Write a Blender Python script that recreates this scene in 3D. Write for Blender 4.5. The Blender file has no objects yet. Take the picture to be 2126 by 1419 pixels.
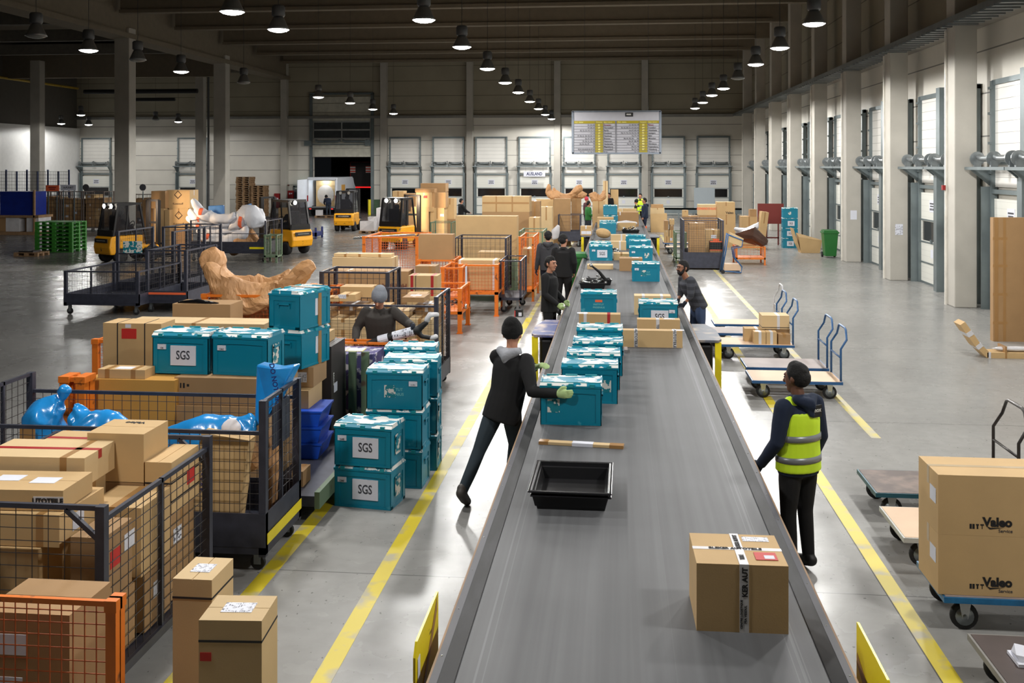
import bpy, math, random
from mathutils import Vector, Matrix, noise
random.seed(7)
PI = math.pi
sc = bpy.context.scene
COL = sc.collection
# ---------------------------------------------------------------- camera, world, exposure, lamps
CH, FPX, HOR = 3.4, 2100.0, 344.0            # eye height, focal length in pixels, horizon row
YAW = math.atan(217 / FPX)
CA, SA = math.cos(YAW), math.sin(YAW)
cam_d = bpy.data.cameras.new('camera'); cam = bpy.data.objects.new('camera', cam_d); COL.objects.link(cam)
cam.location = (0, 0, CH); cam.rotation_euler = (PI/2, 0, YAW)
cam_d.sensor_width = 36; cam_d.lens = FPX * 36 / 2126
cam_d.shift_y = -(709.5 - HOR) / 2126
cam_d.clip_start = .05; cam_d.clip_end = 300
sc.camera = cam
sc.view_settings.view_transform = 'Standard'; sc.view_settings.look = 'None'
sc.view_settings.gamma = 1; sc.view_settings.exposure = 0.0
w = bpy.data.worlds.new('night'); sc.world = w; w.use_nodes = True
w.node_tree.nodes['Background'].inputs[0].default_value = (.30, .33, .38, 1)
w.node_tree.nodes['Background'].inputs[1].default_value = .012
LAMP_W = 720
LAMP_COL = (1.0, .985, .955)

# pixel helpers: a point of the photograph to a place in the hall
def PD(px, Y): return Y / (CA + (px - 1063) / FPX * SA)
def PX(px, Y):
    d = PD(px, Y); return -SA * d + (px - 1063) / FPX * d * CA
def PZ(py, px, Y): return CH - (py - HOR) * PD(px, Y) / FPX
def GP(px, py, z=0.0):
    d = FPX * (CH - z) / (py - HOR); u = (px - 1063) / FPX * d
    return (-SA * d + u * CA, CA * d + u * SA)
def AT(px, py, Y): return Vector((PX(px, Y), Y, PZ(py, px, Y)))

# ---------------------------------------------------------------- materials
def lin(c):
    r = []
    for v in c[:3]:
        v /= 255.0
        r.append(v / 12.92 if v <= .04045 else ((v + .055) / 1.055) ** 2.4)
    return tuple(r) + (1,)
MATS = {}
def M(name, rgb=(128, 128, 128), rough=.6, metal=0, var=.12, scale=4, bump=0, bscale=60, emit=0, alpha=1, coat=0, rnd=0, trans=0):
    if name in MATS: return MATS[name]
    m = bpy.data.materials.new(name); MATS[name] = m; m.use_nodes = True
    nt = m.node_tree; b = nt.nodes['Principled BSDF']; L = nt.links
    b.inputs['Roughness'].default_value = rough; b.inputs['Metallic'].default_value = metal
    c = lin(rgb)
    b.inputs['Base Color'].default_value = c
    if coat: b.inputs['Coat Weight'].default_value = coat
    if trans: b.inputs['Transmission Weight'].default_value = trans
    if alpha < 1: b.inputs['Alpha'].default_value = alpha
    if emit:
        b.inputs['Emission Color'].default_value = c; b.inputs['Emission Strength'].default_value = emit
    tc = nt.nodes.new('ShaderNodeTexCoord')
    if var:
        n = nt.nodes.new('ShaderNodeTexNoise'); n.inputs['Scale'].default_value = scale; n.inputs['Detail'].default_value = 5
        L.new(tc.outputs['Object'], n.inputs['Vector'])
        mp = nt.nodes.new('ShaderNodeMapRange'); mp.inputs['From Min'].default_value = .3; mp.inputs['From Max'].default_value = .7
        mp.inputs['To Min'].default_value = 1 - var; mp.inputs['To Max'].default_value = 1 + var
        L.new(n.outputs['Fac'], mp.inputs['Value'])
        src = mp.outputs['Result']
        if rnd:
            oi = nt.nodes.new('ShaderNodeObjectInfo'); m2 = nt.nodes.new('ShaderNodeMapRange')
            m2.inputs['To Min'].default_value = 1 - rnd; m2.inputs['To Max'].default_value = 1 + rnd
            L.new(oi.outputs['Random'], m2.inputs['Value'])
            mm = nt.nodes.new('ShaderNodeMath'); mm.operation = 'MULTIPLY'
            L.new(src, mm.inputs[0]); L.new(m2.outputs['Result'], mm.inputs[1]); src = mm.outputs[0]
        v = nt.nodes.new('ShaderNodeVectorMath'); v.operation = 'SCALE'
        v.inputs[0].default_value = c[:3]; L.new(src, v.inputs['Scale']); L.new(v.outputs[0], b.inputs['Base Color'])
    if bump:
        n2 = nt.nodes.new('ShaderNodeTexNoise'); n2.inputs['Scale'].default_value = bscale; n2.inputs['Detail'].default_value = 3
        L.new(tc.outputs['Object'], n2.inputs['Vector'])
        bp = nt.nodes.new('ShaderNodeBump'); bp.inputs['Strength'].default_value = bump; bp.inputs['Distance'].default_value = .01
        L.new(n2.outputs['Fac'], bp.inputs['Height']); L.new(bp.outputs[0], b.inputs['Normal'])
    return m
def patchy(name, base, patch, thr=.55, scale=6, rough=.6, sharp=.02, stretch=(1, 1, 1), rnd=True, bump=0):
    """base colour with irregular patches of a second colour (torn stickers, scuffs, worn paint)"""
    if name in MATS: return MATS[name]
    m = bpy.data.materials.new(name); MATS[name] = m; m.use_nodes = True
    nt = m.node_tree; b = nt.nodes['Principled BSDF']; L = nt.links
    b.inputs['Roughness'].default_value = rough
    tc = nt.nodes.new('ShaderNodeTexCoord'); oi = nt.nodes.new('ShaderNodeObjectInfo')
    mpn = nt.nodes.new('ShaderNodeMapping'); mpn.inputs['Scale'].default_value = stretch
    L.new(tc.outputs['Object'], mpn.inputs['Vector'])
    ad = nt.nodes.new('ShaderNodeVectorMath'); ad.operation = 'ADD'
    sc_ = nt.nodes.new('ShaderNodeVectorMath'); sc_.operation = 'SCALE'; sc_.inputs[0].default_value = (31, 17, 11)
    L.new(oi.outputs['Random'], sc_.inputs['Scale']); L.new(mpn.outputs[0], ad.inputs[0]); L.new(sc_.outputs[0], ad.inputs[1])
    n = nt.nodes.new('ShaderNodeTexNoise'); n.inputs['Scale'].default_value = scale; n.inputs['Detail'].default_value = 4
    L.new(ad.outputs[0], n.inputs['Vector'])
    mp = nt.nodes.new('ShaderNodeMapRange'); mp.inputs['From Min'].default_value = thr - sharp; mp.inputs['From Max'].default_value = thr + sharp
    L.new(n.outputs['Fac'], mp.inputs['Value'])
    mx = nt.nodes.new('ShaderNodeMix'); mx.data_type = 'RGBA'
    mx.inputs[6].default_value = lin(base); mx.inputs[7].default_value = lin(patch)
    L.new(mp.outputs['Result'], mx.inputs[0]); L.new(mx.outputs[2], b.inputs['Base Color'])
    return m
def stripes(name, base, line, pitch, width, axis='Z', rough=.6, bump=.6, off=0, var=.06, axis2=None, pitch2=1, width2=.02, rough_var=0):
    """base colour with seams every pitch metres along an axis, in object space"""
    if name in MATS: return MATS[name]
    m = bpy.data.materials.new(name); MATS[name] = m; m.use_nodes = True
    nt = m.node_tree; b = nt.nodes['Principled BSDF']; L = nt.links; b.inputs['Roughness'].default_value = rough
    tc = nt.nodes.new('ShaderNodeTexCoord'); sp = nt.nodes.new('ShaderNodeSeparateXYZ'); L.new(tc.outputs['Object'], sp.inputs[0])
    def line_of(ax, p, wd, o):
        a = nt.nodes.new('ShaderNodeMath'); a.operation = 'ADD'; a.inputs[1].default_value = o + 1000 * p; L.new(sp.outputs[ax], a.inputs[0])
        q = nt.nodes.new('ShaderNodeMath'); q.operation = 'MODULO'; q.inputs[1].default_value = p; L.new(a.outputs[0], q.inputs[0])
        c = nt.nodes.new('ShaderNodeMath'); c.operation = 'LESS_THAN'; c.inputs[1].default_value = wd; L.new(q.outputs[0], c.inputs[0])
        return c.outputs[0]
    f = line_of('XYZ'.index(axis), pitch, width, off)
    if axis2:
        g = line_of('XYZ'.index(axis2), pitch2, width2, 0)
        mxx = nt.nodes.new('ShaderNodeMath'); mxx.operation = 'MAXIMUM'; L.new(f, mxx.inputs[0]); L.new(g, mxx.inputs[1]); f = mxx.outputs[0]
    n = nt.nodes.new('ShaderNodeTexNoise'); n.inputs['Scale'].default_value = .8; n.inputs['Detail'].default_value = 6; L.new(tc.outputs['Object'], n.inputs['Vector'])
    mp = nt.nodes.new('ShaderNodeMapRange'); mp.inputs['From Min'].default_value = .3; mp.inputs['From Max'].default_value = .7
    mp.inputs['To Min'].default_value = 1 - var; mp.inputs['To Max'].default_value = 1 + var; L.new(n.outputs['Fac'], mp.inputs['Value'])
    v = nt.nodes.new('ShaderNodeVectorMath'); v.operation = 'SCALE'; v.inputs[0].default_value = lin(base)[:3]; L.new(mp.outputs['Result'], v.inputs['Scale'])
    mx = nt.nodes.new('ShaderNodeMix'); mx.data_type = 'RGBA'; L.new(f, mx.inputs[0]); L.new(v.outputs[0], mx.inputs[6]); mx.inputs[7].default_value = lin(line)
    L.new(mx.outputs[2], b.inputs['Base Color'])
    return m

# ---------------------------------------------------------------- mesh builder
class MB:
    def __init__(s): s.v = []; s.f = []; s.m = []; s.cur = 0
    def add(s, vs, fs):
        k = len(s.v); s.v += [tuple(p) for p in vs]
        for f in fs: s.f.append([i + k for i in f]); s.m.append(s.cur)
        return s
    def box(s, x0, x1, y0, y1, z0, z1):
        return s.add([(x0,y0,z0),(x1,y0,z0),(x1,y1,z0),(x0,y1,z0),(x0,y0,z1),(x1,y0,z1),(x1,y1,z1),(x0,y1,z1)],
              [(0,3,2,1),(4,5,6,7),(0,1,5,4),(1,2,6,5),(2,3,7,6),(3,0,4,7)])
    def hexa(s, p):   # eight corners: bottom ring then top ring
        return s.add(p, [(0,3,2,1),(4,5,6,7),(0,1,5,4),(1,2,6,5),(2,3,7,6),(3,0,4,7)])
    def bar(s, a, b, w, h=None, up=(0, 0, 1), cap=True):
        a = Vector(a); b = Vector(b); h = h or w; t = (b - a)
        if t.length < 1e-6: return s
        t.normalize(); u = Vector(up)
        if abs(t.dot(u)) > .98: u = Vector((0, 1, 0))
        r = t.cross(u).normalized() * w / 2; q = r.cross(t).normalized() * h / 2
        p = [a-r-q, a+r-q, a+r+q, a-r+q, b-r-q, b+r-q, b+r+q, b-r+q]
        fs = [(0,1,5,4),(1,2,6,5),(2,3,7,6),(3,0,4,7)]
        if cap: fs += [(0,3,2,1),(4,5,6,7)]
        return s.add(p, fs)
    def tube(s, pts, r, seg=8, closed=False, flat=1, side=None):
        P = [Vector(p) for p in pts]; n = len(P)
        R = r if isinstance(r, (list, tuple)) else [r] * n
        rings = []; prev = None
        for i in range(n):
            t = (P[(i+1) % n] - P[i-1]) if closed else (P[min(i+1, n-1)] - P[max(i-1, 0)])
            if t.length < 1e-9: t = Vector((0, 0, 1))
            t.normalize()
            if side is not None: u = Vector(side)
            elif prev is not None: u = prev
            else: u = Vector((1, 0, 0)) if abs(t.x) < .9 else Vector((0, 1, 0))
            u = (u - t * u.dot(t))
            if u.length < 1e-6: u = Vector((0, 1, 0)) - t * t.y
            u.normalize(); prev = u; q = t.cross(u)
            rings.append([P[i] + (u * math.cos(a) + q * math.sin(a) * flat) * R[i] for a in [2*PI*k/seg for k in range(seg)]])
        vs = [p for g in rings for p in g]; fs = []
        for i in range(n if closed else n - 1):
            j = (i + 1) % n
            for k in range(seg):
                l = (k + 1) % seg; fs.append((i*seg+k, i*seg+l, j*seg+l, j*seg+k))
        if not closed:
            fs.append(tuple(reversed(range(seg)))); fs.append(tuple((n-1)*seg + k for k in range(seg)))
        return s.add(vs, fs)
    def cyl(s, a, b, r, r2=None, seg=16): return s.tube([a, b], [r, r if r2 is None else r2], seg)
    def lathe(s, prof, c=(0, 0, 0), seg=20, axis='Z'):
        vs = []; fs = []; n = len(prof)
        for (r, z) in prof:
            for k in range(seg):
                a = 2*PI*k/seg; x, y = r*math.cos(a), r*math.sin(a)
                p = (x, y, z) if axis == 'Z' else ((z, x, y) if axis == 'X' else (x, z, y))
                vs.append((p[0]+c[0], p[1]+c[1], p[2]+c[2]))
        for i in range(n-1):
            for k in range(seg):
                l = (k+1) % seg; fs.append((i*seg+k, i*seg+l, (i+1)*seg+l, (i+1)*seg+k))
        if prof[0][0] > 1e-6: fs.append(tuple(reversed(range(seg))))
        if prof[-1][0] > 1e-6: fs.append(tuple((n-1)*seg+k for k in range(seg)))
        return s.add(vs, fs)
    def prism(s, pts, a0, a1, axis='X'):   # outline in the other two axes, extruded
        n = len(pts); vs = []
        for a in (a0, a1):
            for (p, q) in pts:
                vs.append((a, p, q) if axis == 'X' else ((p, a, q) if axis == 'Y' else (p, q, a)))
        fs = [tuple(reversed(range(n))), tuple(range(n, 2*n))] + [(i, (i+1) % n, n+(i+1) % n, n+i) for i in range(n)]
        return s.add(vs, fs)
    def ball(s, c, r, seg=12, rings=8, sc3=(1, 1, 1)):
        vs = []; fs = []
        for i in range(1, rings):
            t = PI*i/rings
            for k in range(seg):
                a = 2*PI*k/seg
                vs.append((c[0]+r*sc3[0]*math.sin(t)*math.cos(a), c[1]+r*sc3[1]*math.sin(t)*math.sin(a), c[2]+r*sc3[2]*math.cos(t)))
        for i in range(rings-2):
            for k in range(seg):
                l = (k+1) % seg; fs.append((i*seg+k, (i+1)*seg+k, (i+1)*seg+l, i*seg+l))
        n = len(vs); vs.append((c[0], c[1], c[2]+r*sc3[2])); vs.append((c[0], c[1], c[2]-r*sc3[2]))
        for k in range(seg):
            l = (k+1) % seg; fs.append((n, k, l)); fs.append((n+1, (rings-2)*seg+l, (rings-2)*seg+k))
        return s.add(vs, fs)
    def limb(s, pts, rad, flat=1, side=None, seg=12):   # closed tapered tube with round ends
        P = [Vector(p) for p in pts]; R = list(rad); Q = []; RR = []
        t0 = (P[0]-P[1]).normalized(); t1 = (P[-1]-P[-2]).normalized()
        fl = flat
        for a in (80, 55, 28):
            Q.append(P[0] + t0*R[0]*math.sin(math.radians(a))*min(1, fl if fl < 1 else 1)); RR.append(R[0]*math.cos(math.radians(a)))
        Q += P; RR += R
        for a in (28, 55, 80):
            Q.append(P[-1] + t1*R[-1]*math.sin(math.radians(a))*min(1, fl if fl < 1 else 1)); RR.append(R[-1]*math.cos(math.radians(a)))
        return s.tube(Q, RR, seg, False, flat, side)
    def crumple(s, amt, freq=6, seed=0):
        o = Vector((seed*3.1, seed*1.7, seed))
        s.v = [tuple(Vector(p) + noise.noise_vector(Vector(p)*freq + o)*amt) for p in s.v]; return s
    def mesh(s, name, mats, smooth=False):
        me = bpy.data.meshes.new(name); me.from_pydata(s.v, [], s.f)
        mats = mats if isinstance(mats, (list, tuple)) else [mats]
        for m in mats: me.materials.append(m)
        if len(mats) > 1: me.polygons.foreach_set('material_index', s.m)
        if smooth: me.polygons.foreach_set('use_smooth', [True]*len(me.polygons))
        me.update(); return me
    def build(s, name, mats, parent=None, smooth=False, bevel=0, voxel=0, sm=4, sub=0, label=None, loc=None, rot=None):
        o = bpy.data.objects.new(name, s.mesh(name, mats, smooth)); COL.objects.link(o)
        if parent: o.parent = parent
        if loc is not None: o.location = loc
        if rot is not None: o.rotation_euler = rot
        if voxel:
            r = o.modifiers.new('remesh', 'REMESH'); r.mode = 'VOXEL'; r.voxel_size = voxel; r.use_smooth_shade = True
            if sm:
                q = o.modifiers.new('smooth', 'SMOOTH'); q.iterations = sm; q.factor = .5
        if sub:
            q = o.modifiers.new('sub', 'SUBSURF'); q.levels = sub; q.render_levels = sub
        if bevel:
            q = o.modifiers.new('bevel', 'BEVEL'); q.width = bevel; q.segments = 2; q.limit_method = 'ANGLE'; q.angle_limit = .6
        if label: o['label'] = label
        return o
def tag(o, label, cat, group=None, kind=None):
    if label: o['label'] = label
    if cat: o['category'] = cat
    if group: o['group'] = group
    if kind: o['kind'] = kind
    return o
def thing(name, label, cat, loc=(0, 0, 0), rz=0, group=None, rot=None):
    o = bpy.data.objects.new(name, None); COL.objects.link(o); o.empty_display_size = .1
    o.location = loc; o.rotation_euler = rot or (0, 0, rz)
    return tag(o, label, cat, group)
def struct(name, mb, m, **k):
    o = mb.build(name, m, **k)
    if o.parent is None: o['kind'] = 'structure'
    return o
def copy_tree(o, parent=None):
    c = o.copy(); COL.objects.link(c)
    c.parent = parent
    for ch in list(o.children): copy_tree(ch, c)
    return c
TXT = {}
def text(s, size, mat, parent, loc, rot=(PI/2, 0, 0), sx=1.0, bold=.0, name='lettering', align='CENTER', ext=.0008):
    key = (s, size, bold, align, sx, mat.name)
    if key not in TXT:
        cu = bpy.data.curves.new('t', 'FONT'); cu.body = s; cu.size = size; cu.align_x = align; cu.align_y = 'CENTER'
        cu.extrude = ext; cu.offset = bold * size; cu.resolution_u = 3
        ob = bpy.data.objects.new('t', cu); COL.objects.link(ob)
        bpy.context.view_layer.update()
        dg = bpy.context.evaluated_depsgraph_get()
        me = bpy.data.meshes.new_from_object(ob.evaluated_get(dg)); me.name = 'lettering'
        me.materials.clear(); me.materials.append(mat)
        if sx != 1: me.transform(Matrix.Diagonal((sx, 1, 1, 1)))
        bpy.data.objects.remove(ob); TXT[key] = me
    o = bpy.data.objects.new(name, TXT[key]); COL.objects.link(o); o.parent = parent; o.location = loc; o.rotation_euler = rot
    return o

# ---------------------------------------------------------------- shared materials
CARD = {
 'tan':   M('cardboard tan', (192, 160, 113), .8, var=.05, scale=3, bump=.04, bscale=120, rnd=.07),
 'pale':  M('cardboard pale', (200, 173, 130), .8, var=.05, scale=3, bump=.04, bscale=120, rnd=.06),
 'brown': M('cardboard brown', (160, 126, 86), .8, var=.06, scale=3, bump=.04, bscale=120, rnd=.08),
 'gold':  M('cardboard golden', (196, 146, 68), .75, var=.05, scale=3, bump=.1, bscale=90),
 'dark':  M('cardboard dark printed', (42, 38, 38), .5, var=.05),
 'purple': patchy('cardboard purple printed', (84, 78, 130), (210, 205, 215), .56, 9, .6),
}
TAPE = M('brown parcel tape', (160, 120, 72), .35, var=.05)
TAPEW = M('white printed tape', (205, 203, 205), .4, var=.05)
TAPEC = M('clear glossy tape', (196, 176, 146), .15, var=.05)
REDTAPE = M('red parcel tape', (165, 40, 42), .35, var=.06)
STRAP = M('black strapping band', (30, 30, 34), .5, var=0)
INK = M('black print', (26, 25, 26), .8, var=0)
INKG = M('grey print', (70, 70, 74), .8, var=0)
REDST = M('red document pouch', (190, 40, 34), .6, var=.1)
ORST = M('orange sticker', (236, 104, 60), .6, var=.04)
PAPER = M('white paper label', (214, 216, 226), .7, var=.03)
def barcode_mat():
    m = bpy.data.materials.new('shipping label print'); m.use_nodes = True; nt = m.node_tree; b = nt.nodes['Principled BSDF']; L = nt.links
    tc = nt.nodes.new('ShaderNodeTexCoord'); sp = nt.nodes.new('ShaderNodeSeparateXYZ'); L.new(tc.outputs['Generated'], sp.inputs[0])
    wv = nt.nodes.new('ShaderNodeTexNoise'); wv.inputs['Scale'].default_value = 28; wv.noise_dimensions = '1D'; L.new(sp.outputs[0], wv.inputs['W'])
    g = nt.nodes.new('ShaderNodeMath'); g.operation = 'GREATER_THAN'; g.inputs[1].default_value = .5; L.new(wv.outputs['Fac'], g.inputs[0])
    n3 = nt.nodes.new('ShaderNodeTexNoise'); n3.inputs['Scale'].default_value = 5; L.new(tc.outputs['Generated'], n3.inputs['Vector'])
    g2 = nt.nodes.new('ShaderNodeMath'); g2.operation = 'GREATER_THAN'; g2.inputs[1].default_value = .54; L.new(n3.outputs['Fac'], g2.inputs[0])
    a = nt.nodes.new('ShaderNodeMath'); a.operation = 'MULTIPLY'; L.new(g.outputs[0], a.inputs[0]); L.new(g2.outputs[0], a.inputs[1])
    mx = nt.nodes.new('ShaderNodeMix'); mx.data_type = 'RGBA'; mx.inputs[6].default_value = lin((214, 216, 226)); mx.inputs[7].default_value = lin((90, 90, 100))
    L.new(a.outputs[0], mx.inputs[0]); L.new(mx.outputs[2], b.inputs['Base Color']); b.inputs['Roughness'].default_value = .6
    return m
SHIP = barcode_mat()
GREYCAGE = M('dark grey cage paint', (58, 60, 72), .45, .3, var=.2, scale=8)
WIREG = M('grey cage wire', (74, 72, 74), .4, .5, var=.1)
ORANGE = patchy('worn orange paint', (222, 116, 28), (120, 66, 30), .66, 9, .5, .04)
WIREO = M('orange wire', (196, 96, 40), .5, .1, var=.2, scale=20)
GREENP = patchy('worn pale green paint', (98, 118, 92), (90, 74, 58), .64, 7, .6, .05)
STEEL = M('galvanised steel', (140, 146, 148), .35, .7, var=.12, scale=3)
STEELD = M('weathered galvanised steel', (112, 122, 124), .45, .4, var=.15, scale=2)
CHROME = M('bright zinc', (190, 192, 190), .25, .9, var=.1)
RUBBER = M('black rubber', (26, 26, 27), .7, var=.1)
TEAL = patchy('teal crate plastic', (0, 124, 150), (84, 166, 182), .72, 5, .38, .05)
TEALLID = patchy('teal crate lid with torn paper residue', (4, 126, 152), (226, 226, 222), .49, 6, .5, .01, (1, 1.3, .2))
BLACKP = M('black tray plastic', (24, 24, 26), .38, var=.15)
WOOD = M('plywood', (206, 176, 146), .6, var=.08, scale=2)
WOODG = M('worn grey plywood', (142, 130, 126), .6, var=.12, scale=3)
PALLET = M('pallet wood', (142, 112, 80), .85, var=.2, scale=6, rnd=.1)
BLUEM = M('blue painted steel', (48, 92, 140), .4, .2, var=.12)
TEALM = M('blue-green painted steel', (36, 84, 98), .45, .2, var=.2)
YEL = M('yellow paint', (232, 212, 20), .45, var=.06)
BLK = M('matt black', (18, 18, 19), .6, var=.1)
KRAFT = M('kraft wrapping paper', (176, 132, 88), .6, var=.12, scale=3, bump=.5, bscale=14)
FOAM = M('white foam wrap', (206, 208, 214), .45, var=.06, bump=.3, bscale=20)
BLUEF = M('blue film', (72, 116, 168), .25, var=.15)
BAG = M('blue plastic bag', (36, 140, 212), .22, var=.12, scale=5, bump=.4, bscale=9, coat=.3)
WHITEF = M('white stretch film', (206, 204, 206), .2, var=.1, bump=.5, bscale=30)
GREENBIN = M('green bin plastic', (34, 104, 44), .4, var=.08)
BLUEC = M('blue crate plastic', (22, 84, 208), .35, var=.06)
def glass_mat():
    m = bpy.data.materials.new('door glazing'); m.use_nodes = True; b = m.node_tree.nodes['Principled BSDF']
    b.inputs['Base Color'].default_value = (.012, .012, .013, 1); b.inputs['Roughness'].default_value = .08; return m
GLASS = glass_mat()
# ================================================================ the hall
YB, XR, XL = 70.2, 8.04, -39.2
ZLEDGE = 6.8
def floor_mat():
    m = bpy.data.materials.new('polished concrete'); m.use_nodes = True; nt = m.node_tree; b = nt.nodes['Principled BSDF']; L = nt.links
    tc = nt.nodes.new('ShaderNodeTexCoord'); sp = nt.nodes.new('ShaderNodeSeparateXYZ'); L.new(tc.outputs['Object'], sp.inputs[0])
    def noi(scale, det, st=(1, 1, 1)):
        mp = nt.nodes.new('ShaderNodeMapping'); mp.inputs['Scale'].default_value = st; L.new(tc.outputs['Object'], mp.inputs[0])
        n = nt.nodes.new('ShaderNodeTexNoise'); n.inputs['Scale'].default_value = scale; n.inputs['Detail'].default_value = det; L.new(mp.outputs[0], n.inputs['Vector']); return n.outputs['Fac']
    def rng(f, a, b_, c, d):
        r = nt.nodes.new('ShaderNodeMapRange'); r.inputs['From Min'].default_value = a; r.inputs['From Max'].default_value = b_
        r.inputs['To Min'].default_value = c; r.inputs['To Max'].default_value = d; L.new(f, r.inputs['Value']); return r.outputs['Result']
    def mth(op, a, b_):
        q = nt.nodes.new('ShaderNodeMath'); q.operation = op
        for i, v in enumerate((a, b_)):
            if isinstance(v, (int, float)): q.inputs[i].default_value = v
            else: L.new(v, q.inputs[i])
        return q.outputs[0]
    big = rng(noi(.35, 6), .3, .7, .86, 1.12); fine = rng(noi(7, 5), .3, .7, .94, 1.06)
    chips = rng(noi(26, 2, (1, .6, 1)), .70, .72, 1, .45)
    fac = mth('MULTIPLY', mth('MULTIPLY', big, fine), chips)
    slab = rng(mth('ADD', sp.outputs[0], mth('MULTIPLY', noi(.5, 4), 3.0)), -8.5, -4.6, .5, 1)      # dimness of the left hall painted into the concrete colour, ragged edge
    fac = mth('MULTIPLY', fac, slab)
    # construction joints
    def joint(o, off, pitch, wd):
        a = mth('ADD', o, off + 1000*pitch); q = mth('MODULO', a, pitch); return mth('LESS_THAN', q, wd)
    j = mth('MAXIMUM', joint(sp.outputs[1], -8.25, 5.55, .012), joint(sp.outputs[0], -2.125, 6.2, .010))
    fac = mth('MULTIPLY', fac, rng(j, 0, 1, 1, .35))
    v = nt.nodes.new('ShaderNodeVectorMath'); v.operation = 'SCALE'; v.inputs[0].default_value = lin((148, 147, 144))[:3]; L.new(fac, v.inputs['Scale'])
    L.new(v.outputs[0], b.inputs['Base Color'])
    L.new(rng(noi(1.3, 6), .3, .7, .2, .32), b.inputs['Roughness'])
    b.inputs['Specular IOR Level'].default_value = .08
    bp = nt.nodes.new('ShaderNodeBump'); bp.inputs['Strength'].default_value = .04; bp.inputs['Distance'].default_value = .05; L.new(noi(3, 4), bp.inputs['Height']); L.new(bp.outputs[0], b.inputs['Normal'])
    return m
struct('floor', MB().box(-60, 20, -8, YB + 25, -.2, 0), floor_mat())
PANEL = stripes('white ribbed wall panels', (214, 210, 200), (120, 118, 112), 1.05, .035, 'Z', .45, off=.1, axis2=None)
PANELF = stripes('white ribbed wall lining', (226, 224, 218), (150, 148, 143), .26, .012, 'Z', .4)
CONC = M('painted concrete column', (178, 174, 165), .75, var=.07, scale=1.5, bump=.1, bscale=30)
CEIL = M('concrete roof slab', (110, 100, 86), .9, var=.08)
BEAMM = M('concrete beams', (124, 114, 98), .85, var=.06)
# left wall, white lining below
struct('wall_left', MB().box(XL - .4, XL, -8, YB, 0, 11.6), M('dark wall panels', (96, 92, 86), .7, var=.05))
struct('trim_1', MB().box(XL, XL + .25, 40, YB - .02, 0, 6.1), M('white lining', (226, 226, 224), .5, var=.03))
# right wall above the docks and behind them
PANELUP = stripes('darker beige upper wall panels', (158, 151, 132), (96, 92, 82), 1.05, .035, 'Z', .6, off=.1)  # same ribs as below the ledge, in a darker beige
struct('wall_right', MB().box(8.95, 9.3, -8, YB, 0, ZLEDGE), PANEL)
struct('wall_right_upper', MB().box(8.95, 9.3, -8, YB, ZLEDGE, 11.6), PANELUP)
# back wall pieces: openings for the big roller door and the docks are real recesses
bx0, bx1 = PX(650, YB), PX(771, YB); BZ = PZ(326, 700, YB)
bw = MB().box(XL, bx0, YB, YB + .35, 0, ZLEDGE).box(bx1, 9.3, YB, YB + .35, 0, ZLEDGE).box(bx0, bx1, YB, YB + .35, BZ, ZLEDGE)
struct('wall_back', bw, PANEL)
struct('wall_back_upper', MB().box(XL, 9.3, YB, YB + .35, ZLEDGE, 11.6), PANELUP)
struct('wall_yard', MB().box(bx0 - 5, bx1 + 5, YB + 22, YB + 22.3, 0, 9), M('night yard wall', (22, 20, 20), .9))
struct('ceiling', MB().box(XL, 9.3, -8, YB + .3, 11.6, 11.8), CEIL)
# ledge with cable tray that runs round the hall
lg = MB().box(7.95, 8.95, -8, YB, ZLEDGE, ZLEDGE + .05)
struct('trim_2', lg, M('ledge sheet', (150, 146, 138), .6))
ld = MB().box(7.86, 7.95, -8, YB - .3, ZLEDGE - .02, ZLEDGE + .13)
for i in range(170): ld.box(7.80, 8.5, -2 + i*.42, -1.86 + i*.42, ZLEDGE - .07, ZLEDGE - .02)
struct('trim_3', ld, STEEL)
struct('trim_4', MB().box(XL, 7.9, YB - .32, YB - .02, ZLEDGE - .06, ZLEDGE + .12), M('back ledge steel', (150, 150, 146), .35, .5, var=.08))
# roof: cross beams and the long girder on the left columns
ZB = 10.5
bl = [6, 17.0, 28.0, 39.3, 45.0, 50.9, 57.4, 63.0, 68.2]
for i, yy in enumerate(bl):
    b_ = MB().box(-23.0, 8.95, yy, yy + .35, ZB, 11.6).box(-23.0, 7.6, yy - .12, yy, ZB, ZB + .16)
    struct('ceiling_beam', b_, BEAMM)['label'] = None
    MB_ = MB().box(-21.5, 5.8, yy + .9, yy + 1.15, 10.95, 11.1)
    struct('ceiling_rail', MB_, M('dark service rail', (26, 24, 22), .8))
for o in [o for o in COL.objects if o.name.startswith(('ceiling_beam', 'ceiling_rail'))]:
    if 'label' in o: del o['label']
struct('trim_5', MB().box(-24.1, -23.3, -8, YB, 9.55, 11.6).box(-24.25, -23.15, -8, YB, 9.5, 9.75), BEAMM)
for i in range(9):
    struct('ceiling_beam', MB().box(XL, -24.1, 20 + i*6, 20.3 + i*6, 9.9, 10.5), M('pale purlins', (110, 106, 98), .8))
struct('trim_6', MB().box(XL, -24.2, YB - 9, YB - 8.6, 9.0, 10.6).box(XL, -24.2, YB - 8.6, YB - .1, 10.4, 10.6), BEAMM)
# left hall columns
def column(px, Y, wd, dp, ztop, X=None, n=[0]):
    n[0] += 1
    x = PX(px, Y) if X is None else X
    o = MB().box(x, x + wd, Y, Y + dp, 0, ztop).build('column', CONC, bevel=.03)
    o['kind'] = 'structure'; return o
column(237, 46.2, .75, .7, 10, )
column(443, 58.2, .75, .7, 10)
column(405, 62.5, .55, .5, 10)
column(62, 60, .65, .6, 10)
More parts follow.
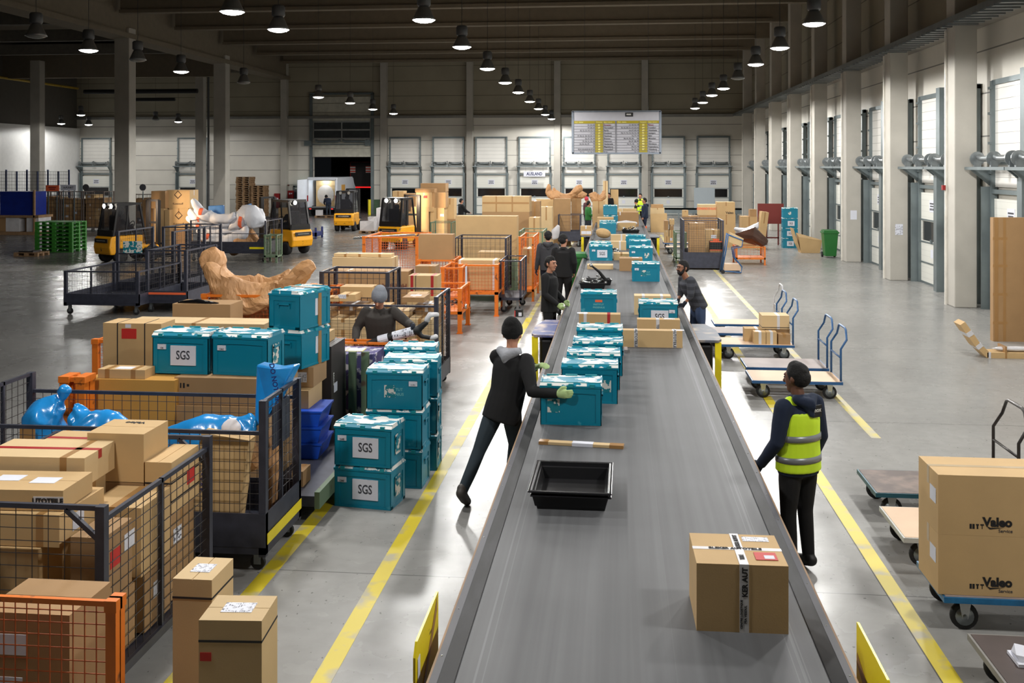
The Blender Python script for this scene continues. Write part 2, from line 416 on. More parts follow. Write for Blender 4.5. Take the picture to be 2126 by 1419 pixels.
# pipes beside the far columns
struct('trim_7', MB().cyl((PX(430, 63), 63.2, 0), (PX(430, 63), 63.2, 10.3), .07), M('dark downpipe', (70, 72, 74), .5))
struct('trim_8', MB().cyl((PX(594, 69.9), 69.9, 0), (PX(594, 69.9), 69.9, 10.3), .06).bar((PX(590, 69.9), 69.95, 2.0), (PX(600, 69.9), 69.95, 2.0), .1), M('red-brown sprinkler pipe', (96, 50, 44), .5))
yp = M('yellow gas pipe', (190, 160, 60), .5)
struct('trim_9', MB().cyl((PX(112, 69.8), 69.8, 1), (PX(112, 69.8), 69.8, 7.9), .09).cyl((XL + .3, 55, 9.0), (XL + .3, 69.8, 9.0), .08), yp)
struct('trim_10', MB().cyl((PX(175, 60), 60, 8.0), (PX(410, 60), 60, 8.0), .14).cyl((PX(275, 60), 60.2, 7.5), (PX(360, 60), 60.2, 7.5), .1), M('dark heater tubes', (30, 30, 32), .6))
# back wall columns (between pairs of docks)
for px in (582, 789, 968, 1150, 1332):
    x = PX(px, YB - .5)
    struct('column', MB().box(x, x + .45, YB - .5, YB - .01, 0, 10.9), CONC, bevel=.02)
# right wall columns, 5.7 m apart, with a lighter service channel
RC = []
for i in range(-3, 8):
    d = 24.8 + 5.72*i
    Y = d*CA + (XR + SA*d)/CA*SA if False else d*.9947 + (XR + .1028*d)*.1028/.9947*1.0
    RC.append(Y)
    struct('column', MB().box(XR, XR + .52, Y - .62, Y, 0, 11.5), CONC, bevel=.02)
    struct('trim_11', MB().box(XR - .05, XR - .002, Y - .10, Y - .02, 0, ZLEDGE - .1), M('conduit', (214, 210, 200), .5))
# painted floor lines
PAINT = patchy('worn yellow floor paint', (206, 186, 44), (168, 160, 130), .60, 3.5, .5, .07, rnd=False)
PAINTF = patchy('very worn yellow floor paint', (196, 182, 96), (172, 166, 148), .5, 4, .5, .1, rnd=False)
k = 12
for (x0, x1, y0, y1, m_) in ((-2.0, -1.865, 2, 22.5, PAINT), (2.135, 2.265, 2, 30, PAINT), (2.1, 2.22, 30, 50, PAINTF), (3.16, 3.28, 13.0, 16.4, PAINTF), (3.12, 3.24, 16.4, 38, PAINTF), (-2.96, -2.82, 3, 12, PAINT), (-2.9, -2.8, 24, 44, PAINTF), (-1.97, -1.87, 22.5, 50, PAINTF)):
    struct('trim_%d' % k, MB().box(x0, x1, y0, y1, 0, .002), m_); k += 1

# ---------------------------------------------------------------- dock doors
DPANEL = stripes('white dock door section', (222, 222, 214), (190, 190, 184), .16, .006, 'Z', .35, var=.03)
def sign_panel(mb, x0, x1, z0, z1): mb.box(x0, x1, -.035, -.02, z0, z1)
def dock(x, y, rz, i, wall):
    """one loading dock: door leaf, guides, top roller shelf. local: x along the wall, -y into the hall"""
    W = 2.05
    root = bpy.data.objects.new('door_%d' % i, None); COL.objects.link(root); root.location = (x, y, 0); root.rotation_euler = (0, 0, rz); root['kind'] = 'structure'
    leaf = MB()
    for (z0, z1) in ((.03, .60), (.62, 1.17), (1.86, 2.62)): leaf.box(-W/2, W/2, -.05, .02, z0, z1)
    leaf.box(-W/2, W/2, -.05, .02, 1.17, 1.24).box(-W/2, W/2, -.05, .02, 1.80, 1.86).box(-W/2, -W/2+.08, -.05, .02, 1.24, 1.8).box(W/2-.08, W/2, -.05, .02, 1.24, 1.8)
    leaf.build('door_leaf', DPANEL, root)
    MB().box(-W/2+.08, W/2-.08, -.02, .0, 1.24, 1.8).build('door_window', GLASS, root)
    hg = MB()
    for z in (.61, 1.2, 1.84): hg.box(-W/2, W/2, -.07, -.05, z-.02, z+.02)
    hg.box(-.05, .05, -.1, -.05, 1.2, 1.3).box(-W/2, W/2, -.055, -.045, 0, .06)
    hg.build('hinge_rail', STEELD, root)
    p = MB().box(-.22, .22, -.06, -.051, 2.08, 2.42); p.build('dock_number_plate', PAPER, root)
    q = MB().box(-.17, .17, -.062, -.06, 2.30, 2.34).box(-.15, .15, -.062, -.06, 2.23, 2.265).box(-.17, -.08, -.062, -.06, 2.13, 2.19).box(-.05, .04, -.062, -.06, 2.13, 2.19).box(.07, .16, -.062, -.06, 2.13, 2.19)
    q.build('plate_print', INKG, root)
    MB().box(-.12, .1, -.055, -.051, .78, 1.02).build('door_notice', PAPER, root)
    for s in (-1, 1):
        g = MB().box(s*(W/2+.05)-.05, s*(W/2+.05)+.05, -.12, .02, 0, 5.4).box(s*(W/2+.14)-.03, s*(W/2+.14)+.03, -.3, .02, 0, 2.9)
        for z in (3.2, 3.9, 4.6, 5.2): g.box(s*(W/2+.05)-.07, s*(W/2+.05)+.07, -.16, -.12, z, z+.06)
        g.build('guide_rail', STEELD, root)
        br = MB().prism([(-.02, 2.85), (-.02, 3.35), (-.62, 3.35)], s*(W/2+.12)-.03, s*(W/2+.12)+.03, 'X')
        br.build('bracket', STEELD, root)
    tb = MB().box(-W/2-.1, W/2+.1, -.08, .02, 5.3, 5.42).box(-W/2-.2, W/2+.2, -.66, -.58, 3.30, 3.37).box(-W/2-.2, W/2+.2, -.10, -.02, 2.74, 2.84)
    tb.build('cross_bar', STEELD, root)
    up = MB().box(-W/2, W/2, -.03, .02, 2.9, 5.3); up.build('upper_lining', PANELF, root)
    rl = MB()
    for s in (-1, 1):
        c = s*.52
        rl.tube([(c-.42, -.42, 3.60), (c-.2, -.42, 3.56), (c+.2, -.42, 3.56), (c+.42, -.42, 3.60)], .07, 12)
    rl.build('spring_roll', STEEL, root, smooth=True)
    dd = MB()
    for x_ in (-W/2-.05, -.02, W/2+.05): dd.lathe([(.0, -.02), (.17, -.02), (.17, .02), (0, .02)], (x_, -.42, 3.56), 18, 'X').box(x_-.05, x_+.05, -.5, -.34, 3.36, 3.5)
    dd.build('spring_drum', STEEL, root)
    MB().box(-W/2-.08, W/2+.08, -.14, -.02, 3.42, 3.5).build('sill', STEELD, root)
    return root
i = 1
backd = [(809,873),(899,963),(988,1052),(1077,1143),(1171,1234),(1262,1328),(1355,1420),(1448,1514)]
for (a, b_) in backd:
    dock(PX((a+b_)/2, YB-.1), YB - .06, 0, i, 'back'); i += 1
dock(PX(200, YB-.1), YB-.06, 0, i, 'back'); i += 1
dock(PX(400, YB-.1), YB-.06, 0, i, 'back'); i += 1
dock(PX(60, YB-.1), YB-.06, 0, i, 'back') if False else None
for j in range(len(RC) - 1):
    a, b_ = RC[j], RC[j+1] - .62
    for t in (1.32, 3.82):
        dock(8.90, a + t, -PI/2, i, 'right'); i += 1
    # boxed steel post between the two docks of a bay
    struct('trim_%d' % k, MB().box(8.55, 8.88, a + 2.44, a + 2.7, 0, 3.3).box(8.62, 8.88, a + 2.42, a + 2.72, 3.3, 5.5), STEELD); k += 1
# the big open roller door of the back wall
root = bpy.data.objects.new('door_%d' % i, None); COL.objects.link(root); root['kind'] = 'structure'; root.location = (0, 0, 0); i += 1
zt = lambda py: PZ(py, 710, YB)
fr = MB().box(bx0-.2, bx0, YB-.2, YB, 0, zt(195)).box(bx1, bx1+.2, YB-.2, YB, 0, zt(195)).box(bx0-.2, bx1+.2, YB-.2, YB-.02, zt(197), zt(193))
fr.build('door_frame', STEELD, root)
pn = MB().box(bx0, bx1, YB-.09, YB-.03, zt(326), zt(309)).box(bx0, bx1, YB-.09, YB-.03, zt(308), zt(290)).box(bx0, bx1, YB-.09, YB-.03, zt(251), zt(234)).box(bx0, bx1, YB-.09, YB-.03, zt(233), zt(215)).box(bx0, bx1, YB-.09, YB-.03, zt(214), zt(201))
pn.build('door_leaf', M('cream door sections', (196, 194, 180), .5), root)
gl = MB().box(bx0+.1, bx1-.1, YB-.07, YB-.05, zt(288), zt(253)); gl.build('door_window', M('grey door glazing', (70, 74, 76), .2), root)
mu = MB()
xm = (bx0+bx1)/2
for z in (288, 270, 253): mu.box(bx0, bx1, YB-.1, YB-.03, zt(z)-.05, zt(z)+.05)
for x in (bx0+.05, xm, bx1-.05): mu.box(x-.04, x+.04, YB-.1, YB-.03, zt(288), zt(253))
mu.build('window_bar', M('door bar paint', (170, 172, 170), .4), root)
ro = MB()
for s in (0, 1): ro.tube([(bx0+.3+s*1.95, YB-.4, zt(292)), (bx0+.5+s*1.95, YB-.4, zt(294)), (bx0+1.9+s*1.95, YB-.4, zt(294)), (bx0+2.1+s*1.95, YB-.4, zt(292))], .09, 10)
ro.box(bx0-.5, bx0, YB-.5, YB-.2, zt(303), zt(292)).box(bx1-.35, bx1, YB-.5, YB-.2, zt(303), zt(291)).box(bx0, bx1, YB-.35, YB-.28, zt(301), zt(299))
ro.build('spring_roll', STEELD, root)
# side door and red hydrant cabinets
x = PX(612, YB-.05); x1 = PX(645, YB-.05)
root = bpy.data.objects.new('door_%d' % i, None); COL.objects.link(root); root['kind'] = 'structure'; i += 1
MB().box(x, x1, YB-.06, YB-.01, 0, PZ(393, 630, YB)).build('door_leaf', M('grey steel door', (96, 94, 98), .5), root)
MB().box(x-.1, x, YB-.1, YB-.01, 0, 1.95).box(x1, x1+.1, YB-.1, YB-.01, 0, 1.95).box(x-.1, x1+.1, YB-.1, YB-.01, 1.87, 1.97).build('door_frame', STEELD, root)
MB().box(x+.1, x+.25, YB-.12, YB-.06, .95, 1.0).build('door_handle', STEEL, root)
RED = M('hydrant red', (140, 20, 22), .45, var=.05)
for (a, b_, t, bt, la) in ((569, 580, 402, 432, 'large red fire hydrant cabinet on the back wall beside the pale column'), (597, 609, 396, 412, 'small red fire cabinet hung left of the grey steel door')):
    r = thing('fire_cabinet', la, 'fire cabinet', (PX(a, YB-.3), YB-.3, PZ(bt, a, YB-.3)))
    wd = PX(b_, YB-.3)-PX(a, YB-.3); hh = PZ(t, a, YB-.3)-PZ(bt, a, YB-.3)
    MB().box(0, wd, 0, .28, 0, hh).build('cabinet_body', RED, r, bevel=.01)
    MB().box(wd*.25, wd*.45, -.01, 0, hh*.5, hh*.72).box(wd*.55, wd*.8, -.01, 0, hh*.55, hh*.7).build('pictogram', PAPER, r)
r = thing('exit_sign', 'lit green exit sign above the grey steel door left of the van', 'sign', (PX(620, YB-.4), YB-.4, PZ(388, 625, YB-.4)))
MB().box(0, .45, 0, .08, 0, .22).build('sign_box', M('lit green sign', (70, 190, 180), .4, var=0, emit=1.5), r)
MB().box(.05, .4, -.01, 0, .08, .14).build('arrow', PAPER, r)
# bollard and green board by the big door
r = MB().cyl((PX(767, 68.5), 68.5, 0), (PX(767, 68.5), 68.5, 1.05), .1).build('bollard', YEL); tag(r, 'yellow bollard at the right jamb of the big open door', 'bollard')
struct('trim_%d' % k, MB().box(PX(772, YB-.1), PX(788, YB-.1), YB-.14, YB-.02, 0, 1.0), M('green base panel', (66, 92, 66), .6)); k += 1

# ---------------------------------------------------------------- pendant lamps
LH = 6.5
EMITON = M('lamp glass lit', (255, 250, 244), .3, var=0, emit=26)
GLOFF = M('lamp glass unlit', (120, 120, 116), .25, var=0)
REFL = M('lamp reflector', (120, 122, 122), .35, .6, var=.05)
GEAR = M('lamp gear housing', (86, 88, 90), .5, .3)
def lamp_proto(on, k=1.0):
    rt = thing('pendant_lamp', 'x', 'lamp')
    MB().lathe([(.0, .30), (.10, .30), (.13, .26), (.22, .06), (.25, .0), (.245, .0), (.215, .06), (.12, .25), (0, .28)], (0, 0, 0), 24).build('reflector', REFL, rt, smooth=True)
    MB().lathe([(0, -.06), (.10, -.052), (.19, -.03), (.243, .004), (.243, .012), (0, .012)], (0, 0, 0), 24).build('lens', EMITON if on else GLOFF, rt, smooth=True)
    MB().lathe([(0, .30), (.13, .30), (.15, .33), (.15, .52), (.12, .56), (0, .57)], (0, 0, 0), 16).build('gear_box', GEAR, rt, smooth=True)
    if on:
        ld = bpy.data.lights.new('lamp_light', 'SPOT'); ld.spot_size = math.radians(174); ld.spot_blend = .08; ld.shadow_soft_size = .24; ld.energy = LAMP_W*k; ld.color = LAMP_COL
        lo = bpy.data.objects.new('lamp_light', ld); COL.objects.link(lo); lo.parent = rt; lo.location = (0, 0, -.27)
    return rt
pon, poff, pdim, pmid = lamp_proto(True), lamp_proto(False), lamp_proto(True, .05), lamp_proto(True, .33)
used = {True: False, False: False, 2: False, 3: False}
def lamp(x, y, z, on, label):
    p = pmid if on == 3 else pdim if on == 2 else (pon if on else poff)
    if not used[on]: used[on] = True; r = p
    else: r = copy_tree(p)
    r.location = (x, y, z); r['label'] = label
    c = MB().cyl((0, 0, .56), (0, 0, 11.62 - z), .008, seg=6).build('suspension_wire', GEAR, r)
    r['group'] = 'lit pendant lamps' if on else 'unlit pendant lamps'
    return r
ordn = ['nearest', 'second', 'third', 'fourth', 'fifth', 'sixth', 'seventh', 'eighth', 'farthest']
for n_, (px, py) in enumerate([(880,42),(959,98),(1012,143),(1049,172),(1076,192),(1100,211),(1118,226),(1132,238),(1145,247)]):
    g = GP(px, py, LH) if False else None
    d = FPX*(LH-CH)/(HOR-py); u = (px-1063)/FPX*d
    lamp(-SA*d+u*CA, CA*d+u*SA, LH, True, 'lit pendant lamp, %s of the row left of the hanging board' % (ordn[n_] if n_ in (0, 8) else ordn[n_] + ' from the camera'))
for n_, (px, py, on) in enumerate([(1690,50,1),(1619,100,1),(1569,134,1),(1532,163,0),(1502,184,1),(1478,198,1),(1459,213,1),(1443,225,1)]):
    d = FPX*(LH-CH)/(HOR-py); u = (px-1063)/FPX*d
    lamp(-SA*d+u*CA, CA*d+u*SA, LH, bool(on), '%s pendant lamp, %s of the row along the right wall' % ('lit' if on else 'unlit', ordn[n_] + ('' if n_ == 0 else ' from the camera')))
for (px, py, on, la) in ((482,25,2,'lit pendant lamp high at the top left, nearer of the two there'),(578,62,2,'lit pendant lamp at the top, right of its higher neighbour beside the roof beams'),
    (184,105,2,'lit pendant lamp under the dark roof left of the tall column'),(376,149,2,'lit pendant lamp between the two tall left columns'),(75,75,0,'unlit pendant lamp under the dark roof at the far left'),
    (286,125,0,'unlit pendant lamp just right of the tall left column'),(506,172,0,'unlit pendant lamp right of the spot-lit column'),(661,202,1,'lit pendant lamp, leftmost of four before the big open door'),
    (727,214,1,'lit pendant lamp, second of four before the big open door'),(774,227,1,'lit pendant lamp, third of four before the big open door'),(817,236,1,'lit pendant lamp, rightmost of four before the big open door'),
    (168,239,3,'lit pendant lamp above the white left lining, upper of three'),(127,257,3,'lit pendant lamp above the white left lining, leftmost of three'),(184,259,3,'lit pendant lamp above the white left lining, lowest of three'),
    (370,253,3,'lit pendant lamp before the white doors between the left columns'),(323,249,0,'unlit pendant lamp before the white doors between the left columns')):
    d = min(FPX*(LH-CH)/(HOR-py), 68); u = (px-1063)/FPX*d; z = CH+(HOR-py)*d/FPX
    lamp(-SA*d+u*CA, CA*d+u*SA, z, {0: False, 1: True, 2: 2, 3: 3}[on], la)
# the rows go on over and behind the camera's station, above the frame
for (x, y) in ((-4.15, 16.2), (-4.15, 10.5), (-4.15, 4.8), (4.35, 16.6), (4.35, 10.9), (4.35, 5.2)):
    lamp(x, y, LH, True, 'lit pendant lamp of the hall rows above the foreground')
# spot on the far left column
sp_ = bpy.data.lights.new('column_spot', 'SPOT'); sp_.energy = 500; sp_.spot_size = .5; sp_.color = (1, .93, .85)
so = bpy.data.objects.new('column_spot', sp_); COL.objects.link(so); so.location = AT(441, 160, 55); so.rotation_euler = (math.radians(20), 0, math.radians(-12))

# ---------------------------------------------------------------- hanging timetable board and AUSLAND sign
YS = 45.0
bX0, bX1, bZ0, bZ1 = PX(1188, YS), PX(1372, YS), PZ(319, 1280, YS), PZ(231, 1280, YS)
bw_, bh_ = bX1-bX0, bZ1-bZ0
r = thing('gate_board', 'large hanging white and olive board listing postcode areas, gate numbers and cities', 'sign board', (bX0, YS, bZ0))
MB().box(0, bw_, .02, .08, 0, bh_).build('board_panel', M('board grey-white', (158, 158, 164), .5, var=.03), r)
MB().box(-.03, .07, 0, .1, 0, bh_).box(bw_-.07, bw_+.03, 0, .1, 0, bh_).box(0, bw_, 0, .1, -.03, .05).box(0, bw_, 0, .1, bh_-.04, bh_+.03).build('board_frame', M('board frame', (116, 124, 134), .4, .3), r)
ux = lambda p: (p-105)/1905*(bw_-.14)+.07
uz = lambda p: bh_ - (p-110)/940*bh_
OL = M('olive yellow field', (142, 128, 6), .5, var=.03)
hd = MB()
for (a, b_) in ((105, 1035), (1062, 2010)): hd.box(ux(a), ux(b_), .005, .019, uz(384), uz(322))
for (a, b_) in ((586, 762), (1566, 1748)): hd.box(ux(a), ux(b_), .005, .019, uz(1036), uz(384))
hd.build('coloured_field', OL, r)
gr = MB()
for i_ in range(12):
    z = uz(384 + i_*60)
    gr.box(ux(105), ux(1035), .003, .0195, z-.006, z+.006).box(ux(1062), ux(2010), .003, .0195, z-.006, z+.006)
for p in (105, 584, 764, 1037, 1060, 1564, 1750, 2008): gr.box(ux(p)-.006, ux(p)+.006, .003, .0195, uz(1040), uz(322))
gr.build('grid_lines', M('grid line grey', (90, 90, 96), .6, var=0), r)
rowsL = [("01, 02, 03","01","Dresden"),("07, 08, 09","07","Hermsdorf"),("10, 12, 13, 14, 15, 16","14","Berlin"),("17, 18","17","Dambeck"),("19, 20, 21, 22, 23, 24, 25","21","Hamburg"),("26, 27, 28, 49","27","Bremen"),("29, 30, 31, 32, 38","30","Hannover"),("34, 35, 36, 37,       99","36","Niederaula"),("39","39","Magdeburg"),("40,41,42,44,45,46,47,52","40","Düsseldorf"),("50, 51,      53, 54, 57","50","Köln")]
rowsR = [("33, 48, 58, 59","33","Bönen"),("55, 56, 60, 61, 63, 64, 65","64","Frankfurt"),("66, 67, 68, 69","69","Weinheim"),("70, 71, 72, 73, 74, 75, 78","71","Stuttgart"),("76, 77, 79","77","Bühl"),("80, 81, 82, 83,      85","80","München"),("86, 87, 88, 89","89","Ulm"),("90, 91, 92,     95","90","Nürnberg"),("84, 93, 94","94","Regensburg"),("96, 97, 98","97","Würzburg"),("74, 75","","Stuttgart 2")]
WHT = M('white print', (226, 226, 220), .6, var=0); OLW = M('pale olive print', (226, 220, 150), .6, var=0); RDI = M('dark red print', (120, 36, 40), .6, var=0)
for (rows, x1_, xc_, x2_) in ((rowsL, 574, 674, 780), (rowsR, 1556, 1656, 1768)):
    for i_, (a, b_, c_) in enumerate(rows):
        z = uz(384 + i_*60 + 34)
        text(a, .085, INKG, r, (ux(x1_), .002, z), sx=.92, bold=.01, align='RIGHT', name='postcode_text')
        if b_: text(b_, .10, OLW, r, (ux(xc_), .002, z), bold=.02, name='gate_number_text')
        text(c_, .095, RDI if i_ == 0 else INKG, r, (ux(x2_), .002, z), sx=.95, bold=.015, align='LEFT', name='city_text')
for (s_, x_) in (('PLZ - Gebiet', 130), ('PLZ - Gebiet', 1095)): text(s_, .07, OLW, r, (ux(x_), .002, uz(355)), align='LEFT', name='heading_text')
for x_ in (674, 1656): text('Tornummer', .055, OLW, r, (ux(x_), .002, uz(355)), name='heading_text')
for x_ in (780, 1768): text('Depot / Ankunft', .055, OLW, r, (ux(x_), .002, uz(357)), align='LEFT', name='heading_text')
MB().box(ux(1255), ux(1432), .003, .019, uz(232), uz(142)).build('logo_plate', BLK, r)
text('nox', .13, WHT, r, (ux(1335), .001, uz(178)), bold=.02, name='logo_text')
MB().cyl((.55, .05, bh_), (.55, .05, 11.5-bZ0), .008, seg=6).cyl((bw_-.55, .05, bh_), (bw_-.55, .05, 11.5-bZ0), .008, seg=6).build('suspension_wire', GEAR, r)
ya = YB - .75
r = thing('hanging_sign', 'white sign with blue lettering AUSLAND hung before a back wall dock', 'sign', (PX(1087, ya), ya, PZ(367, 1110, ya)))
wd = PX(1132, ya)-PX(1087, ya); hh = PZ(356, 1110, ya)-PZ(367, 1110, ya)
MB().box(0, wd, 0, .04, 0, hh).build('sign_panel', PAPER, r)
text('AUSLAND', .30, M('navy print', (26, 34, 84), .6, var=0), r, (wd/2, -.003, hh/2), sx=.8, bold=.03)
MB().bar((.15, .02, hh), (.15, .02, hh+.45), .01).bar((wd-.15, .02, hh), (wd-.15, .02, hh+.45), .01).build('hanger', GEAR, r)
# ================================================================ builders of the things in the hall
def carton(x0, x1, y0, y1, z0, z1, label, mat='tan', tape='top', lab=None, txt=None, rz=0, group=None, extra=None, name='cardboard_box', cat='box', tilt=None):
    """a closed carton; x0..x1, y0..y1, z0..z1 before a turn rz about its middle. lab: where labels sit (t f r l)"""
    w_, d_, h_ = x1-x0, y1-y0, z1-z0
    mb = MB(); g = .0025
    # two flaps meet along the top with a slit between them; walls slightly bowed
    mb.box(-w_/2, w_/2, -d_/2, d_/2, 0, h_-.004)
    if w_ >= d_: mb.box(-w_/2, w_/2, -d_/2, -g, h_-.004, h_).box(-w_/2, w_/2, g, d_/2, h_-.004, h_)
    else: mb.box(-w_/2, -g, -d_/2, d_/2, h_-.004, h_).box(g, w_/2, -d_/2, d_/2, h_-.004, h_)
    o = mb.build(name, CARD[mat] if isinstance(mat, str) else mat)
    o.location = ((x0+x1)/2, (y0+y1)/2, z0); o.rotation_euler = tilt if tilt else (0, 0, rz)
    tag(o, label, cat, group)
    e = .0015
    T = {'top': TAPE, 'w': TAPEW, 'c': TAPEC, 'red': REDTAPE}
    def strip(m, nm, *b): MB().box(*b).build(nm, m, o)
    for t in (tape or '').split(','):
        tw = .025
        if t == 'top' or t == 'w' or t == 'c' or t == 'red':
            m = T[t]
            if w_ >= d_:
                MB().box(-w_/2-e, w_/2+e, -tw, tw, h_, h_+e).box(-w_/2-e, -w_/2, -tw, tw, h_*.7, h_).box(w_/2, w_/2+e, -tw, tw, h_*.7, h_).build('tape', m, o)
            else:
                MB().box(-tw, tw, -d_/2-e, d_/2+e, h_, h_+e).box(-tw, tw, -d_/2-e, -d_/2, h_*.7, h_).build('tape', m, o)
        elif t.startswith('x'):      # band over the top and down the front at a fraction of the width, e.g. xw0.3
            m = {'w': TAPEW, 't': TAPE, 'r': REDTAPE, 'b': STRAP}[t[1]]; f = float(t[2:]); xx = -w_/2 + f*w_; tw = .006 if t[1] == 'b' else .024
            MB().box(xx-tw, xx+tw, -d_/2-e, -d_/2, 0, h_).box(xx-tw, xx+tw, -d_/2-e, d_/2+e, h_, h_+e).build('strap' if t[1] == 'b' else 'tape', m, o)
        elif t.startswith('h'):      # strap round the carton at a fraction of the height
            f = float(t[1:]); zz = f*h_; s_ = .006
            MB().box(-w_/2-e, w_/2+e, -d_/2-e, -d_/2, zz-s_, zz+s_).box(-w_/2-e, -w_/2, -d_/2, d_/2, zz-s_, zz+s_).box(w_/2, w_/2+e, -d_/2, d_/2, zz-s_, zz+s_).build('strap', STRAP, o)
    for s in (lab or '').split(','):
        if not s: continue
        f = s[0]; m = {'s': SHIP, 'r': REDST, 'o': ORST, 'p': PAPER}[s[1]] if len(s) > 1 else SHIP
        a, b = (.3, .3) if len(s) < 3 else (float(s[2:].split(':')[0]), float(s[2:].split(':')[1]))
        lw, lh = min(.17, w_*.5), min(.11, h_*.6)
        nm = 'document_pouch' if m is REDST else 'shipping_label'
        if f == 't': lh = min(.12, d_*.5); cx = -w_/2+a*w_; cy = -d_/2+b*d_; MB().box(cx-lw/2, cx+lw/2, cy-lh/2, cy+lh/2, h_, h_+.0025).build(nm, m, o)
        if f == 'f': cx = -w_/2+a*w_; cz = b*h_; MB().box(cx-lw/2, cx+lw/2, -d_/2-.0025, -d_/2, cz-lh/2, cz+lh/2).build(nm, m, o)
        if f in 'rl':
            lw = min(.14, d_*.5); cy = -d_/2+a*d_; cz = b*h_; q = (w_/2, w_/2+.0025) if f == 'r' else (-w_/2-.0025, -w_/2)
            MB().box(*q, cy-lw/2, cy+lw/2, cz-lh/2, cz+lh/2).build(nm, m, o)
    for (s_, size, fx, fz, face, m, rot_) in (txt or []):
        if face == 'f': text(s_, size, m, o, (-w_/2+fx*w_, -d_/2-.003, fz*h_), (PI/2, rot_, 0), bold=.02)
        elif face == 't': text(s_, size, m, o, (-w_/2+fx*w_, -d_/2+fz*d_, h_+.003), (0, 0, rot_), bold=.02)
        elif face == 'r': text(s_, size, m, o, (w_/2+.003, -d_/2+fx*d_, fz*h_), (PI/2, rot_, PI/2), bold=.02)
    return o
def cpx(p0, p1, yt, z0, Y, dep, label, z1=None, **k):
    """carton whose front face stands at world depth Y between two pixel columns, base at z0, top edge at row yt"""
    X0, X1 = PX(p0, Y), PX(p1, Y)
    if z1 is None: z1 = PZ(yt, (p0+p1)/2, Y)
    if z1 <= z0 + .03: z1 = z0 + .06
    o = carton(X0, X1, Y, Y+dep, z0, z1, label, **k)
    return z1
def fill(X0, X1, Y0, Y1, z0, ztop, where, seed, cols=(2, 3), rows=2, mats=('tan', 'brown', 'pale', 'tan'), group=None):
    """cartons stacked in columns on a deck; every carton is a thing of its own"""
    R = random.Random(seed); nx = R.choice(cols); ordw = ['leftmost', 'left middle', 'middle', 'right middle', 'rightmost']
    names = {1: ['only'], 2: ['left', 'right'], 3: ['left', 'middle', 'right'], 4: ['leftmost', 'left inner', 'right inner', 'rightmost'], 5: ordw}[nx]
    rn = {1: [''], 2: ['front ', 'rear '], 3: ['front ', 'middle ', 'rear ']}[rows]
    xs = [X0 + (X1-X0)*i_/nx for i_ in range(nx+1)]; ys = [Y0 + (Y1-Y0)*i_/rows for i_ in range(rows+1)]
    lv = ['bottom', 'second', 'third', 'fourth', 'fifth', 'sixth', 'seventh']
    for r_ in range(rows):
        for c_ in range(nx):
            z = z0; l = 0; top = ztop*(R.uniform(.78, 1.0)) if ztop > .6 else ztop
            while z < top - .12 and l < 7:
                h_ = min(R.uniform(.2, .42), max(top - z, .16)); a = R.uniform(0, .03); b_ = R.uniform(0, .03)
                m = R.choice(mats)
                carton(xs[c_]+a+.004, xs[c_+1]-b_-.004, ys[r_]+.004+a, ys[r_+1]-.004, z, z+h_, 'cardboard box, %s of the %s%s stack %s' % (lv[l], rn[r_], names[c_], where), mat=m,
                       tape=R.choice(['top', 'top', 'c', 'w', 'xt0.5']), lab=R.choice(['', 'fs.4:.5', 'ts.5:.4', 'rs.5:.5', '']), group=group)
                z += h_; l += 1

# ---------------------------------------------------------------- the teal returnable crates
def crate_meshes():
    w_, d_, h_ = .30, .20, .385
    b = MB()
    t = .008
    b.box(-w_+t, w_-t, -d_+t, d_-t, 0, h_-.01)                       # inner shell
    for s in (-1, 1):                                                # raised borders round the recessed panels
        y0, y1 = (-d_, -d_+t) if s < 0 else (d_-t, d_)
        b.box(-w_, w_, y0, y1, h_-.075, h_).box(-w_, -w_+.055, y0, y1, .02, h_-.075).box(w_-.055, w_, y0, y1, .02, h_-.075).box(-w_, w_, y0, y1, 0, .02)
        n = 8                                                        # arched top of the panel
        for i_ in range(n):
            xa = -w_+.055+(2*w_-.11)*i_/n; xb = xa+(2*w_-.11)/n; xm_ = (xa+xb)/2
            b.box(xa, xb, y0, y1, h_-.075-.012*abs(xm_/w_)**2, h_-.074)
        x0, x1 = (-w_, -w_+t) if s < 0 else (w_-t, w_)
        b.box(x0, x1, -d_, d_, h_-.075, h_).box(x0, x1, -d_, -d_+.06, 0, h_-.075).box(x0, x1, d_-.06, d_, 0, h_-.075).box(x0, x1, -d_, d_, 0, .03)
        q0, q1 = (x0-.012, x0) if s < 0 else (x1, x1+.012)
        b.box(q0, q1, -.075, .075, h_-.12, h_-.105).box(q0, q1, -.075, -.065, h_-.16, h_-.105).box(q0, q1, .065, .075, h_-.16, h_-.105)
    b.box(-w_-.006, w_+.006, -d_-.006, d_+.006, h_-.022, h_)
    for x in (-.27, .255): b.box(x, x+.012, -d_-.003, -d_, h_-.055, h_-.043)
    body = b.mesh('crate_body', TEAL)
    l = MB(); z = h_
    l.hexa([(-w_-.006, -d_-.006, z), (w_+.006, -d_-.006, z), (w_+.006, d_+.006, z), (-w_-.006, d_+.006, z), (-w_-.001, -d_+.03, z+.028), (w_+.001, -d_+.03, z+.028), (w_+.001, d_-.03, z+.028), (-w_-.001, d_-.03, z+.028)])
    l.box(-w_-.002, -w_+.012, -d_+.03, d_-.03, z+.026, z+.036).box(w_-.012, w_+.002, -d_+.03, d_-.03, z+.026, z+.036)
    g = l; l.cur = 1
    for x in (-.21, 0, .21): g.box(x-.022, x+.022, -d_-.012, -d_+.01, z-.012, z+.02)
    for x in (-.2, -.01, .19): g.box(x-.06, x+.06, d_-.05, d_-.035, z+.028, z+.042)
    g.box(-w_-.002, w_+.002, -d_+.026, -d_+.034, z+.022, z+.032)
    lid = l.mesh('crate_lid', [TEALLID, M('teal lug worn', (26, 146, 158), .4, var=.05)])
    return body, lid
CB, CLID = crate_meshes()
CRH = .415
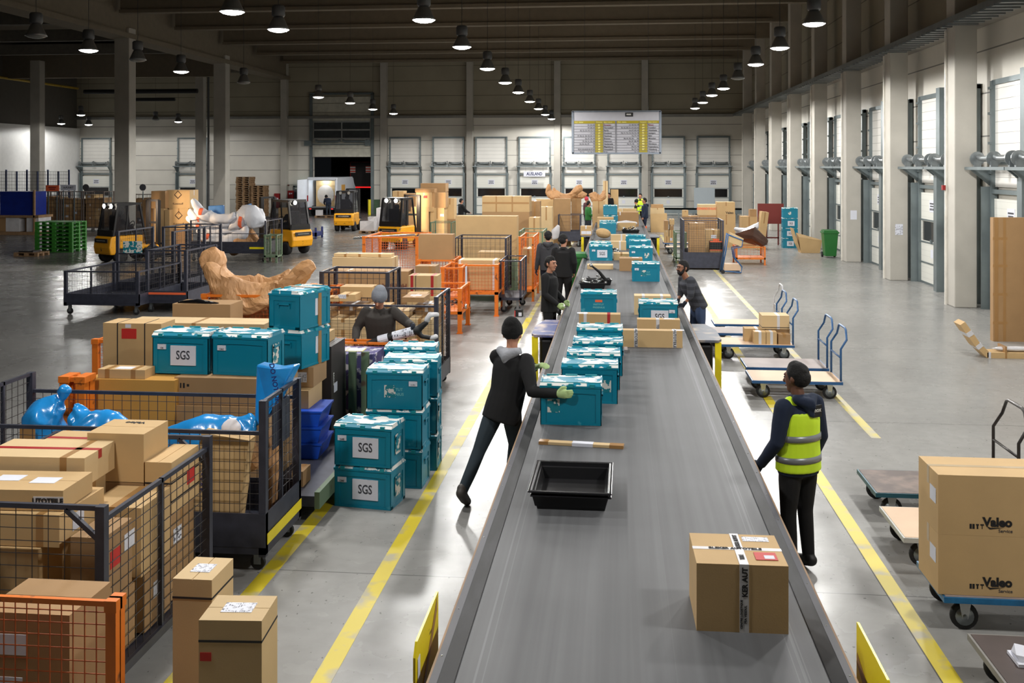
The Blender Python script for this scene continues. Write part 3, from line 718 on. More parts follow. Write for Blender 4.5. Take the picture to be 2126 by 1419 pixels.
SGSM = M('dark grey lettering', (60, 62, 70), .6, var=0)
SIL = M('silver lettering', (120, 190, 190), .5, var=0)
TORN = patchy('torn paper', (216, 212, 204), (6, 120, 134), .50, 16, .6, .01)
def crate(x, y, z, label, deco='', rz=0, rot=None, group='teal plastic crates'):
    r = thing('plastic_crate', label, 'crate', (x, y, z), rz, group, rot)
    for nm, me in (('body', CB), ('lid', CLID)):
        o = bpy.data.objects.new(nm, me); COL.objects.link(o); o.parent = r
    F = -.2025
    for t in deco.split(','):
        if not t: continue
        if t[0] == 'S':      # white SGS sheet, S or Sx.. offset to the side
            ox = float(t[1:]) if len(t) > 1 else .02
            MB().box(ox-.135, ox+.135, F-.001, -.19, .085, .285).build('paper_sheet', PAPER, r)
            text('SGS', .125, SGSM, r, (ox, F-.002, .185), sx=.72, bold=.016)
        if t[0] == 'I':
            text('INSTITUT', .042, SIL, r, (.0, -.1935, .205), bold=.01); text('FRESENIUS', .042, SIL, r, (.0, -.1935, .155), bold=.01)
        if t[0] == 'T':      # torn sticker
            ox = float(t[1:]) if len(t) > 1 else .0
            MB().box(ox-.06, ox+.06, -.1945, -.19, .12, .25).build('torn_sticker', TORN, r)
        if t[0] == 'N':      # small number sticker
            a, num = t[1:].split(':'); ox = float(a)
            MB().box(ox-.045, ox+.045, F-.001, -.19, .245, .295).build('number_sticker', PAPER, r)
            text(num, .026, INK, r, (ox, F-.002, .258), bold=.01, name='number_text')
            text('Rücklauf', .016, RDI, r, (ox, F-.002, .282), name='number_text') if False else None
        if t[0] == 'O': MB().box(-.06, .06, -.1945, -.19, .245, .285).build('orange_sticker', ORST, r)
        if t[0] == 'R': MB().box(.3005, .302, -.08, .06, .10, .30).build('torn_sticker', TORN, r)
        if t[0] == 'W': MB().box(.01, .09, -.1945, -.19, .12, .31).build('white_patch', PAPER, r)
        if t[0] == 'K': MB().box(.06, .12, -.2030, -.19, .0, .385).box(.06, .12, -.203, .203, .422, .4235).build('brown_tape', TAPE, r)
    return r

# ---------------------------------------------------------------- wire mesh cages and roll containers
def cage(x0, x1, y0, y1, ztop, label, frame=None, wire=None, pitch=.1, base=.2, sides='fblr', low=0, wheels=True, name='mesh_cage', cat='cage', post=.05, fh=None, deck=None, group=None, wr=.004, feet=False, pr=None, zb=0):
    frame = frame or GREYCAGE; wire = wire or WIREG; W, D = x1-x0, y1-y0
    r = thing(name, label, cat, (x0, y0, zb), group=group)
    if wheels or feet: h0 = base
    else: h0 = base
    MB().box(0, W, 0, D, h0-.06, h0).build('deck', deck or frame, r)
    if low:
        MB().box(0, W, -.005, .01, h0, h0+low).build('side_board', frame, r) if 'f' in sides else None
        MB().box(0, .012, 0, D, h0, h0+low).box(W-.012, W, 0, D, h0, h0+low).box(0, W, D-.01, D, h0, h0+low).build('side_board', frame, r)
    for (px_, py_) in ((0, 0), (W, 0), (0, D), (W, D)):
        a = post/2; cx = a if px_ == 0 else W-a; cy = a if py_ == 0 else D-a
        p = MB().box(cx-a, cx+a, cy-a, cy+a, h0-.08 if wheels else 0, ztop)
        if not wheels: p.box(cx-a*1.4, cx+a*1.4, cy-a*1.4, cy+a*1.4, 0, .02).box(cx-a*1.2, cx+a*1.2, cy-a*1.2, cy+a*1.2, ztop-.05, ztop+.01)
        p.build('post', frame, r)
    for s in sides:
        top = ztop if not fh or s not in fh else fh[s]
        mb = MB(); rl = MB(); rr = post*.5
        if s in 'fb':
            y = post/2 if s == 'f' else D-post/2
            n = max(2, int((W-2*post)/pitch)); 
            for i_ in range(1, n): mb.bar((post+(W-2*post)*i_/n, y, h0), (post+(W-2*post)*i_/n, y, top-rr), wr, cap=False)
            n = max(2, int((top-h0)/(pr or pitch)))
            for i_ in range(0, n): z = h0+(top-h0)*i_/n; mb.bar((post, y+wr, z), (W-post, y+wr, z), wr, cap=False)
            rl.box(post, W-post, y-rr/2, y+rr/2, top-rr, top)
        else:
            x = post/2 if s == 'l' else W-post/2
            n = max(2, int((D-2*post)/pitch))
            for i_ in range(1, n): mb.bar((x, post+(D-2*post)*i_/n, h0), (x, post+(D-2*post)*i_/n, top-rr), wr, cap=False)
            n = max(2, int((top-h0)/(pr or pitch)))
            for i_ in range(0, n): z = h0+(top-h0)*i_/n; mb.bar((x+wr, post, z), (x+wr, D-post, z), wr, cap=False)
            rl.box(x-rr/2, x+rr/2, post, D-post, top-rr, top)
            rl.box(x-rr/2, x+rr/2, D/2-.012, D/2+.012, h0, top)
        mb.build('wire_mesh', wire, r); rl.build('top_rail', frame, r)
    if wheels:
        for (cx, cy) in ((.1, .1), (W-.1, .1), (.1, D-.1), (W-.1, D-.1)):
            wr_ = min((h0-.06)/2*.8, .075); c = MB().lathe([(0, -.018), (wr_*.9, -.018), (wr_, -.01), (wr_, .01), (wr_*.9, .018), (0, .018)], (cx, cy, wr_), 14, 'Y')
            o = c.build('caster', RUBBER, r); MB().box(cx-.03, cx+.03, cy-.028, cy-.02, wr_*.8, h0-.06).box(cx-.03, cx+.03, cy+.02, cy+.028, wr_*.8, h0-.06).build('fork', STEEL, o)
    return r

# ---------------------------------------------------------------- platform carts
def cart(x0, x1, y0, y1, label, deck=WOOD, paint=BLUEM, handle='r', zd=.27, hh=1.02, hm=None, group='platform carts'):
    W, D = x1-x0, y1-y0; r = thing('platform_cart', label, 'cart', (x0, y0, 0), group=group)
    MB().box(.015, W-.015, .015, D-.015, zd-.02, zd).build('deck', deck, r, bevel=.003)
    MB().box(0, W, 0, .03, zd-.045, zd-.004).box(0, W, D-.03, D, zd-.045, zd-.004).box(0, .03, .03, D-.03, zd-.045, zd-.004).box(W-.03, W, .03, D-.03, zd-.045, zd-.004).box(W*.5-.02, W*.5+.02, .03, D-.03, zd-.045, zd-.02).build('frame', paint, r)
    for (cx, cy) in ((.17, .1), (W-.17, .1), (.17, D-.1), (W-.17, D-.1)):
        o = MB().lathe([(.05, -.022), (.075, -.02), (.098, -.016), (.1, 0), (.098, .016), (.075, .02), (.05, .022)], (cx, cy, .1), 22, 'Y').build('wheel', RUBBER, r, smooth=True)
        MB().lathe([(0, -.034), (.02, -.034), (.025, -.024), (.066, -.026), (.068, 0), (.066, .026), (.025, .024), (.02, .034), (0, .034)], (cx, cy, .1), 18, 'Y').build('hub', STEEL, o, smooth=True)
        f = MB()
        for s in (-1, 1): f.hexa([(cx-.02, cy+s*.03-.003, .085), (cx+.02, cy+s*.03-.003, .085), (cx+.02, cy+s*.03+.003, .085), (cx-.02, cy+s*.03+.003, .085), (cx-.045, cy+s*.03-.003, zd-.05), (cx+.045, cy+s*.03-.003, zd-.05), (cx+.045, cy+s*.03+.003, zd-.05), (cx-.045, cy+s*.03+.003, zd-.05)])
        f.box(cx-.06, cx+.06, cy-.045, cy+.045, zd-.056, zd-.045).build('fork', CHROME, o)
    if handle:
        xh = W-.02 if handle == 'r' else .02; o_ = .07 if handle == 'r' else -.07
        pts = [(xh, .06, zd-.03), (xh, .06, zd+(hh-zd)*.62), (xh+o_*1.2, .07, zd+(hh-zd)*.80), (xh+o_*1.3, .16, hh-.02), (xh+o_*1.3, .22, hh), (xh+o_*1.3, D-.22, hh), (xh+o_*1.3, D-.16, hh-.02), (xh+o_*1.2, D-.07, zd+(hh-zd)*.80), (xh, D-.06, zd+(hh-zd)*.62), (xh, D-.06, zd-.03)]
        MB().tube(pts, .016, 10).tube([(xh, .06, zd+(hh-zd)*.45), (xh, D-.06, zd+(hh-zd)*.45)], .013, 8).build('handle', hm or paint, r, smooth=True)
    return r

def tray(x, y, z, label, rz=0, W=.62, D=.44, H=.12, n=1, rot=None):
    r = thing('plastic_tray', label, 'tray', (x, y, z), rz, rot=rot)
    b = MB(); t = .012
    def wall(w0, d0, z0, w1, d1, z1):
        p = [(-w0, -d0, z0), (w0, -d0, z0), (w0, d0, z0), (-w0, d0, z0), (-w1, -d1, z1), (w1, -d1, z1), (w1, d1, z1), (-w1, d1, z1)]
        q = [(a*(1-t/abs(a)), c*(1-t/abs(c)), e) for a, c, e in p]
        k = p+q; fs = []
        for i_ in range(4):
            j = (i_+1) % 4; fs += [(i_, j, 4+j, 4+i_), (8+j, 8+i_, 12+i_, 12+j), (4+i_, 4+j, 12+j, 12+i_), (i_, 8+i_, 8+j, j)]
        b.add(k, fs)
    wall(W/2-.05, D/2-.05, 0, W/2-.02, D/2-.02, H)
    b.box(-W/2+.05, W/2-.05, -D/2+.05, D/2-.05, 0, .008)
    b.build('tray_body', BLACKP, r, bevel=.004)
    rim = MB()
    for s in (-1, 1):
        rim.box(-W/2, W/2, s*(D/2-.012)-.012, s*(D/2-.012)+.012, H-.012, H).box(s*(W/2-.012)-.012, s*(W/2-.012)+.012, -D/2+.024, D/2-.024, H-.012, H)
    rim.build('rim', M('tray rim plastic', (34, 34, 37), .25, var=.05), r, bevel=.005)
    return r

def pallet(x, y, z, label, rz=0, mat=PALLET, W=1.2, D=.8, H=.144, name='pallet', group=None):
    m = MB()
    for i_ in range(5): a = i_*(D-.12)/4; m.box(0, W, a, a+.12, H-.022, H)
    for a in (0, W/2-.07, W-.14): m.box(a, a+.14, 0, D, H-.044, H-.022)
    for a in (0, W/2-.07, W-.14):
        for b in (0, D/2-.05, D-.1): m.box(a, a+.14, b, b+.1, .022, H-.044)
    for b in (0, D/2-.05, D-.1): m.box(0, W, b, b+.1, 0, .022)
    o = m.build(name, mat); o.location = (x, y, z); o.rotation_euler = (0, 0, rz)
    return tag(o, label, 'pallet', group)

# ---------------------------------------------------------------- people
SKIN = M('skin', (176, 124, 98), .55, var=.04, scale=8)
SKIND = M('darker skin', (104, 68, 50), .55, var=.04, scale=8)
HAIR = M('black hair', (13, 11, 11), .85, var=.2, scale=60, bump=.6, bscale=90)
JEANS = M('dark blue jeans', (34, 44, 56), .85, var=.12, bump=.3, bscale=12)
FABB = M('black fabric', (15, 15, 17), .9, var=.12, bump=.4, bscale=10)
def V(*a): return Vector(a)
def person(x, y, face, label, J={}, H=1.76, skin=SKIN, hair='short', coat=FABB, coatname='jacket', pants=FABB, shoe=BLK, glove=None, beard=False, hem=.84, vest=None, hood=None, hat=None, vox=.011, fat=1.04, collar=True, z=0, glasses=False, look=None, sleeves=1.0, handcurl=.5):
    """J overrides joints, in the person's own frame: x right, y forward, z up, metres for a height of 1.76"""
    P = {'pel': (0, 0, .94), 'wai': (0, .0, 1.09), 'che': (0, .01, 1.29), 'nek': (0, -.01, 1.46), 'hed': (0, .03, 1.635),
         'shL': (-.185, -.01, 1.42), 'elL': (-.24, -.03, 1.13), 'wrL': (-.23, .08, .89), 'shR': (.185, -.01, 1.42), 'elR': (.24, -.03, 1.13), 'wrR': (.23, .08, .89),
         'hiL': (-.09, 0, .92), 'knL': (-.10, .02, .50), 'anL': (-.10, -.02, .085), 'toL': (-.12, .17, .035), 'hiR': (.09, 0, .92), 'knR': (.10, .02, .50), 'anR': (.10, -.02, .085), 'toR': (.12, .17, .035)}
    P.update(J); k = H/1.76; P = {a: Vector(b)*k for a, b in P.items()}
    r = thing('person', label, 'person', (x, y, z), face)
    side = (P['shR']-P['shL']).normalized(); fwd = Vector((0, 0, 1)).cross(side).normalized()
    hd = Vector(look).normalized() if look else fwd
    up = (P['hed']-P['nek']).normalized(); hs = hd.cross(up).normalized(); hu = hs.cross(hd).normalized()
    def HP(a, b, c): return P['hed'] + (hs*a + hd*b + hu*c)*k
    f = fat
    b = MB()
    b.limb([P['pel'], P['wai'], P['che'], P['nek']-up*.05], [.12*k, .105*k, .12*k, .06*k], .7, side)
    b.limb([P['che']+up*.05, P['nek'], P['hed']-hu*.05], [.06*k, .058*k, .055*k], 1, side)
    b.ball(tuple(HP(0, -.012, .035)), .094*k, 16, 12, (1, 1, 1))
    b.limb([HP(0, .015, .02), HP(0, .03, -.035), HP(0, .045, -.075)], [.078*k, .068*k, .045*k], 1, hs)
    b.limb([HP(0, .085, .025), HP(0, .112, -.012)], [.012*k, .018*k], 1, hs, 8)
    for s in (-1, 1):
        b.ball(tuple(HP(s*.088, -.01, 0)), .028*k, 8, 6, (.5, .8, 1.1))
        b.ball(tuple(HP(s*.034, .075, .045)), .018*k, 8, 6)
    for q in 'LR':
        b.limb([P['sh'+q], P['el'+q], P['wr'+q]], [.045*k, .036*k, .026*k])
        b.limb([P['hi'+q], P['kn'+q], P['an'+q]], [.075*k, .052*k, .04*k])
        b.limb([P['an'+q], P['to'+q]], [.035*k, .03*k])
    def hand(mb, q, g=0.0):
        d = (P['wr'+q]-P['el'+q]).normalized(); s = 1 if q == 'R' else -1
        n = side*(-s); n = (n - d*n.dot(d)); n = n.normalized() if n.length > .1 else fwd.copy()   # palm side, inward
        t = d.cross(n).normalized(); 
        if t.dot(fwd) < 0 and abs(t.dot(fwd)) > .2: t = -t                                   # thumb side, forward
        w0 = P['wr'+q]; c = handcurl
        pal = w0 + d*.085*k
        mb.limb([w0, w0+d*.03*k, pal], [(.027+g)*k, (.036+g)*k, (.040+g)*k], .5, t)
        for i_, (o_, ln, ra) in enumerate(((.030, .072, .0092), (.010, .080, .0096), (-.010, .075, .0092), (-.029, .060, .0084))):
            a = pal + t*o_*k; m_ = a + (d*(1-.35*c) + n*.6*c).normalized()*ln*.5*k; e_ = m_ + (d*(1-1.1*c) + n*1.3*c).normalized()*ln*.5*k
            mb.limb([a - d*.01*k, a, m_, e_], [(ra+g)*k, (ra+g)*k, (ra+g*.8)*k, (ra*.85+g*.8)*k], 1, None, 8)
        a = w0 + d*.03*k + t*.03*k
        mb.limb([a, a + (t*.8+d*.7+n*.2).normalized()*.04*k, a + (t*.8+d*.7+n*.2).normalized()*.04*k + (d+n*.5).normalized()*.032*k], [(.015+g)*k, (.012+g)*k, (.010+g)*k], 1, None, 8)
    for q in 'LR': hand(b, q)
    b.build('body', skin, r, voxel=min(vox, .0085) if vox < .015 else vox, sm=2)
    # coat
    c = MB(); hz = P['pel'] + (P['wai']-P['pel'])*0 
    dn = (P['pel']-P['wai']).normalized()
    lowp = P['pel'] + dn*(.94-hem)*k
    c.tube([lowp, P['pel'], P['wai'], P['che'], P['che'].lerp(P['nek'], .6), P['nek'].lerp(P['che'], .12)], [.190*k*f, .188*k*f, .180*k*f, .195*k*f, .178*k*f, .085*k], 20, False, .74, side)
    c.limb([P['shL']-up*.03+side*.02, P['shR']-up*.03-side*.02], [.072*k, .072*k], 1)
    c.ball(tuple(P['che']+up*.02-side*.08-fwd*.0), .1*k, 12, 8, (1, .85, 1)); c.ball(tuple(P['che']+up*.02+side*.08), .1*k, 12, 8, (1, .85, 1))
    for q in 'LR':
        e = P['el'+q]; w0 = P['wr'+q]; w1 = e.lerp(w0, sleeves)
        c.limb([P['sh'+q], P['sh'+q].lerp(e, .5), e, e.lerp(w1, .55)], [.080*k, .072*k, .062*k, .055*k])
        c.tube([e, e.lerp(w1, .5), w1, w1+(w1-e).normalized()*.012*k], [.060*k, .053*k, .046*k, .045*k], 12)
    if collar: c.tube([P['nek']-up*.03, P['nek']+up*.035], [.085*k, .072*k], 14)
    c.crumple(.004, 9, seed=x)
    c.build(coatname, coat, r, voxel=vox, sm=3)
    # trousers
    t = MB()
    t.limb([P['pel']+V(0, 0, .06*k), P['pel']-V(0, 0, .04*k)], [.148*k*f, .15*k*f], .72, side, 18)
    for q in 'LR':
        hp, kn, an = P['hi'+q], P['kn'+q], P['an'+q]
        t.limb([hp, hp.lerp(kn, .35), kn, kn.lerp(an, .4)], [.098*k*f, .092*k*f, .068*k, .062*k], 1)
        t.tube([kn, kn.lerp(an, .45), an+V(0, 0, .02)*k, an-V(0, 0, .012)*k], [.067*k, .062*k, .052*k, .054*k], 14)
    t.crumple(.004, 10, seed=y); t.build('trousers', pants, r, voxel=vox, sm=3)
    for q in 'LR':
        s = MB(); an, to = P['an'+q], P['to'+q]
        s.limb([an-V(0, 0, .01*k)+(an-to).normalized()*.035*k, an.lerp(to, .5)-V(0, 0, .012*k), to], [.054*k, .052*k, .043*k], .95, side)
        s.limb([an, an+V(0, 0, .05*k)], [.054*k, .052*k])
        s.build('shoe', shoe, r, voxel=max(vox, .01), sm=2)
    if glove:
        g = MB()
        for q in 'LR': 
            g2 = MB(); hand(g2, q, .0045); g2.limb([P['wr'+q].lerp(P['el'+q], .16), P['wr'+q]], [.037*k, .034*k])
            g2.build('glove', glove, r, voxel=.0075 if vox < .015 else vox, sm=1)
    if hair and not hat:
        h = MB(); h.ball(tuple(HP(0, -.024, .056)), .097*k, 16, 12, (1, 1.0, 1)).ball(tuple(HP(0, .0, .092)), .068*k, 16, 12).ball(tuple(HP(0, -.052, .012)), .084*k, 14, 10)
        for s in (-1, 1): h.limb([HP(s*.082, .01, .05), HP(s*.085, .005, .0)], [.018*k, .012*k], 1, None, 8)
        h.crumple(.009, 26, seed=x+y); h.build('hair', HAIR, r, voxel=max(vox*.8, .008), sm=1)
    if hat:
        h = MB(); h.ball(tuple(HP(0, -.012, .06)), .108*k, 18, 12, (1, 1.03, 1.08)); h.tube([HP(0, -.008, .015), HP(0, -.01, .055)], [.108*k, .109*k], 20)
        h.ball(tuple(HP(0, -.035, .11)), .085*k, 14, 10)
        h.crumple(.004, 16); h.build('knit_hat' if hat is not True else 'hat', hat, r, voxel=max(vox*.8, .008), sm=2)
    if hood:
        h = MB(); n0 = P['nek']
        h.tube([n0-up*.01-hd*.00+side*0, n0+up*.055-hd*.005], [.112*k, .098*k], 16, False, .95, side)
        h.limb([n0-fwd*.07*k-side*.09*k+up*.03, n0-fwd*.125*k-up*.02, n0-fwd*.07*k+side*.09*k+up*.03], [.045*k, .062*k, .045*k])
        h.limb([n0-fwd*.11*k+up*.01, n0-fwd*.12*k-up*.10], [.07*k, .03*k], .6, side)
        h.crumple(.008, 14, seed=x); h.build('hood', hood, r, voxel=max(vox, .01), sm=3)
    if beard:
        h = MB(); h.limb([HP(0, .055, -.075), HP(0, .05, -.09)], [.05*k, .04*k], 1, hs); h.limb([HP(-.03, .09, -.035), HP(.03, .09, -.035)], [.012*k, .012*k])
        for s in (-1, 1): h.limb([HP(s*.068, .02, -.02), HP(s*.05, .045, -.075)], [.022*k, .026*k])
        h.build('beard', HAIR, r, voxel=.008, sm=1)
    if vox < .015:
        e = MB()
        for s in (-1, 1): e.ball(tuple(HP(s*.032, .083, .022)), .0125*k, 8, 6, (1.2, 1, .7))
        e.build('eyes', M('dark eye', (22, 18, 18), .2, var=0), r, smooth=True)
        h = MB()
        for s in (-1, 1): h.limb([HP(s*.018, .094, .046), HP(s*.055, .078, .044)], [.006*k, .004*k], 1, None, 6)
        h.build('eyebrows', HAIR, r)
        MB().limb([HP(-.022, .092, -.052), HP(.022, .092, -.052)], [.006*k, .006*k], 1, None, 6).build('mouth', M('lips', (136, 76, 66), .5, var=0), r, smooth=True)
    if glasses:
        g = MB()
        for s in (-1, 1): g.tube([HP(s*.035+.027*math.cos(a)*s, .102, .022+.02*math.sin(a)) for a in [2*PI*i_/14 for i_ in range(14)]], .0022, 6, closed=True); g.tube([HP(s*.062, .098, .024), HP(s*.092, -.01, .02)], .0022, 6)
        g.tube([HP(-.009, .106, .026), HP(.009, .106, .026)], .0022, 6); g.build('glasses', BLK, r)
    if vest:
        c = MB(); g = 1.10
        c.tube([lowp-dn*.03, P['pel'], P['wai'], P['che'], P['che'].lerp(P['nek'], .55), P['nek'].lerp(P['che'], .2)], [.190*k*f*g, .187*k*f*g, .178*k*f*g, .186*k*f*g, .165*k*f*g, .10*k], 22, False, .76, side)
        c.limb([P['shL']+side*.075+up*.012, P['shR']-side*.075+up*.012], [.062*k, .062*k], 1.25)
        c.build('safety_vest', vest, r, voxel=vox, sm=3)
        for (a_, b_, t_) in (('wai', 'pel', .75), ('wai', 'che', .35)):
            q0 = P[a_].lerp(P[b_], t_); ax = (P['che']-P['pel']).normalized()
            m_ = MB(); R0 = .204*k*f
            m_.tube([q0-ax*.026*k, q0+ax*.026*k], [R0*1.02, R0*1.02], 22, False, .775, side)
            m_.build('reflective_band', M('reflective band', (132, 136, 140), .35, .3, var=.03), r, smooth=True)
    return r

def smooth_path(pts, rad, n=36):
    P = [Vector(p) for p in pts]; out = []; rr = []
    m = len(P)-1
    for i_ in range(n+1):
        t = i_/n*m; a = min(int(t), m-1); f = t-a
        p0, p1, p2, p3 = P[max(a-1, 0)], P[a], P[a+1], P[min(a+2, m)]
        out.append(.5*((2*p1)+(p2-p0)*f+(2*p0-5*p1+4*p2-p3)*f*f+(3*p1-p0-3*p2+p3)*f**3)); rr.append(rad[a]*(1-f)+rad[a+1]*f)
    return out, rr
def paper_part(pts, rad, flat, side, label, seed, mat=None, amt=.10, name='wrapped_bumper', n=44, seg=26, smooth=False, cat='wrapped part', group=None):
    """paper or film wrapped car part: dense tapered body with sharp folds and flattened ends"""
    P, R = smooth_path(pts, rad, n); m_ = MB().limb(P, R, flat, side, seg); o = Vector((seed*2.3, seed, seed*.7)); vs = []
    for v in m_.v:
        p = Vector(v); q = p*2.2+o; q2 = p*5.5+o; q3 = p*12+o
        d = Vector((0, 0, 0)); nv = noise.noise_vector(q); d += nv*amt
        r1 = 1-abs(noise.noise(q2))*2; r2 = 1-abs(noise.noise(q3))*2
        d += noise.noise_vector(q2*.5).normalized()*(r1*amt*.45) + nv.normalized()*(r2*amt*.16)
        vs.append(tuple(p+d))
    m_.v = vs; ob = m_.build(name, mat or KRAFT, smooth=smooth); tag(ob, label, cat, group); return ob
# ================================================================ the sorting belt
def belt_mat():
    m = bpy.data.materials.new('grey belt'); m.use_nodes = True; nt = m.node_tree; b = nt.nodes['Principled BSDF']; L = nt.links
    tc = nt.nodes.new('ShaderNodeTexCoord'); mp = nt.nodes.new('ShaderNodeMapping'); mp.inputs['Scale'].default_value = (9, .12, 1); L.new(tc.outputs['Object'], mp.inputs[0])
    n = nt.nodes.new('ShaderNodeTexNoise'); n.inputs['Scale'].default_value = 1.4; n.inputs['Detail'].default_value = 5; L.new(mp.outputs[0], n.inputs['Vector'])
    n2 = nt.nodes.new('ShaderNodeTexNoise'); n2.inputs['Scale'].default_value = 1.3; n2.inputs['Detail'].default_value = 6; L.new(tc.outputs['Object'], n2.inputs['Vector'])
    r = nt.nodes.new('ShaderNodeMapRange'); r.inputs['From Min'].default_value = .35; r.inputs['From Max'].default_value = .72; r.inputs['To Min'].default_value = .88; r.inputs['To Max'].default_value = 1.22; L.new(n.outputs['Fac'], r.inputs['Value'])
    r2 = nt.nodes.new('ShaderNodeMapRange'); r2.inputs['From Min'].default_value = .3; r2.inputs['From Max'].default_value = .7; r2.inputs['To Min'].default_value = .93; r2.inputs['To Max'].default_value = 1.07; L.new(n2.outputs['Fac'], r2.inputs['Value'])
    mu = nt.nodes.new('ShaderNodeMath'); mu.operation = 'MULTIPLY'; L.new(r.outputs[0], mu.inputs[0]); L.new(r2.outputs[0], mu.inputs[1])
    # pale worn lines near both edges
    sp = nt.nodes.new('ShaderNodeSeparateXYZ'); L.new(tc.outputs['Object'], sp.inputs[0]); last = mu.outputs[0]
    for xc, wd, am in ((-.70, .006, .45), (-.66, .003, .3), (.935, .008, .4), (.955, .003, .35), (.90, .003, .3), (.30, .003, .12)):
        s = nt.nodes.new('ShaderNodeMath'); s.operation = 'COMPARE'; s.inputs[1].default_value = xc; s.inputs[2].default_value = wd; L.new(sp.outputs[0], s.inputs[0])
        q = nt.nodes.new('ShaderNodeMath'); q.operation = 'MULTIPLY_ADD'; q.inputs[1].default_value = am; q.inputs[2].default_value = 1; L.new(s.outputs[0], q.inputs[0])
        w_ = nt.nodes.new('ShaderNodeMath'); w_.operation = 'MULTIPLY'; L.new(last, w_.inputs[0]); L.new(q.outputs[0], w_.inputs[1]); last = w_.outputs[0]
    v = nt.nodes.new('ShaderNodeVectorMath'); v.operation = 'SCALE'; v.inputs[0].default_value = lin((88, 89, 91))[:3]; L.new(last, v.inputs['Scale']); L.new(v.outputs[0], b.inputs['Base Color'])
    b.inputs['Roughness'].default_value = .58
    b.inputs['Specular IOR Level'].default_value = .3
    return m
BELT = belt_mat()
RAILM = patchy('black scuffed edge strip', (22, 22, 24), (50, 50, 54), .6, 3, .65, .12, (3, .5, 1), rnd=False)
RAILO = M('rail steel face', (66, 66, 73), .6, 0, var=.1, scale=2)
PLYE = M('plywood edge', (140, 112, 84), .7, var=.15)
def conveyor(ya, yb, label):
    r = thing('conveyor_belt', label, 'conveyor belt', (0, ya, 0)); Ln = yb-ya
    MB().box(-.80, 1.055, 0, Ln, .80, .85).build('belt', BELT, r)
    for s, xi, xo in ((-1, -.80, -.905), (1, 1.055, 1.155)):
        m_ = MB()
        xm_ = xi + (xo-xi)*.62
        a, b_ = sorted((xi, xm_))
        if s < 0: m_.hexa([(xm_, 0, .80), (xi, 0, .80), (xi, Ln, .80), (xm_, Ln, .80), (xm_, 0, .895), (xi+.004, 0, .858), (xi+.004, Ln, .858), (xm_, Ln, .895)])
        else: m_.hexa([(xi, 0, .80), (xm_, 0, .80), (xm_, Ln, .80), (xi, Ln, .80), (xi-.004, 0, .858), (xm_, 0, .895), (xm_, Ln, .895), (xi-.004, Ln, .858)])
        m_.build('edge_strip', RAILM, r)
        a, b_ = sorted((xm_, xo)); MB().box(a, b_, 0, Ln, .78, .897).build('side_rail', RAILO, r)
        a, b_ = sorted((xo, xo + s*.012)); MB().box(a, b_, 0, Ln, .62, .895).build('edge_board', PLYE, r)
        fr_ = MB(); a, b_ = sorted((xo-s*.05, xo-s*.02)); fr_.box(a, b_, 0, Ln, .25, .80)
        y = .4
        while y < Ln-.2: fr_.box(*sorted((xo-s*.12, xo-s*.02)), y, y+.1, 0, .3); y += 2.4
        fr_.build('support_frame', M('dark machine frame', (44, 46, 50), .5, .2), r)
        y = 0.0; sc_ = MB()
        while y < min(Ln, 16): sc_.ball(((xm_+xo)/2, y+.2, .897), .006, 6, 4, (1, 1, .5)); y += .55
        sc_.build('screws', CHROME, r)
    # rollers at the ends
    MB().cyl((-.78, .02, .80), (1.03, .02, .80), .05).cyl((-.78, Ln-.02, .80), (1.03, Ln-.02, .80), .05).build('end_roller', STEEL, r)
    return r
conveyor(1.6, 24.9, 'long grey sorting belt, near section, running from the foreground to the first joint')
conveyor(24.93, 56, 'far section of the grey sorting belt beyond the joint, crowded with parcels')
def guard(x, y0, y1, label, stripe):
    r = thing('guard_plate', label, 'guard plate', (x, 0, 0))
    zt_ = CH - 2.39
    p = MB().prism([(y0, 0.0), (y1, 0.0), (y1, zt_-.0), (y1-.02, zt_+.004), (y0+.05, zt_+.0), (y0, zt_-.06)], -.006, .006, 'X')
    p.build('plate', patchy('scratched yellow plate', (236, 214, 26), (120, 104, 40), .70, 5, .35, .02, (1, 1, 3), rnd=False), r)
    s = 1 if x < 0 else -1
    MB().prism(stripe, s*.007, s*.0085, 'X').build('brown_tape', TAPE, r)
    if x < 0: MB().box(.007, .009, y0+.05, y0+.11, .68, .92).build('notice', SHIP, r)
    return r
guard(-1.0, 4.95, 5.60, 'yellow guard plate at the left edge of the belt, bottom of the picture', [(5.0, .62), (5.08, .62), (5.55, .93), (5.55, 1.0)])
guard(1.255, 4.80, 5.45, 'yellow guard plate at the right edge of the belt, bottom of the picture', [(4.85, .70), (4.93, .64), (5.43, .80), (5.43, .86)])
TOPB = patchy('worn blue table top', (54, 66, 120), (176, 160, 150), .58, 3.5, .6, .08)
TOPG = patchy('worn grey table top', (88, 92, 102), (150, 140, 128), .62, 3.5, .6, .08)
def side_table(s, Y, label, top, xw=.34):
    xo = -.925 if s < 0 else 1.175
    r = thing('side_table', label, 'table', (xo, Y, 0))
    pts = [(0, 0), (0, 1.5), (s*xw*.7, 1.5), (s*xw, .9), (s*xw, .12), (s*xw*.85, 0)]
    if s < 0: pts = pts[::-1]
    MB().prism(pts, .845, .88, 'Z').build('table_top', top, r)
    MB().box(*sorted((s*(xw-.10), s*(xw-.01))), .02, .07, 0, .845).build('post', YEL, r)
    MB().box(*sorted((s*(xw-.10), s*(xw-.03))), 1.3, 1.36, 0, .845).build('rear_post', BLK, r)
    MB().box(*sorted((s*.02, s*(xw-.12))), .1, 1.3, .3, .8).build('motor_box', M('black drive housing', (20, 20, 24), .4), r, bevel=.04)
    return r
side_table(-1, 15.0, 'small worn blue side table left of the belt behind the pushing worker', TOPB)
side_table(1, 14.8, 'small grey side table right of the belt with yellow post', TOPG)
side_table(-1, 36.2, 'far left side table with yellow post and a taped carton on it', TOPG)
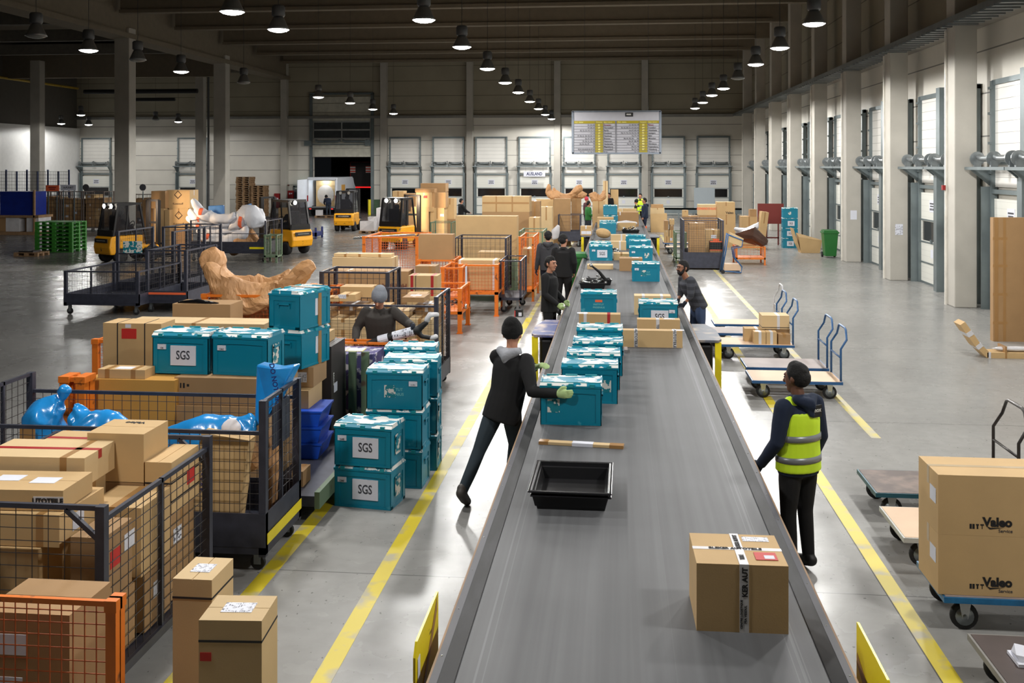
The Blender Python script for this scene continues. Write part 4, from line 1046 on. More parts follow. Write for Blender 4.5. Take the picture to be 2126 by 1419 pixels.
side_table(1, 36.0, 'far right side table with yellow post beside the far belt', TOPG)

BZ0 = .85
def bcrate(px, Y, label, deco='', rz=0.0):
    return crate(PX(px, Y), Y+.205, BZ0, label, deco, rz)
bcrate(1185, 9.93, 'teal plastic crate being pushed by the worker in the black knit hat', 'T-.17', .0)
bcrate(1224, 10.86, 'teal crate number 1109 right behind the crate being pushed', 'N-.18:1109,T.17')
bcrate(1232, 11.55, 'teal crate on the belt between crate 1109 and the crate with the clean lid', '')
bcrate(1241, 12.32, 'teal crate on the belt just before crate 1182', 'N-.18:124')
bcrate(1245, 13.35, 'teal crate 1182 on the belt right before the long carton with red tape', 'N.21:1182,T-.02')
bcrate(1243, 17.1, 'teal crate printed INSTITUT FRESENIUS with small orange sticker on the belt', 'I,O')
bcrate(1367, 15.95, 'teal crate with torn SGS sheet on the belt before the bearded man', 'S.02,N.21:176')
bcrate(1341, 22.4, 'teal crate with torn sticker alone on the right half of the belt', 'I,T-.05,N-.2:31')
bcrate(1331, 26.8, 'teal crate with a pinkish sticker behind the brown carton on the belt', 'T.15,N-.2:17')
bcrate(1329, 29.2, 'teal crate on the right of the belt, second of three behind each other', 'N.1:8')
bcrate(1320, 31.2, 'teal crate on the right of the belt, rearmost of three', 'I')
bcrate(1248, 27.2, 'teal crate with white SGS sheet on the left of the far belt', 'S0.03,N-.2:55')
bcrate(1246, 28.3, 'teal crate hidden behind the SGS crate on the far belt', 'N-.15:2')
bcrate(1262, 37.8, 'nearer of the two far teal crates behind the bulging carton', '')
bcrate(1261, 39.4, 'rear one of the two far teal crates behind the bulging carton', '')
bcrate(1268, 43.5, 'farthest teal crate on the belt, half hidden by cartons', '')
crate(PX(1267, 43.6), 43.8, BZ0+CRH+.02, 'farthest teal crate stacked on another on the belt', '')

def bx(p0, p1, yt, Y, dep, label, **k): return cpx(p0, p1, yt, BZ0, Y, dep, label, **k)
# the big carton in the foreground
o = carton(PX(1443, 5.68), PX(1636, 5.62), 5.62, 6.08, BZ0, 1.22, 'large brown carton with printed white tape and red pouch in the foreground on the belt', mat='tan', tape='', rz=.015)
w_, d_, h_ = PX(1636, 5.62)-PX(1443, 5.68), .46, .37
MB().box(-w_/2-.002, w_/2+.002, -.02, .02, h_, h_+.0015).build('tape', TAPEW, o)
MB().box(-.015, .035, -d_/2-.002, d_/2+.002, h_+.0016, h_+.003).box(-.015, .035, -d_/2-.003, -d_/2, 0, h_+.002).build('tape', TAPEW, o)
text('BLEKER AUTOTEILE', .034, INK, o, (-.01, -.001, h_+.0035), (0, 0, 0), bold=.035)
text('BLEKER AUTOT', .034, INK, o, (.012, .10, h_+.0045), (0, 0, PI/2), bold=.03, sx=.9)
text('TEILE', .034, INK, o, (.012, -.13, h_+.0045), (0, 0, PI/2), bold=.03, sx=.9)
text('KER AUT', .040, INK, o, (.015, -d_/2-.004, h_-.095), (PI/2, -PI/2, 0), bold=.035)
text('CENTRE LOGISTIQUE', .0165, INK, o, (-.004, -d_/2-.004, .10), (PI/2, -PI/2, 0), bold=.01)
text('PSA VESOUL', .018, INK, o, (.018, -d_/2-.004, .10), (PI/2, -PI/2, 0), bold=.01)
MB().box(.05, .20, .12, .19, h_, h_+.002).build('shipping_label', SHIP, o)
MB().box(.085, .205, -.16, -.05, h_+.0016, h_+.004).build('document_pouch', REDST, o); MB().box(.135, .19, -.145, -.095, h_+.004, h_+.005).build('pouch_slip', PAPER, o)
bx(1293, 1417, 687, 14.3, .16, 'long flat carton with AUTOTEILE tape lying across the belt, nearest of three', tape='xw0.22,xw0.87', mat='tan', lab='tp.93:.5', txt=[('AUTOTEILE', .05, .22, .55, 'f', INK, PI/2), ('AUTOTEILE', .05, .87, .55, 'f', INK, PI/2)])
bx(1323, 1412, 664, 15.2, .18, 'carton between the SGS crate and the longest carton on the belt', tape='xw0.48', lab='ts.75:.5', txt=[('TEILE', .05, .48, .5, 'f', INK, PI/2)])
bx(1317, 1393, 615, 17.4, .3, 'carton lying behind the torn SGS crate beside the bearded man', tape='xw0.25,xw0.75', mat='pale')
bx(1202, 1288, 653, 16.1, .22, 'flat carton with one red tape band on the left of the belt', tape='xw0.15,xr0.72', lab='tp.08:.5')
bx(1286, 1334, 537, 24.6, .45, 'brown carton standing between teal crates on the right of the belt', mat='brown', lab='tp.7:.6', tape='top')
bx(1219, 1273, 551, 24.95, .4, 'thin flat carton on the belt behind the tray with metal parts', mat='pale', tape='')
bx(1274, 1306, 527, 27.4, .5, 'low carton lying between the SGS crate and the right crates', mat='tan')
bx(1236, 1300, 502, 30.6, .4, 'long low carton behind the left teal crates, taped in white', mat='pale', tape='xw0.8')
bx(1268, 1300, 488, 33.6, .4, 'long low carton right of the bulging carton', mat='pale', tape='xw0.7')
bx(1240, 1274, 452, 41.5, .6, 'large bulging carton on the belt next to the man in dark green', mat='tan', tape='top')
bx(1296, 1326, 441, 42.5, .7, 'large open-topped carton before the man in navy and orange', mat='brown', tape='')
bx(1282, 1320, 463, 39.8, .4, 'flat carton carrying a foil-wrapped tube on the far belt', mat='tan', tape='')
bx(1279, 1296, 441, 46, .5, 'dark brown carton with white tape on the far end of the belt', mat='brown', tape='w')
bx(1249, 1274, 428, 51, .6, 'carton with a white label at the far end of the belt', mat='brown', lab='fs.3:.5')
bx(1293, 1322, 434, 50, .6, 'carton behind the open-topped one at the belt end', mat='tan')
bx(1263, 1292, 434, 53, .6, 'pale flat carton at the very end of the belt', mat='pale')
# bulging deformed carton
m_ = MB(); Y = 34.9; a = PX(1234, Y); b_ = PX(1271, Y); z0 = BZ0
m_.hexa([(a+.06, Y, z0), (b_-.02, Y, z0), (b_, Y+.5, z0), (a, Y+.5, z0), (a-.05, Y-.12, z0+.42), (b_+.03, Y-.12, z0+.30), (b_+.03, Y+.5, z0+.40), (a-.03, Y+.5, z0+.52)])
o = m_.build('crushed_carton', CARD['tan'], bevel=.03, sub=2); tag(o, 'bulging crushed carton leaning over the left side of the far belt', 'box')
# foil tube, trays
r = MB().limb([(PX(1283, 39.9), 39.95, 1.12), (PX(1300, 39.9), 40.0, 1.16), (PX(1320, 39.9), 40.05, 1.13)], [.09, .12, .08], .8).crumple(.02, 12).build('foil_wrapped_tube', WHITEF, smooth=True); tag(r, 'white foil-wrapped tube lying on a flat carton on the far belt', 'wrapped part')
def metal_parts(x, y, z, n, label, seed, wd=.5, dp=.3):
    r = thing('metal_parts', label, 'car parts', (x, y, z)); R = random.Random(seed)
    for i_ in range(n):
        p = [Vector((R.uniform(-wd/2, wd/2), R.uniform(-dp/2, dp/2), R.uniform(.02, .12)))]
        for q in range(3): p.append(p[-1] + Vector((R.uniform(-.14, .14), R.uniform(-.08, .08), R.uniform(-.02, .07))))
        p = [Vector((max(-wd/2, min(wd/2, a.x)), max(-dp/2, min(dp/2, a.y)), max(.02, a.z))) for a in p]
        MB().limb(p, [R.uniform(.012, .03) for _ in p], .7, None, 8).build('part', R.choice([CHROME, BLACKP, STEEL, BLK]), r, smooth=True)
    return r
Y = 7.42; 
t1 = tray(PX(1189, 7.8), 7.82, BZ0, 'lower of the two nested black trays on the belt in the foreground', W=.60, D=.76, H=.115)
t2 = tray(PX(1188, 7.8), 7.83, BZ0+.022, 'upper empty black tray nested in another on the belt in the foreground', W=.62, D=.80, H=.125, rz=-.01)
t3 = tray(PX(1231, 21.3), 21.15, BZ0, 'black tray heaped with metal car parts on the belt, front one', W=.58, D=.4)
metal_parts(PX(1231, 21.3), 21.15, BZ0+.012, 8, 'loose black and chrome car parts heaped in the front belt tray', 3, .42, .24)
t4 = tray(PX(1243, 22), 21.75, BZ0+.0, 'black tray tilted behind the front parts tray on the belt', W=.58, D=.4, rz=.1)
r = thing('car_part', 'black suspension arm with chrome ball end sticking up from the trays', 'car part', (0, 0, 0))
a = AT(1257, 582, 21.7); b_ = AT(1227, 551, 21.6)
MB().limb([a + V(0, 0, -.08), a, a.lerp(b_, .5)+V(.02, 0, .02), b_], [.03, .045, .03, .02], .7).build('arm', BLK, r, smooth=True)
MB().ball(tuple(b_), .04).build('ball_joint', CHROME, r, smooth=True)
metal_parts(PX(1243, 22), 21.75, BZ0+.012, 5, 'loose black car parts lying in the tilted rear belt tray', 8, .42, .24)
tray(PX(1309, 39.0), 38.6, BZ0, 'black tray with silver parts on the far belt', W=.7, D=.4)
metal_parts(PX(1309, 39.0), 38.6, BZ0+.012, 10, 'silver and black car parts in the far belt tray', 5, .55, .25)
metal_parts(PX(1277, 29.5), 29.0, BZ0, 3, 'small metal parts lying beside the SGS crate on the belt', 11, .2, .3)
# long flat strip
r = thing('flat_parcel', 'long thin cardboard strip parcel lying across the belt before the trays', 'parcel', (PX(1207, 9.25), 9.22, BZ0), -.10)
MB().box(-.385, .385, -.04, .04, 0, .028).build('wrap', CARD['pale'], r, bevel=.004)
MB().box(-.387, -.30, -.042, .042, -.0, .030).box(.26, .387, -.042, .042, 0, .030).build('tape', TAPE, r)
MB().box(-.08, .11, -.043, .035, .001, .031).build('shipping_label', PAPER, r)
r = MB().box(PX(1296, 13.9), PX(1303, 13.9), 13.85, 14.1, BZ0, BZ0+.04).build('wooden_block', WOODG); tag(r, 'small brown block lying left of the longest carton on the belt', 'block')

# ================================================================ people close to the belt
GLV = M('pale green work gloves', (178, 204, 140), .8, var=.1)
GLVD = M('dark blue work gloves', (24, 30, 44), .8, var=.1)
BLKK = M('black knit', (17, 17, 18), .95, var=.1, bump=.5, bscale=60)
GRYH = M('light grey hood', (150, 152, 158), .9, var=.1, bump=.5, bscale=40)
NAVY = M('navy hoodie', (22, 34, 56), .9, var=.12, bump=.4, bscale=12)
HIVIS = M('hi-vis yellow', (204, 240, 40), .6, var=.05, bump=.3, bscale=10)
BOOT = M('brown-grey boots', (66, 62, 58), .6, var=.15)
CHAR = M('charcoal fleece', (54, 50, 47), .95, var=.1, bump=.3, bscale=20)
person(-1.17, 10.2, 0, 'person in black jumper, grey hood and black knit hat pushing a teal crate',
       dict(pel=(.03, 0, .93), wai=(.07, .02, 1.08), che=(.10, .06, 1.28), nek=(.10, .09, 1.45), hed=(.105, .12, 1.62), shL=(-.05, .13, 1.40), shR=(.255, .0, 1.39),
            elL=(.06, .30, 1.18), wrL=(.33, .14, 1.30), elR=(.33, -.20, 1.13), wrR=(.575, -.30, 1.14), hiL=(-.05, .03, .9), hiR=(.11, -.02, .9),
            knL=(-.20, -.10, .52), anL=(-.34, -.30, .15), toL=(-.31, -.17, .035), knR=(.12, .24, .50), anR=(.06, .36, .10), toR=(.08, .55, .035)),
       H=1.80, pants=M('dark teal-grey jeans', (38, 50, 58), .85, var=.12, bump=.3, bscale=12), coat=FABB, coatname='jumper', glove=GLV, hat=BLKK, hood=GRYH, look=(.25, 1, -.1), collar=False, hem=.80, shoe=BOOT)
r = person(1.52, 8.70, .62, 'person in yellow safety vest, navy hoodie and black trousers right of the belt',
       dict(elL=(-.25, .0, 1.13), wrL=(-.24, .20, .90), toL=(-.12, .17, .035)), H=1.72, skin=SKIND, coat=NAVY, coatname='hoodie', glove=GLVD, hood=NAVY, vest=HIVIS, look=(-.25, 1, -.12), hem=.84, shoe=BLK)
MB().box(.01, .11, -.155, -.147, 1.31, 1.41).build('vest_logo_patch', BLK, r)
text('nox', .05, WHT, r, (.06, -.157, 1.37), bold=.02)
person(-1.19, 18.0, -1.85, 'person with short dark hair, black jacket and green gloves standing at the belt',
       dict(elR=(.25, .0, 1.13), wrR=(.20, .22, .96), elL=(-.24, .02, 1.13), wrL=(-.18, .22, .97)), H=1.76, glove=GLV, look=(.25, 1, -.02), hem=.80)
person(-1.20, 23.0, -.1, 'person in black seen from behind, right one of the pair by the belt',
       dict(wrR=(.22, .1, .93), elR=(.25, -.02, 1.15)), H=1.82, look=(.35, 1, 0), fat=1.06)
person(-1.66, 24.6, .05, 'person in charcoal hooded jumper and dark trousers walking away left of the belt',
       dict(wrL=(-.28, .02, .86), knL=(-.1, .1, .52), anL=(-.1, -.15, .12), toL=(-.12, .02, .035)), H=1.78, coat=M('charcoal hoodie', (58, 58, 62), .95, var=.1, bump=.3, bscale=20), hood=M('charcoal hoodie', (58, 58, 62)), glove=GLVD, pants=M('navy trousers', (24, 28, 42), .9), look=(-.1, 1, 0))
STRIPED = stripes('dark striped jumper', (66, 68, 76), (48, 50, 56), .12, .06, 'Z', .9, var=.1)
person(1.36, 18.35, PI/2+.35, 'bearded person with glasses and grey striped jumper leaning on the belt',
       dict(pel=(0, -.10, .92), wai=(0, -.03, 1.06), che=(0, .07, 1.24), nek=(0, .14, 1.40), hed=(0, .20, 1.56), shL=(-.18, .12, 1.36), shR=(.18, .12, 1.36), elL=(-.22, .14, 1.10), wrL=(-.17, .24, .955), elR=(.20, .14, 1.10), wrR=(.12, .24, .955),
            hiL=(-.09, -.10, .9), hiR=(.09, -.10, .9), knL=(-.1, -.12, .5), knR=(.1, -.06, .5), anL=(-.1, -.2, .085), anR=(.1, -.14, .085), toL=(-.12, -.02, .035), toR=(.12, .04, .035)),
       H=1.76, skin=M('tan skin', (150, 104, 80), .55, var=.04), coat=STRIPED, coatname='jumper', pants=M('blue jeans', (50, 66, 96), .85, var=.15), glove=GLVD, beard=True, glasses=True, look=(-.15, 1, .0), collar=False, sleeves=.35, hem=.86)
person(PX(792, 13.55), 13.55, PI, 'person in grey knit hat and dark brown fleece lifting a long car part',
       dict(pel=(0, -.02, .93), wai=(0, .03, 1.08), che=(0, .08, 1.28), nek=(0, .13, 1.44), hed=(-.02, .20, 1.59), shL=(-.19, .09, 1.40), shR=(.19, .08, 1.39), elR=(.31, .12, 1.17), wrR=(.27, .34, 1.05), elL=(-.40, .16, 1.26), wrL=(-.50, .38, 1.27)),
       H=1.78, coat=CHAR, coatname='fleece_jacket', glove=GLVD, hat=M('grey knit', (128, 132, 140), .95, var=.08, bump=.5, bscale=60), look=(.1, 1, -.75), fat=1.1, hem=.82)
r = thing('shock_absorber', 'long black strut with white label and foil-wrapped ends held by the worker', 'car part', (0, 0, 0))
a = AT(716, 733, 13.08); b_ = AT(790, 706, 13.08); c_ = AT(866, 686, 13.08)
MB().limb([a, a.lerp(b_, .35)+V(0, 0, -.02)], [.035, .045], 1).limb([a.lerp(b_, .2), b_, c_], [.03, .055, .06]).limb([c_, c_+V(.12, 0, .10)], [.05, .035]).limb([c_, c_+V(.06, 0, -.08), c_+V(.2, 0, -.10)], [.05, .03, .03]).build('strut_body', BLK, r, voxel=.012, sm=1)
MB().tube([b_.lerp(c_, -.05), b_.lerp(c_, .22)], .0605, 14).tube([b_.lerp(c_, .35), b_.lerp(c_, .92)], .0625, 14).build('label_sleeve', SHIP, r)
MB().limb([a+V(-.14, 0, .0), a+V(-.04, 0, .01)], [.03, .05]).crumple(.015, 20).build('foil_end', WHITEF, r, smooth=True)
MB().limb([c_+V(.13, 0, .14), c_+V(.17, 0, .20), c_+V(.27, 0, .21)], [.04, .04, .025]).crumple(.01, 20).build('foil_end', WHITEF, r, smooth=True)
MB().limb([c_+V(.2, 0, -.10), c_+V(.25, 0, -.08)], [.035, .03]).crumple(.01, 20).build('foil_end', WHITEF, r, smooth=True)

# ================================================================ right aisle: platform carts and their loads
cart(PX(1560, 15.1), PX(1748, 15.1), 15.02, 15.80, 'blue platform cart with pale deck, nearest of the pair behind the vest wearer', WOOD, BLUEM)
cart(PX(1548, 16.1), PX(1719, 16.1), 16.0, 16.8, 'blue platform cart with grey deck, directly behind the empty pale one', WOODG, BLUEM)
cart(PX(1492, 18.1), PX(1648, 18.1), 18.0, 18.75, 'blue platform cart with pale deck loaded with small parcels', WOOD, BLUEM)
cart(PX(1470, 19.3), PX(1625, 19.3), 19.2, 19.95, 'blue platform cart with grey deck directly behind the loaded cart', WOODG, BLUEM)
cart(PX(1482, 20.4), PX(1618, 20.4), 20.3, 21.0, 'platform cart with pale deck and white handle, rearmost of the aisle group', WOOD, BLUEM, hm=M('white cart handle', (190, 190, 192), .4))
Y = 18.06
def lz(p0, p1, yt, Y_, dep, label, z0=.271, **k): return cpx(p0, p1, yt, z0, Y_, dep, label, **k)
lz(1566, 1590, 690, Y, .22, 'small parcel on the loaded cart, left one with AUTOTEILE tape', tape='xw0.5', mat='tan', lab='tp.4:.5')
lz(1591, 1613, 690, Y, .22, 'small parcel on the loaded cart, middle one in the front row', tape='xw0.5', mat='tan')
lz(1616, 1641, 695, Y, .22, 'small open parcel on the loaded cart near the handle', tape='top', mat='brown')
lz(1546, 1588, 683, Y+.26, .26, 'parcel with two bands behind the front row at the left of the loaded cart', tape='xw0.6', mat='tan')
z_ = lz(1591, 1640, 690, Y+.26, .36, 'rear parcel on the loaded cart hidden under the red-taped box', tape='', mat='brown', z1=.50)
o_ = cpx(1582, 1639, 668, z_, Y+.24, .40, 'larger box with red tape at its foot on top of the loaded cart', mat='pale', tape='xw0.6,h0.12', z1=z_+.24)
# far right group
cart(PX(1817, 10.0), PX(1817, 10.0)+1.35, 9.98, 10.75, 'old cart with scuffed brown deck and blue-green rim and dark handle', patchy('scuffed dark deck', (120, 102, 92), (84, 70, 64), .5, 4, .6, .1, rnd=False), TEALM, hh=1.06, hm=M('dark worn handle', (62, 58, 56), .35, .5, var=.2))
cart(PX(1876, 8.8), PX(1876, 8.8)+1.1, 8.8, 9.6, 'cart with pale wooden deck and white rim behind the large printed boxes', WOOD, M('white-grey cart rim', (176, 178, 174), .5), handle='')
cart(PX(1960, 7.62), PX(1960, 7.62)+1.4, 7.62, 8.3, 'blue cart carrying the two large printed boxes at the right edge', WOODG, M('blue worn rim', (36, 104, 150), .4, .1, var=.3, scale=10), handle='')
z_ = .272; X0 = PX(1949, 7.68)
for k_, la in enumerate(('large carton printed Valeo Service, lower of the two on the blue cart', 'large carton printed Valeo Service, upper of the two on the blue cart')):
    o = carton(X0-.01, X0+.86, 7.66, 8.14, z_, z_+.435, la, mat='tan', tape='c', lab='ls.25:.6')
    W2 = .435; fz = -.2415
    text('Valeo', .088, INK, o, (-.02, fz, .10), bold=.045, name='logo_text')
    text('Service', .034, INKG, o, (.035, fz, .04), name='logo_text')
    MB().add([(-.10, fz-.001, .075), (-.075, fz-.001, .05), (.03, fz-.001, .066), (-.07, fz-.001, .062)], [(0, 1, 2, 3)]).build('logo_swoosh', INK, o)
    MB().box(-.215, -.20, fz, fz+.001, .05, .085).box(-.195, -.18, fz, fz+.001, .05, .085).box(-.165, -.155, fz, fz+.001, .05, .075).box(-.17, -.15, fz, fz+.001, .075, .085).box(-.14, -.115, fz, fz+.001, .075, .085).box(-.13, -.125, fz, fz+.001, .05, .075).build('handling_marks', INK, o)
    z_ += .436
r = cart(PX(2085, 6.4), PX(2085, 6.4)+1.0, 6.3, 7.05, 'cart with dark deck and grey rim cut by the lower right corner', M('dark scuffed deck', (66, 54, 52), .5, var=.25), M('grey cart rim', (128, 126, 122), .5), handle='')
r = thing('paper_sheaf', 'white folded papers on the dark cart at the lower right corner', 'papers', (PX(2135, 6.7), 6.68, .271))
MB().box(-.1, .12, -.09, .1, 0, .02).build('lower_sheet', PAPER, r); MB().hexa([(-.08, -.06, .021), (.1, -.06, .021), (.1, .09, .021), (-.08, .09, .021), (-.1, -.05, .06), (.1, -.06, .03), (.1, .09, .04), (-.06, .09, .07)]).build('upper_sheet', PAPER, r)
# tall wrapped panel against the last column and the bent parcel on the floor
Yp = 20.4; xA = PX(2062, Yp)
o = carton(xA, xA+.85, Yp, Yp+.16, 0, PZ(452, 2062, Yp), 'very tall flat brown carton with crossing tapes leaning by the right edge', mat='brown', tape='')
hh = PZ(452, 2062, Yp)
for f in (.14, .37, .60, .82): MB().box(-.43, -.16, -.0815, -.08, hh*f, hh*f+.05).build('tape', TAPE, o)
MB().box(-.40, -.33, -.0825, -.0815, 0, hh).build('tape', TAPE, o); MB().box(-.24, -.19, -.0835, -.0815, 0, hh).build('tape', TAPE, o)
def strip_mesh(mb, pts, y0, y1, th):   # folded panel: outline polyline in x,z, given thickness
    for (a, b_) in zip(pts[:-1], pts[1:]):
        a, b_ = Vector((a[0], 0, a[1])), Vector((b_[0], 0, b_[1])); n = Vector((-(b_-a).z, 0, (b_-a).x)).normalized()*th
        mb.hexa([(a.x, y0, a.z), (b_.x, y0, b_.z), (b_.x, y1, b_.z), (a.x, y1, a.z), (a.x+n.x, y0, a.z+n.z), (b_.x+n.x, y0, b_.z+n.z), (b_.x+n.x, y1, b_.z+n.z), (a.x+n.x, y1, a.z+n.z)])
Yq = 18.6; xq = PX(2050, Yq)
r = thing('bent_parcel', 'long flat brown parcel with a bent-up end lying on the floor at the right', 'parcel', (xq, Yq, 0))
m_ = MB(); strip_mesh(m_, [(-.46, .58), (-.20, .2), (0, .001), (1.1, .001)], -.0, .36, .10); m_.build('cardboard', CARD['tan'], r)
MB().box(.05, 1.05, .06, .30, .102, .2).crumple(.03, 7).build('foil_bag', WHITEF, r, sub=1, smooth=True)
for q_ in ([(-.36, .43), (-.31, .36)], [(-.20, .205), (-.15, .145)]):
    m_ = MB(); strip_mesh(m_, q_, -.004, .364, .106); m_.build('tape', TAPEW, r)
MB().box(.02, .06, -.003, .36, .0, .105).build('tape', TAPEW, r); MB().box(.3, .33, -.003, .36, 0, .21).build('tape', TAPE, r)
# ================================================================ left foreground: cages full of parcels
# orange stillage in the corner
oc = cage(-3.75, -2.56, 4.96, 5.06, 1.15, 'orange steel mesh frame in the lower left corner before labelled cartons', ORANGE, WIREO, pitch=.062, base=.12, sides='f', wheels=False, post=.055, wr=.005, name='mesh_stillage')
cf = lambda *a, **k: carton(*a, **k)
cf(-3.40, -2.90, 5.12, 5.56, 0, 1.0, 'tall carton with two white sheets behind the lower left orange frame', mat='brown', tape='', lab='fp.35:.83,fp.3:.6')
cf(-3.85, -3.42, 5.12, 5.56, 0, .85, 'carton left of the labelled one behind the lower left orange frame', mat='tan')
# two tall narrow cartons standing on the floor
cf(-2.20, -1.865, 5.14, 5.45, 0, 1.005, 'tall carton with black strap and small red sticker, foremost on the floor at lower left', mat='pale', tape='h0.89', lab='ts.5:.5', rz=.07)
tag(MB().box(-.16, -.10, -.1575, -.156, .79, .835).build('red_sticker', REDST, [q for q in COL.objects if 'small red sticker' in q.get('label', '')][0]), None, None)
cf(-2.50, -2.27, 5.50, 5.82, 0, 1.06, 'tall narrow carton with label on top just behind the strapped one at lower left', mat='pale', tape='h0.9', lab='ts.5:.5')
# grey cage
gc = cage(-4.42, -3.13, 5.92, 7.60, 1.3, 'dark grey wheeled mesh cage packed with cartons at the left foreground', pitch=.10, pr=.075, base=.2, fh={'r': 1.22}, post=.06)
MB().bar((1.29-.06, .03, 1.1), (1.29-.26, .03, 1.27), .03).build('corner_brace', GREYCAGE, gc)
MB().bar((1.29-.06, 1.65, 1.1), (1.29-.26, 1.65, 1.27), .03).build('corner_brace', GREYCAGE, gc)
MB().limb([(.35, .0, 1.28), (.42, -.02, 1.27), (.55, -.02, 1.26)], [.02, .035, .02]).limb([(.42, -.03, 1.26), (.41, -.03, 1.1), (.40, -.02, .92)], [.015, .012, .02], .5).crumple(.012, 22).build('film_knot', WHITEF, gc, smooth=True)
W_ = 'in the grey front cage'
cf(-4.36, -3.84, 6.02, 6.5, .21, .62, 'long box lying crossways at the front left bottom ' + W_, mat='brown', tape='xb0.2,xt0.6')
cf(-3.82, -3.22, 6.02, 6.5, .21, .60, 'box with side label at the front right bottom ' + W_, mat='brown', tape='xb0.15,top', lab='rs.4:.5')
cf(-4.37, -3.62, 6.02, 6.5, .635, .98, 'wide box with arrow marks behind the front mesh ' + W_, mat='tan', tape='xt0.55', rz=0)
cf(-4.38, -3.50, 6.06, 6.62, .985, 1.19, 'flat wide box below the AUTOTEILE parcel ' + W_, mat='tan', tape='xt0.85', lab='rs.4:.5')
o = cf(-4.39, -3.52, 6.10, 6.5, 1.195, 1.325, 'flat parcel with white AUTOTEILE tape at the corner ' + W_, mat='tan', tape='', lab='tp.75:.5,tp.45:.6', rz=.05)
MB().box(.24, .437, -.202, -.2, .035, .09).build('printed_tape', TAPEW, o); text('UTOTEILE', .045, INK, o, (.335, -.204, .062), bold=.04)
cf(-4.38, -3.62, 6.56, 7.0, 1.20, 1.40, 'large flat box with brown tape cross and red tape, topmost ' + W_, mat='pale', tape='xt0.8,red', rz=.03)
cf(-4.36, -3.70, 6.66, 7.05, .22, 1.19, 'tall carton carrying the tape-crossed box ' + W_, mat='tan')
cf(-4.3, -3.86, 7.1, 7.5, .21, 1.33, 'red-taped carton behind the tape-crossed box ' + W_, mat='tan', tape='red', lab='rs.5:.75')
cf(-3.42, -3.20, 6.05, 6.42, .62, 1.06, 'carton with a red pouch standing against the side mesh ' + W_, mat='brown', tape='', lab='rr.4:.6,rs.9:.7')
cf(-3.46, -3.20, 6.60, 7.0, .21, .60, 'carton with labels low against the side mesh ' + W_, mat='brown', lab='rs.5:.6')
cf(-3.60, -3.20, 6.55, 7.0, .61, 1.08, 'half-open carton in the middle ' + W_, mat='tan', tape='top')
cf(-3.66, -3.24, 7.08, 7.5, .21, .86, 'carton under the printed box ' + W_, mat='brown', lab='rs.3:.7')
o = cf(-3.84, -3.41, 7.02, 7.42, 1.10, 1.45, 'square carton with upside-down print, highest at the rear ' + W_, mat='tan', tape='')
text('Valeo', .07, INK, o, (.0, .11, .352), (0, 0, PI), bold=.03)
cf(-3.84, -3.41, 7.02, 7.42, .87, 1.095, 'carton directly under the square printed one ' + W_, mat='brown')
cf(-3.40, -3.20, 7.02, 7.50, .87, 1.25, 'carton banded with black straps in the rear right corner ' + W_, mat='tan', tape='h0.6,h0.25', lab='rr.7:.5')

# second cage with blue bags and paper-wrapped bumper
c2 = cage(-5.55, -2.90, 8.15, 9.10, 1.44, 'dark mesh cage with blue plastic bags and a paper-wrapped bumper', pitch=.085, base=.22, low=.28, fh={'f': 1.18, 'b': 1.28}, post=.06, wire=WIREG)
MB().box(2.655, 2.66, .02, .93, .24, .33).build('yellow_strip', YEL, c2)
MB().box(2.60, 2.61, .30, .75, .95, 1.32).build('sign_plate', GREYCAGE, c2)
def blob(pts, rad, flat, amt, freq, seed, name, mat, label, cat, side=None, sub=1, **k):
    o = MB().limb([Vector(p) for p in pts], rad, flat, side, 16)
    o.crumple(amt, freq, seed).crumple(amt*.4, freq*3, seed+5); ob = o.build(name, mat, smooth=True, sub=sub); tag(ob, label, cat, **k); return ob
b_ = paper_part([(-5.15, 8.62, .80), (-5.12, 8.64, 1.08), (-5.04, 8.66, 1.26), (-5.0, 8.66, 1.31), (-4.99, 8.66, 1.38)], [.22, .23, .12, .04, .07], .8, (1, 0, 0), 'blue plastic bag with knotted top, leftmost in the dark cage', 2, BAG, .07, 'plastic_bag', smooth=True, cat='bag')
MB().box(-5.22, -5.08, 8.40, 8.41, .98, 1.12).build('brown_tape', TAPE).parent = b_
b_ = paper_part([(-4.82, 8.62, 1.26), (-4.74, 8.62, 1.10), (-4.55, 8.62, .98), (-4.36, 8.62, .84), (-4.25, 8.62, .72)], [.03, .16, .24, .22, .14], .7, (0, .4, 1), 'blue printed plastic bag standing right of the knotted one', 4, BAG, .06, 'plastic_bag', smooth=True, cat='bag')
b_ = paper_part([(-4.0, 8.50, .96), (-3.6, 8.48, 1.02), (-3.32, 8.50, 1.10), (-3.2, 8.54, 1.2)], [.12, .17, .15, .07], .7, (0, .3, 1), 'blue plastic bag lying over the brown paper in the cage centre', 7, BAG, .06, 'plastic_bag', smooth=True, cat='bag')
# upright blue bag with writing: a folded open sheet cone
m_ = MB(); A = [AT(532, 755, 9.0), AT(612, 758, 8.85), AT(520, 870, 8.7), AT(560, 830, 8.7)]
pts = [AT(527, 890, 8.75), AT(532, 757, 8.98), AT(575, 766, 8.80), AT(612, 760, 8.9), AT(590, 800, 8.8), AT(560, 860, 8.72)]
back = [p + V(.02, .16, 0) for p in pts]
m_.add([tuple(p) for p in pts+back], [(0, 5, 4, 3, 2, 1), (6, 7, 8, 9, 10, 11)] + [(i_, (i_+1) % 6, 6+(i_+1) % 6, 6+i_) for i_ in range(6)])
o = m_.build('plastic_bag', BAG, bevel=.02); tag(o, 'upright blue plastic bag printed DO NOT DRAG rising before the teal crates', 'bag')
t_ = text('DO NOT DRAG', .062, M('dark blue print', (20, 40, 110), .6, var=0), o, tuple(AT(572, 806, 8.68)), (PI/2, math.radians(80), 0), bold=.03)
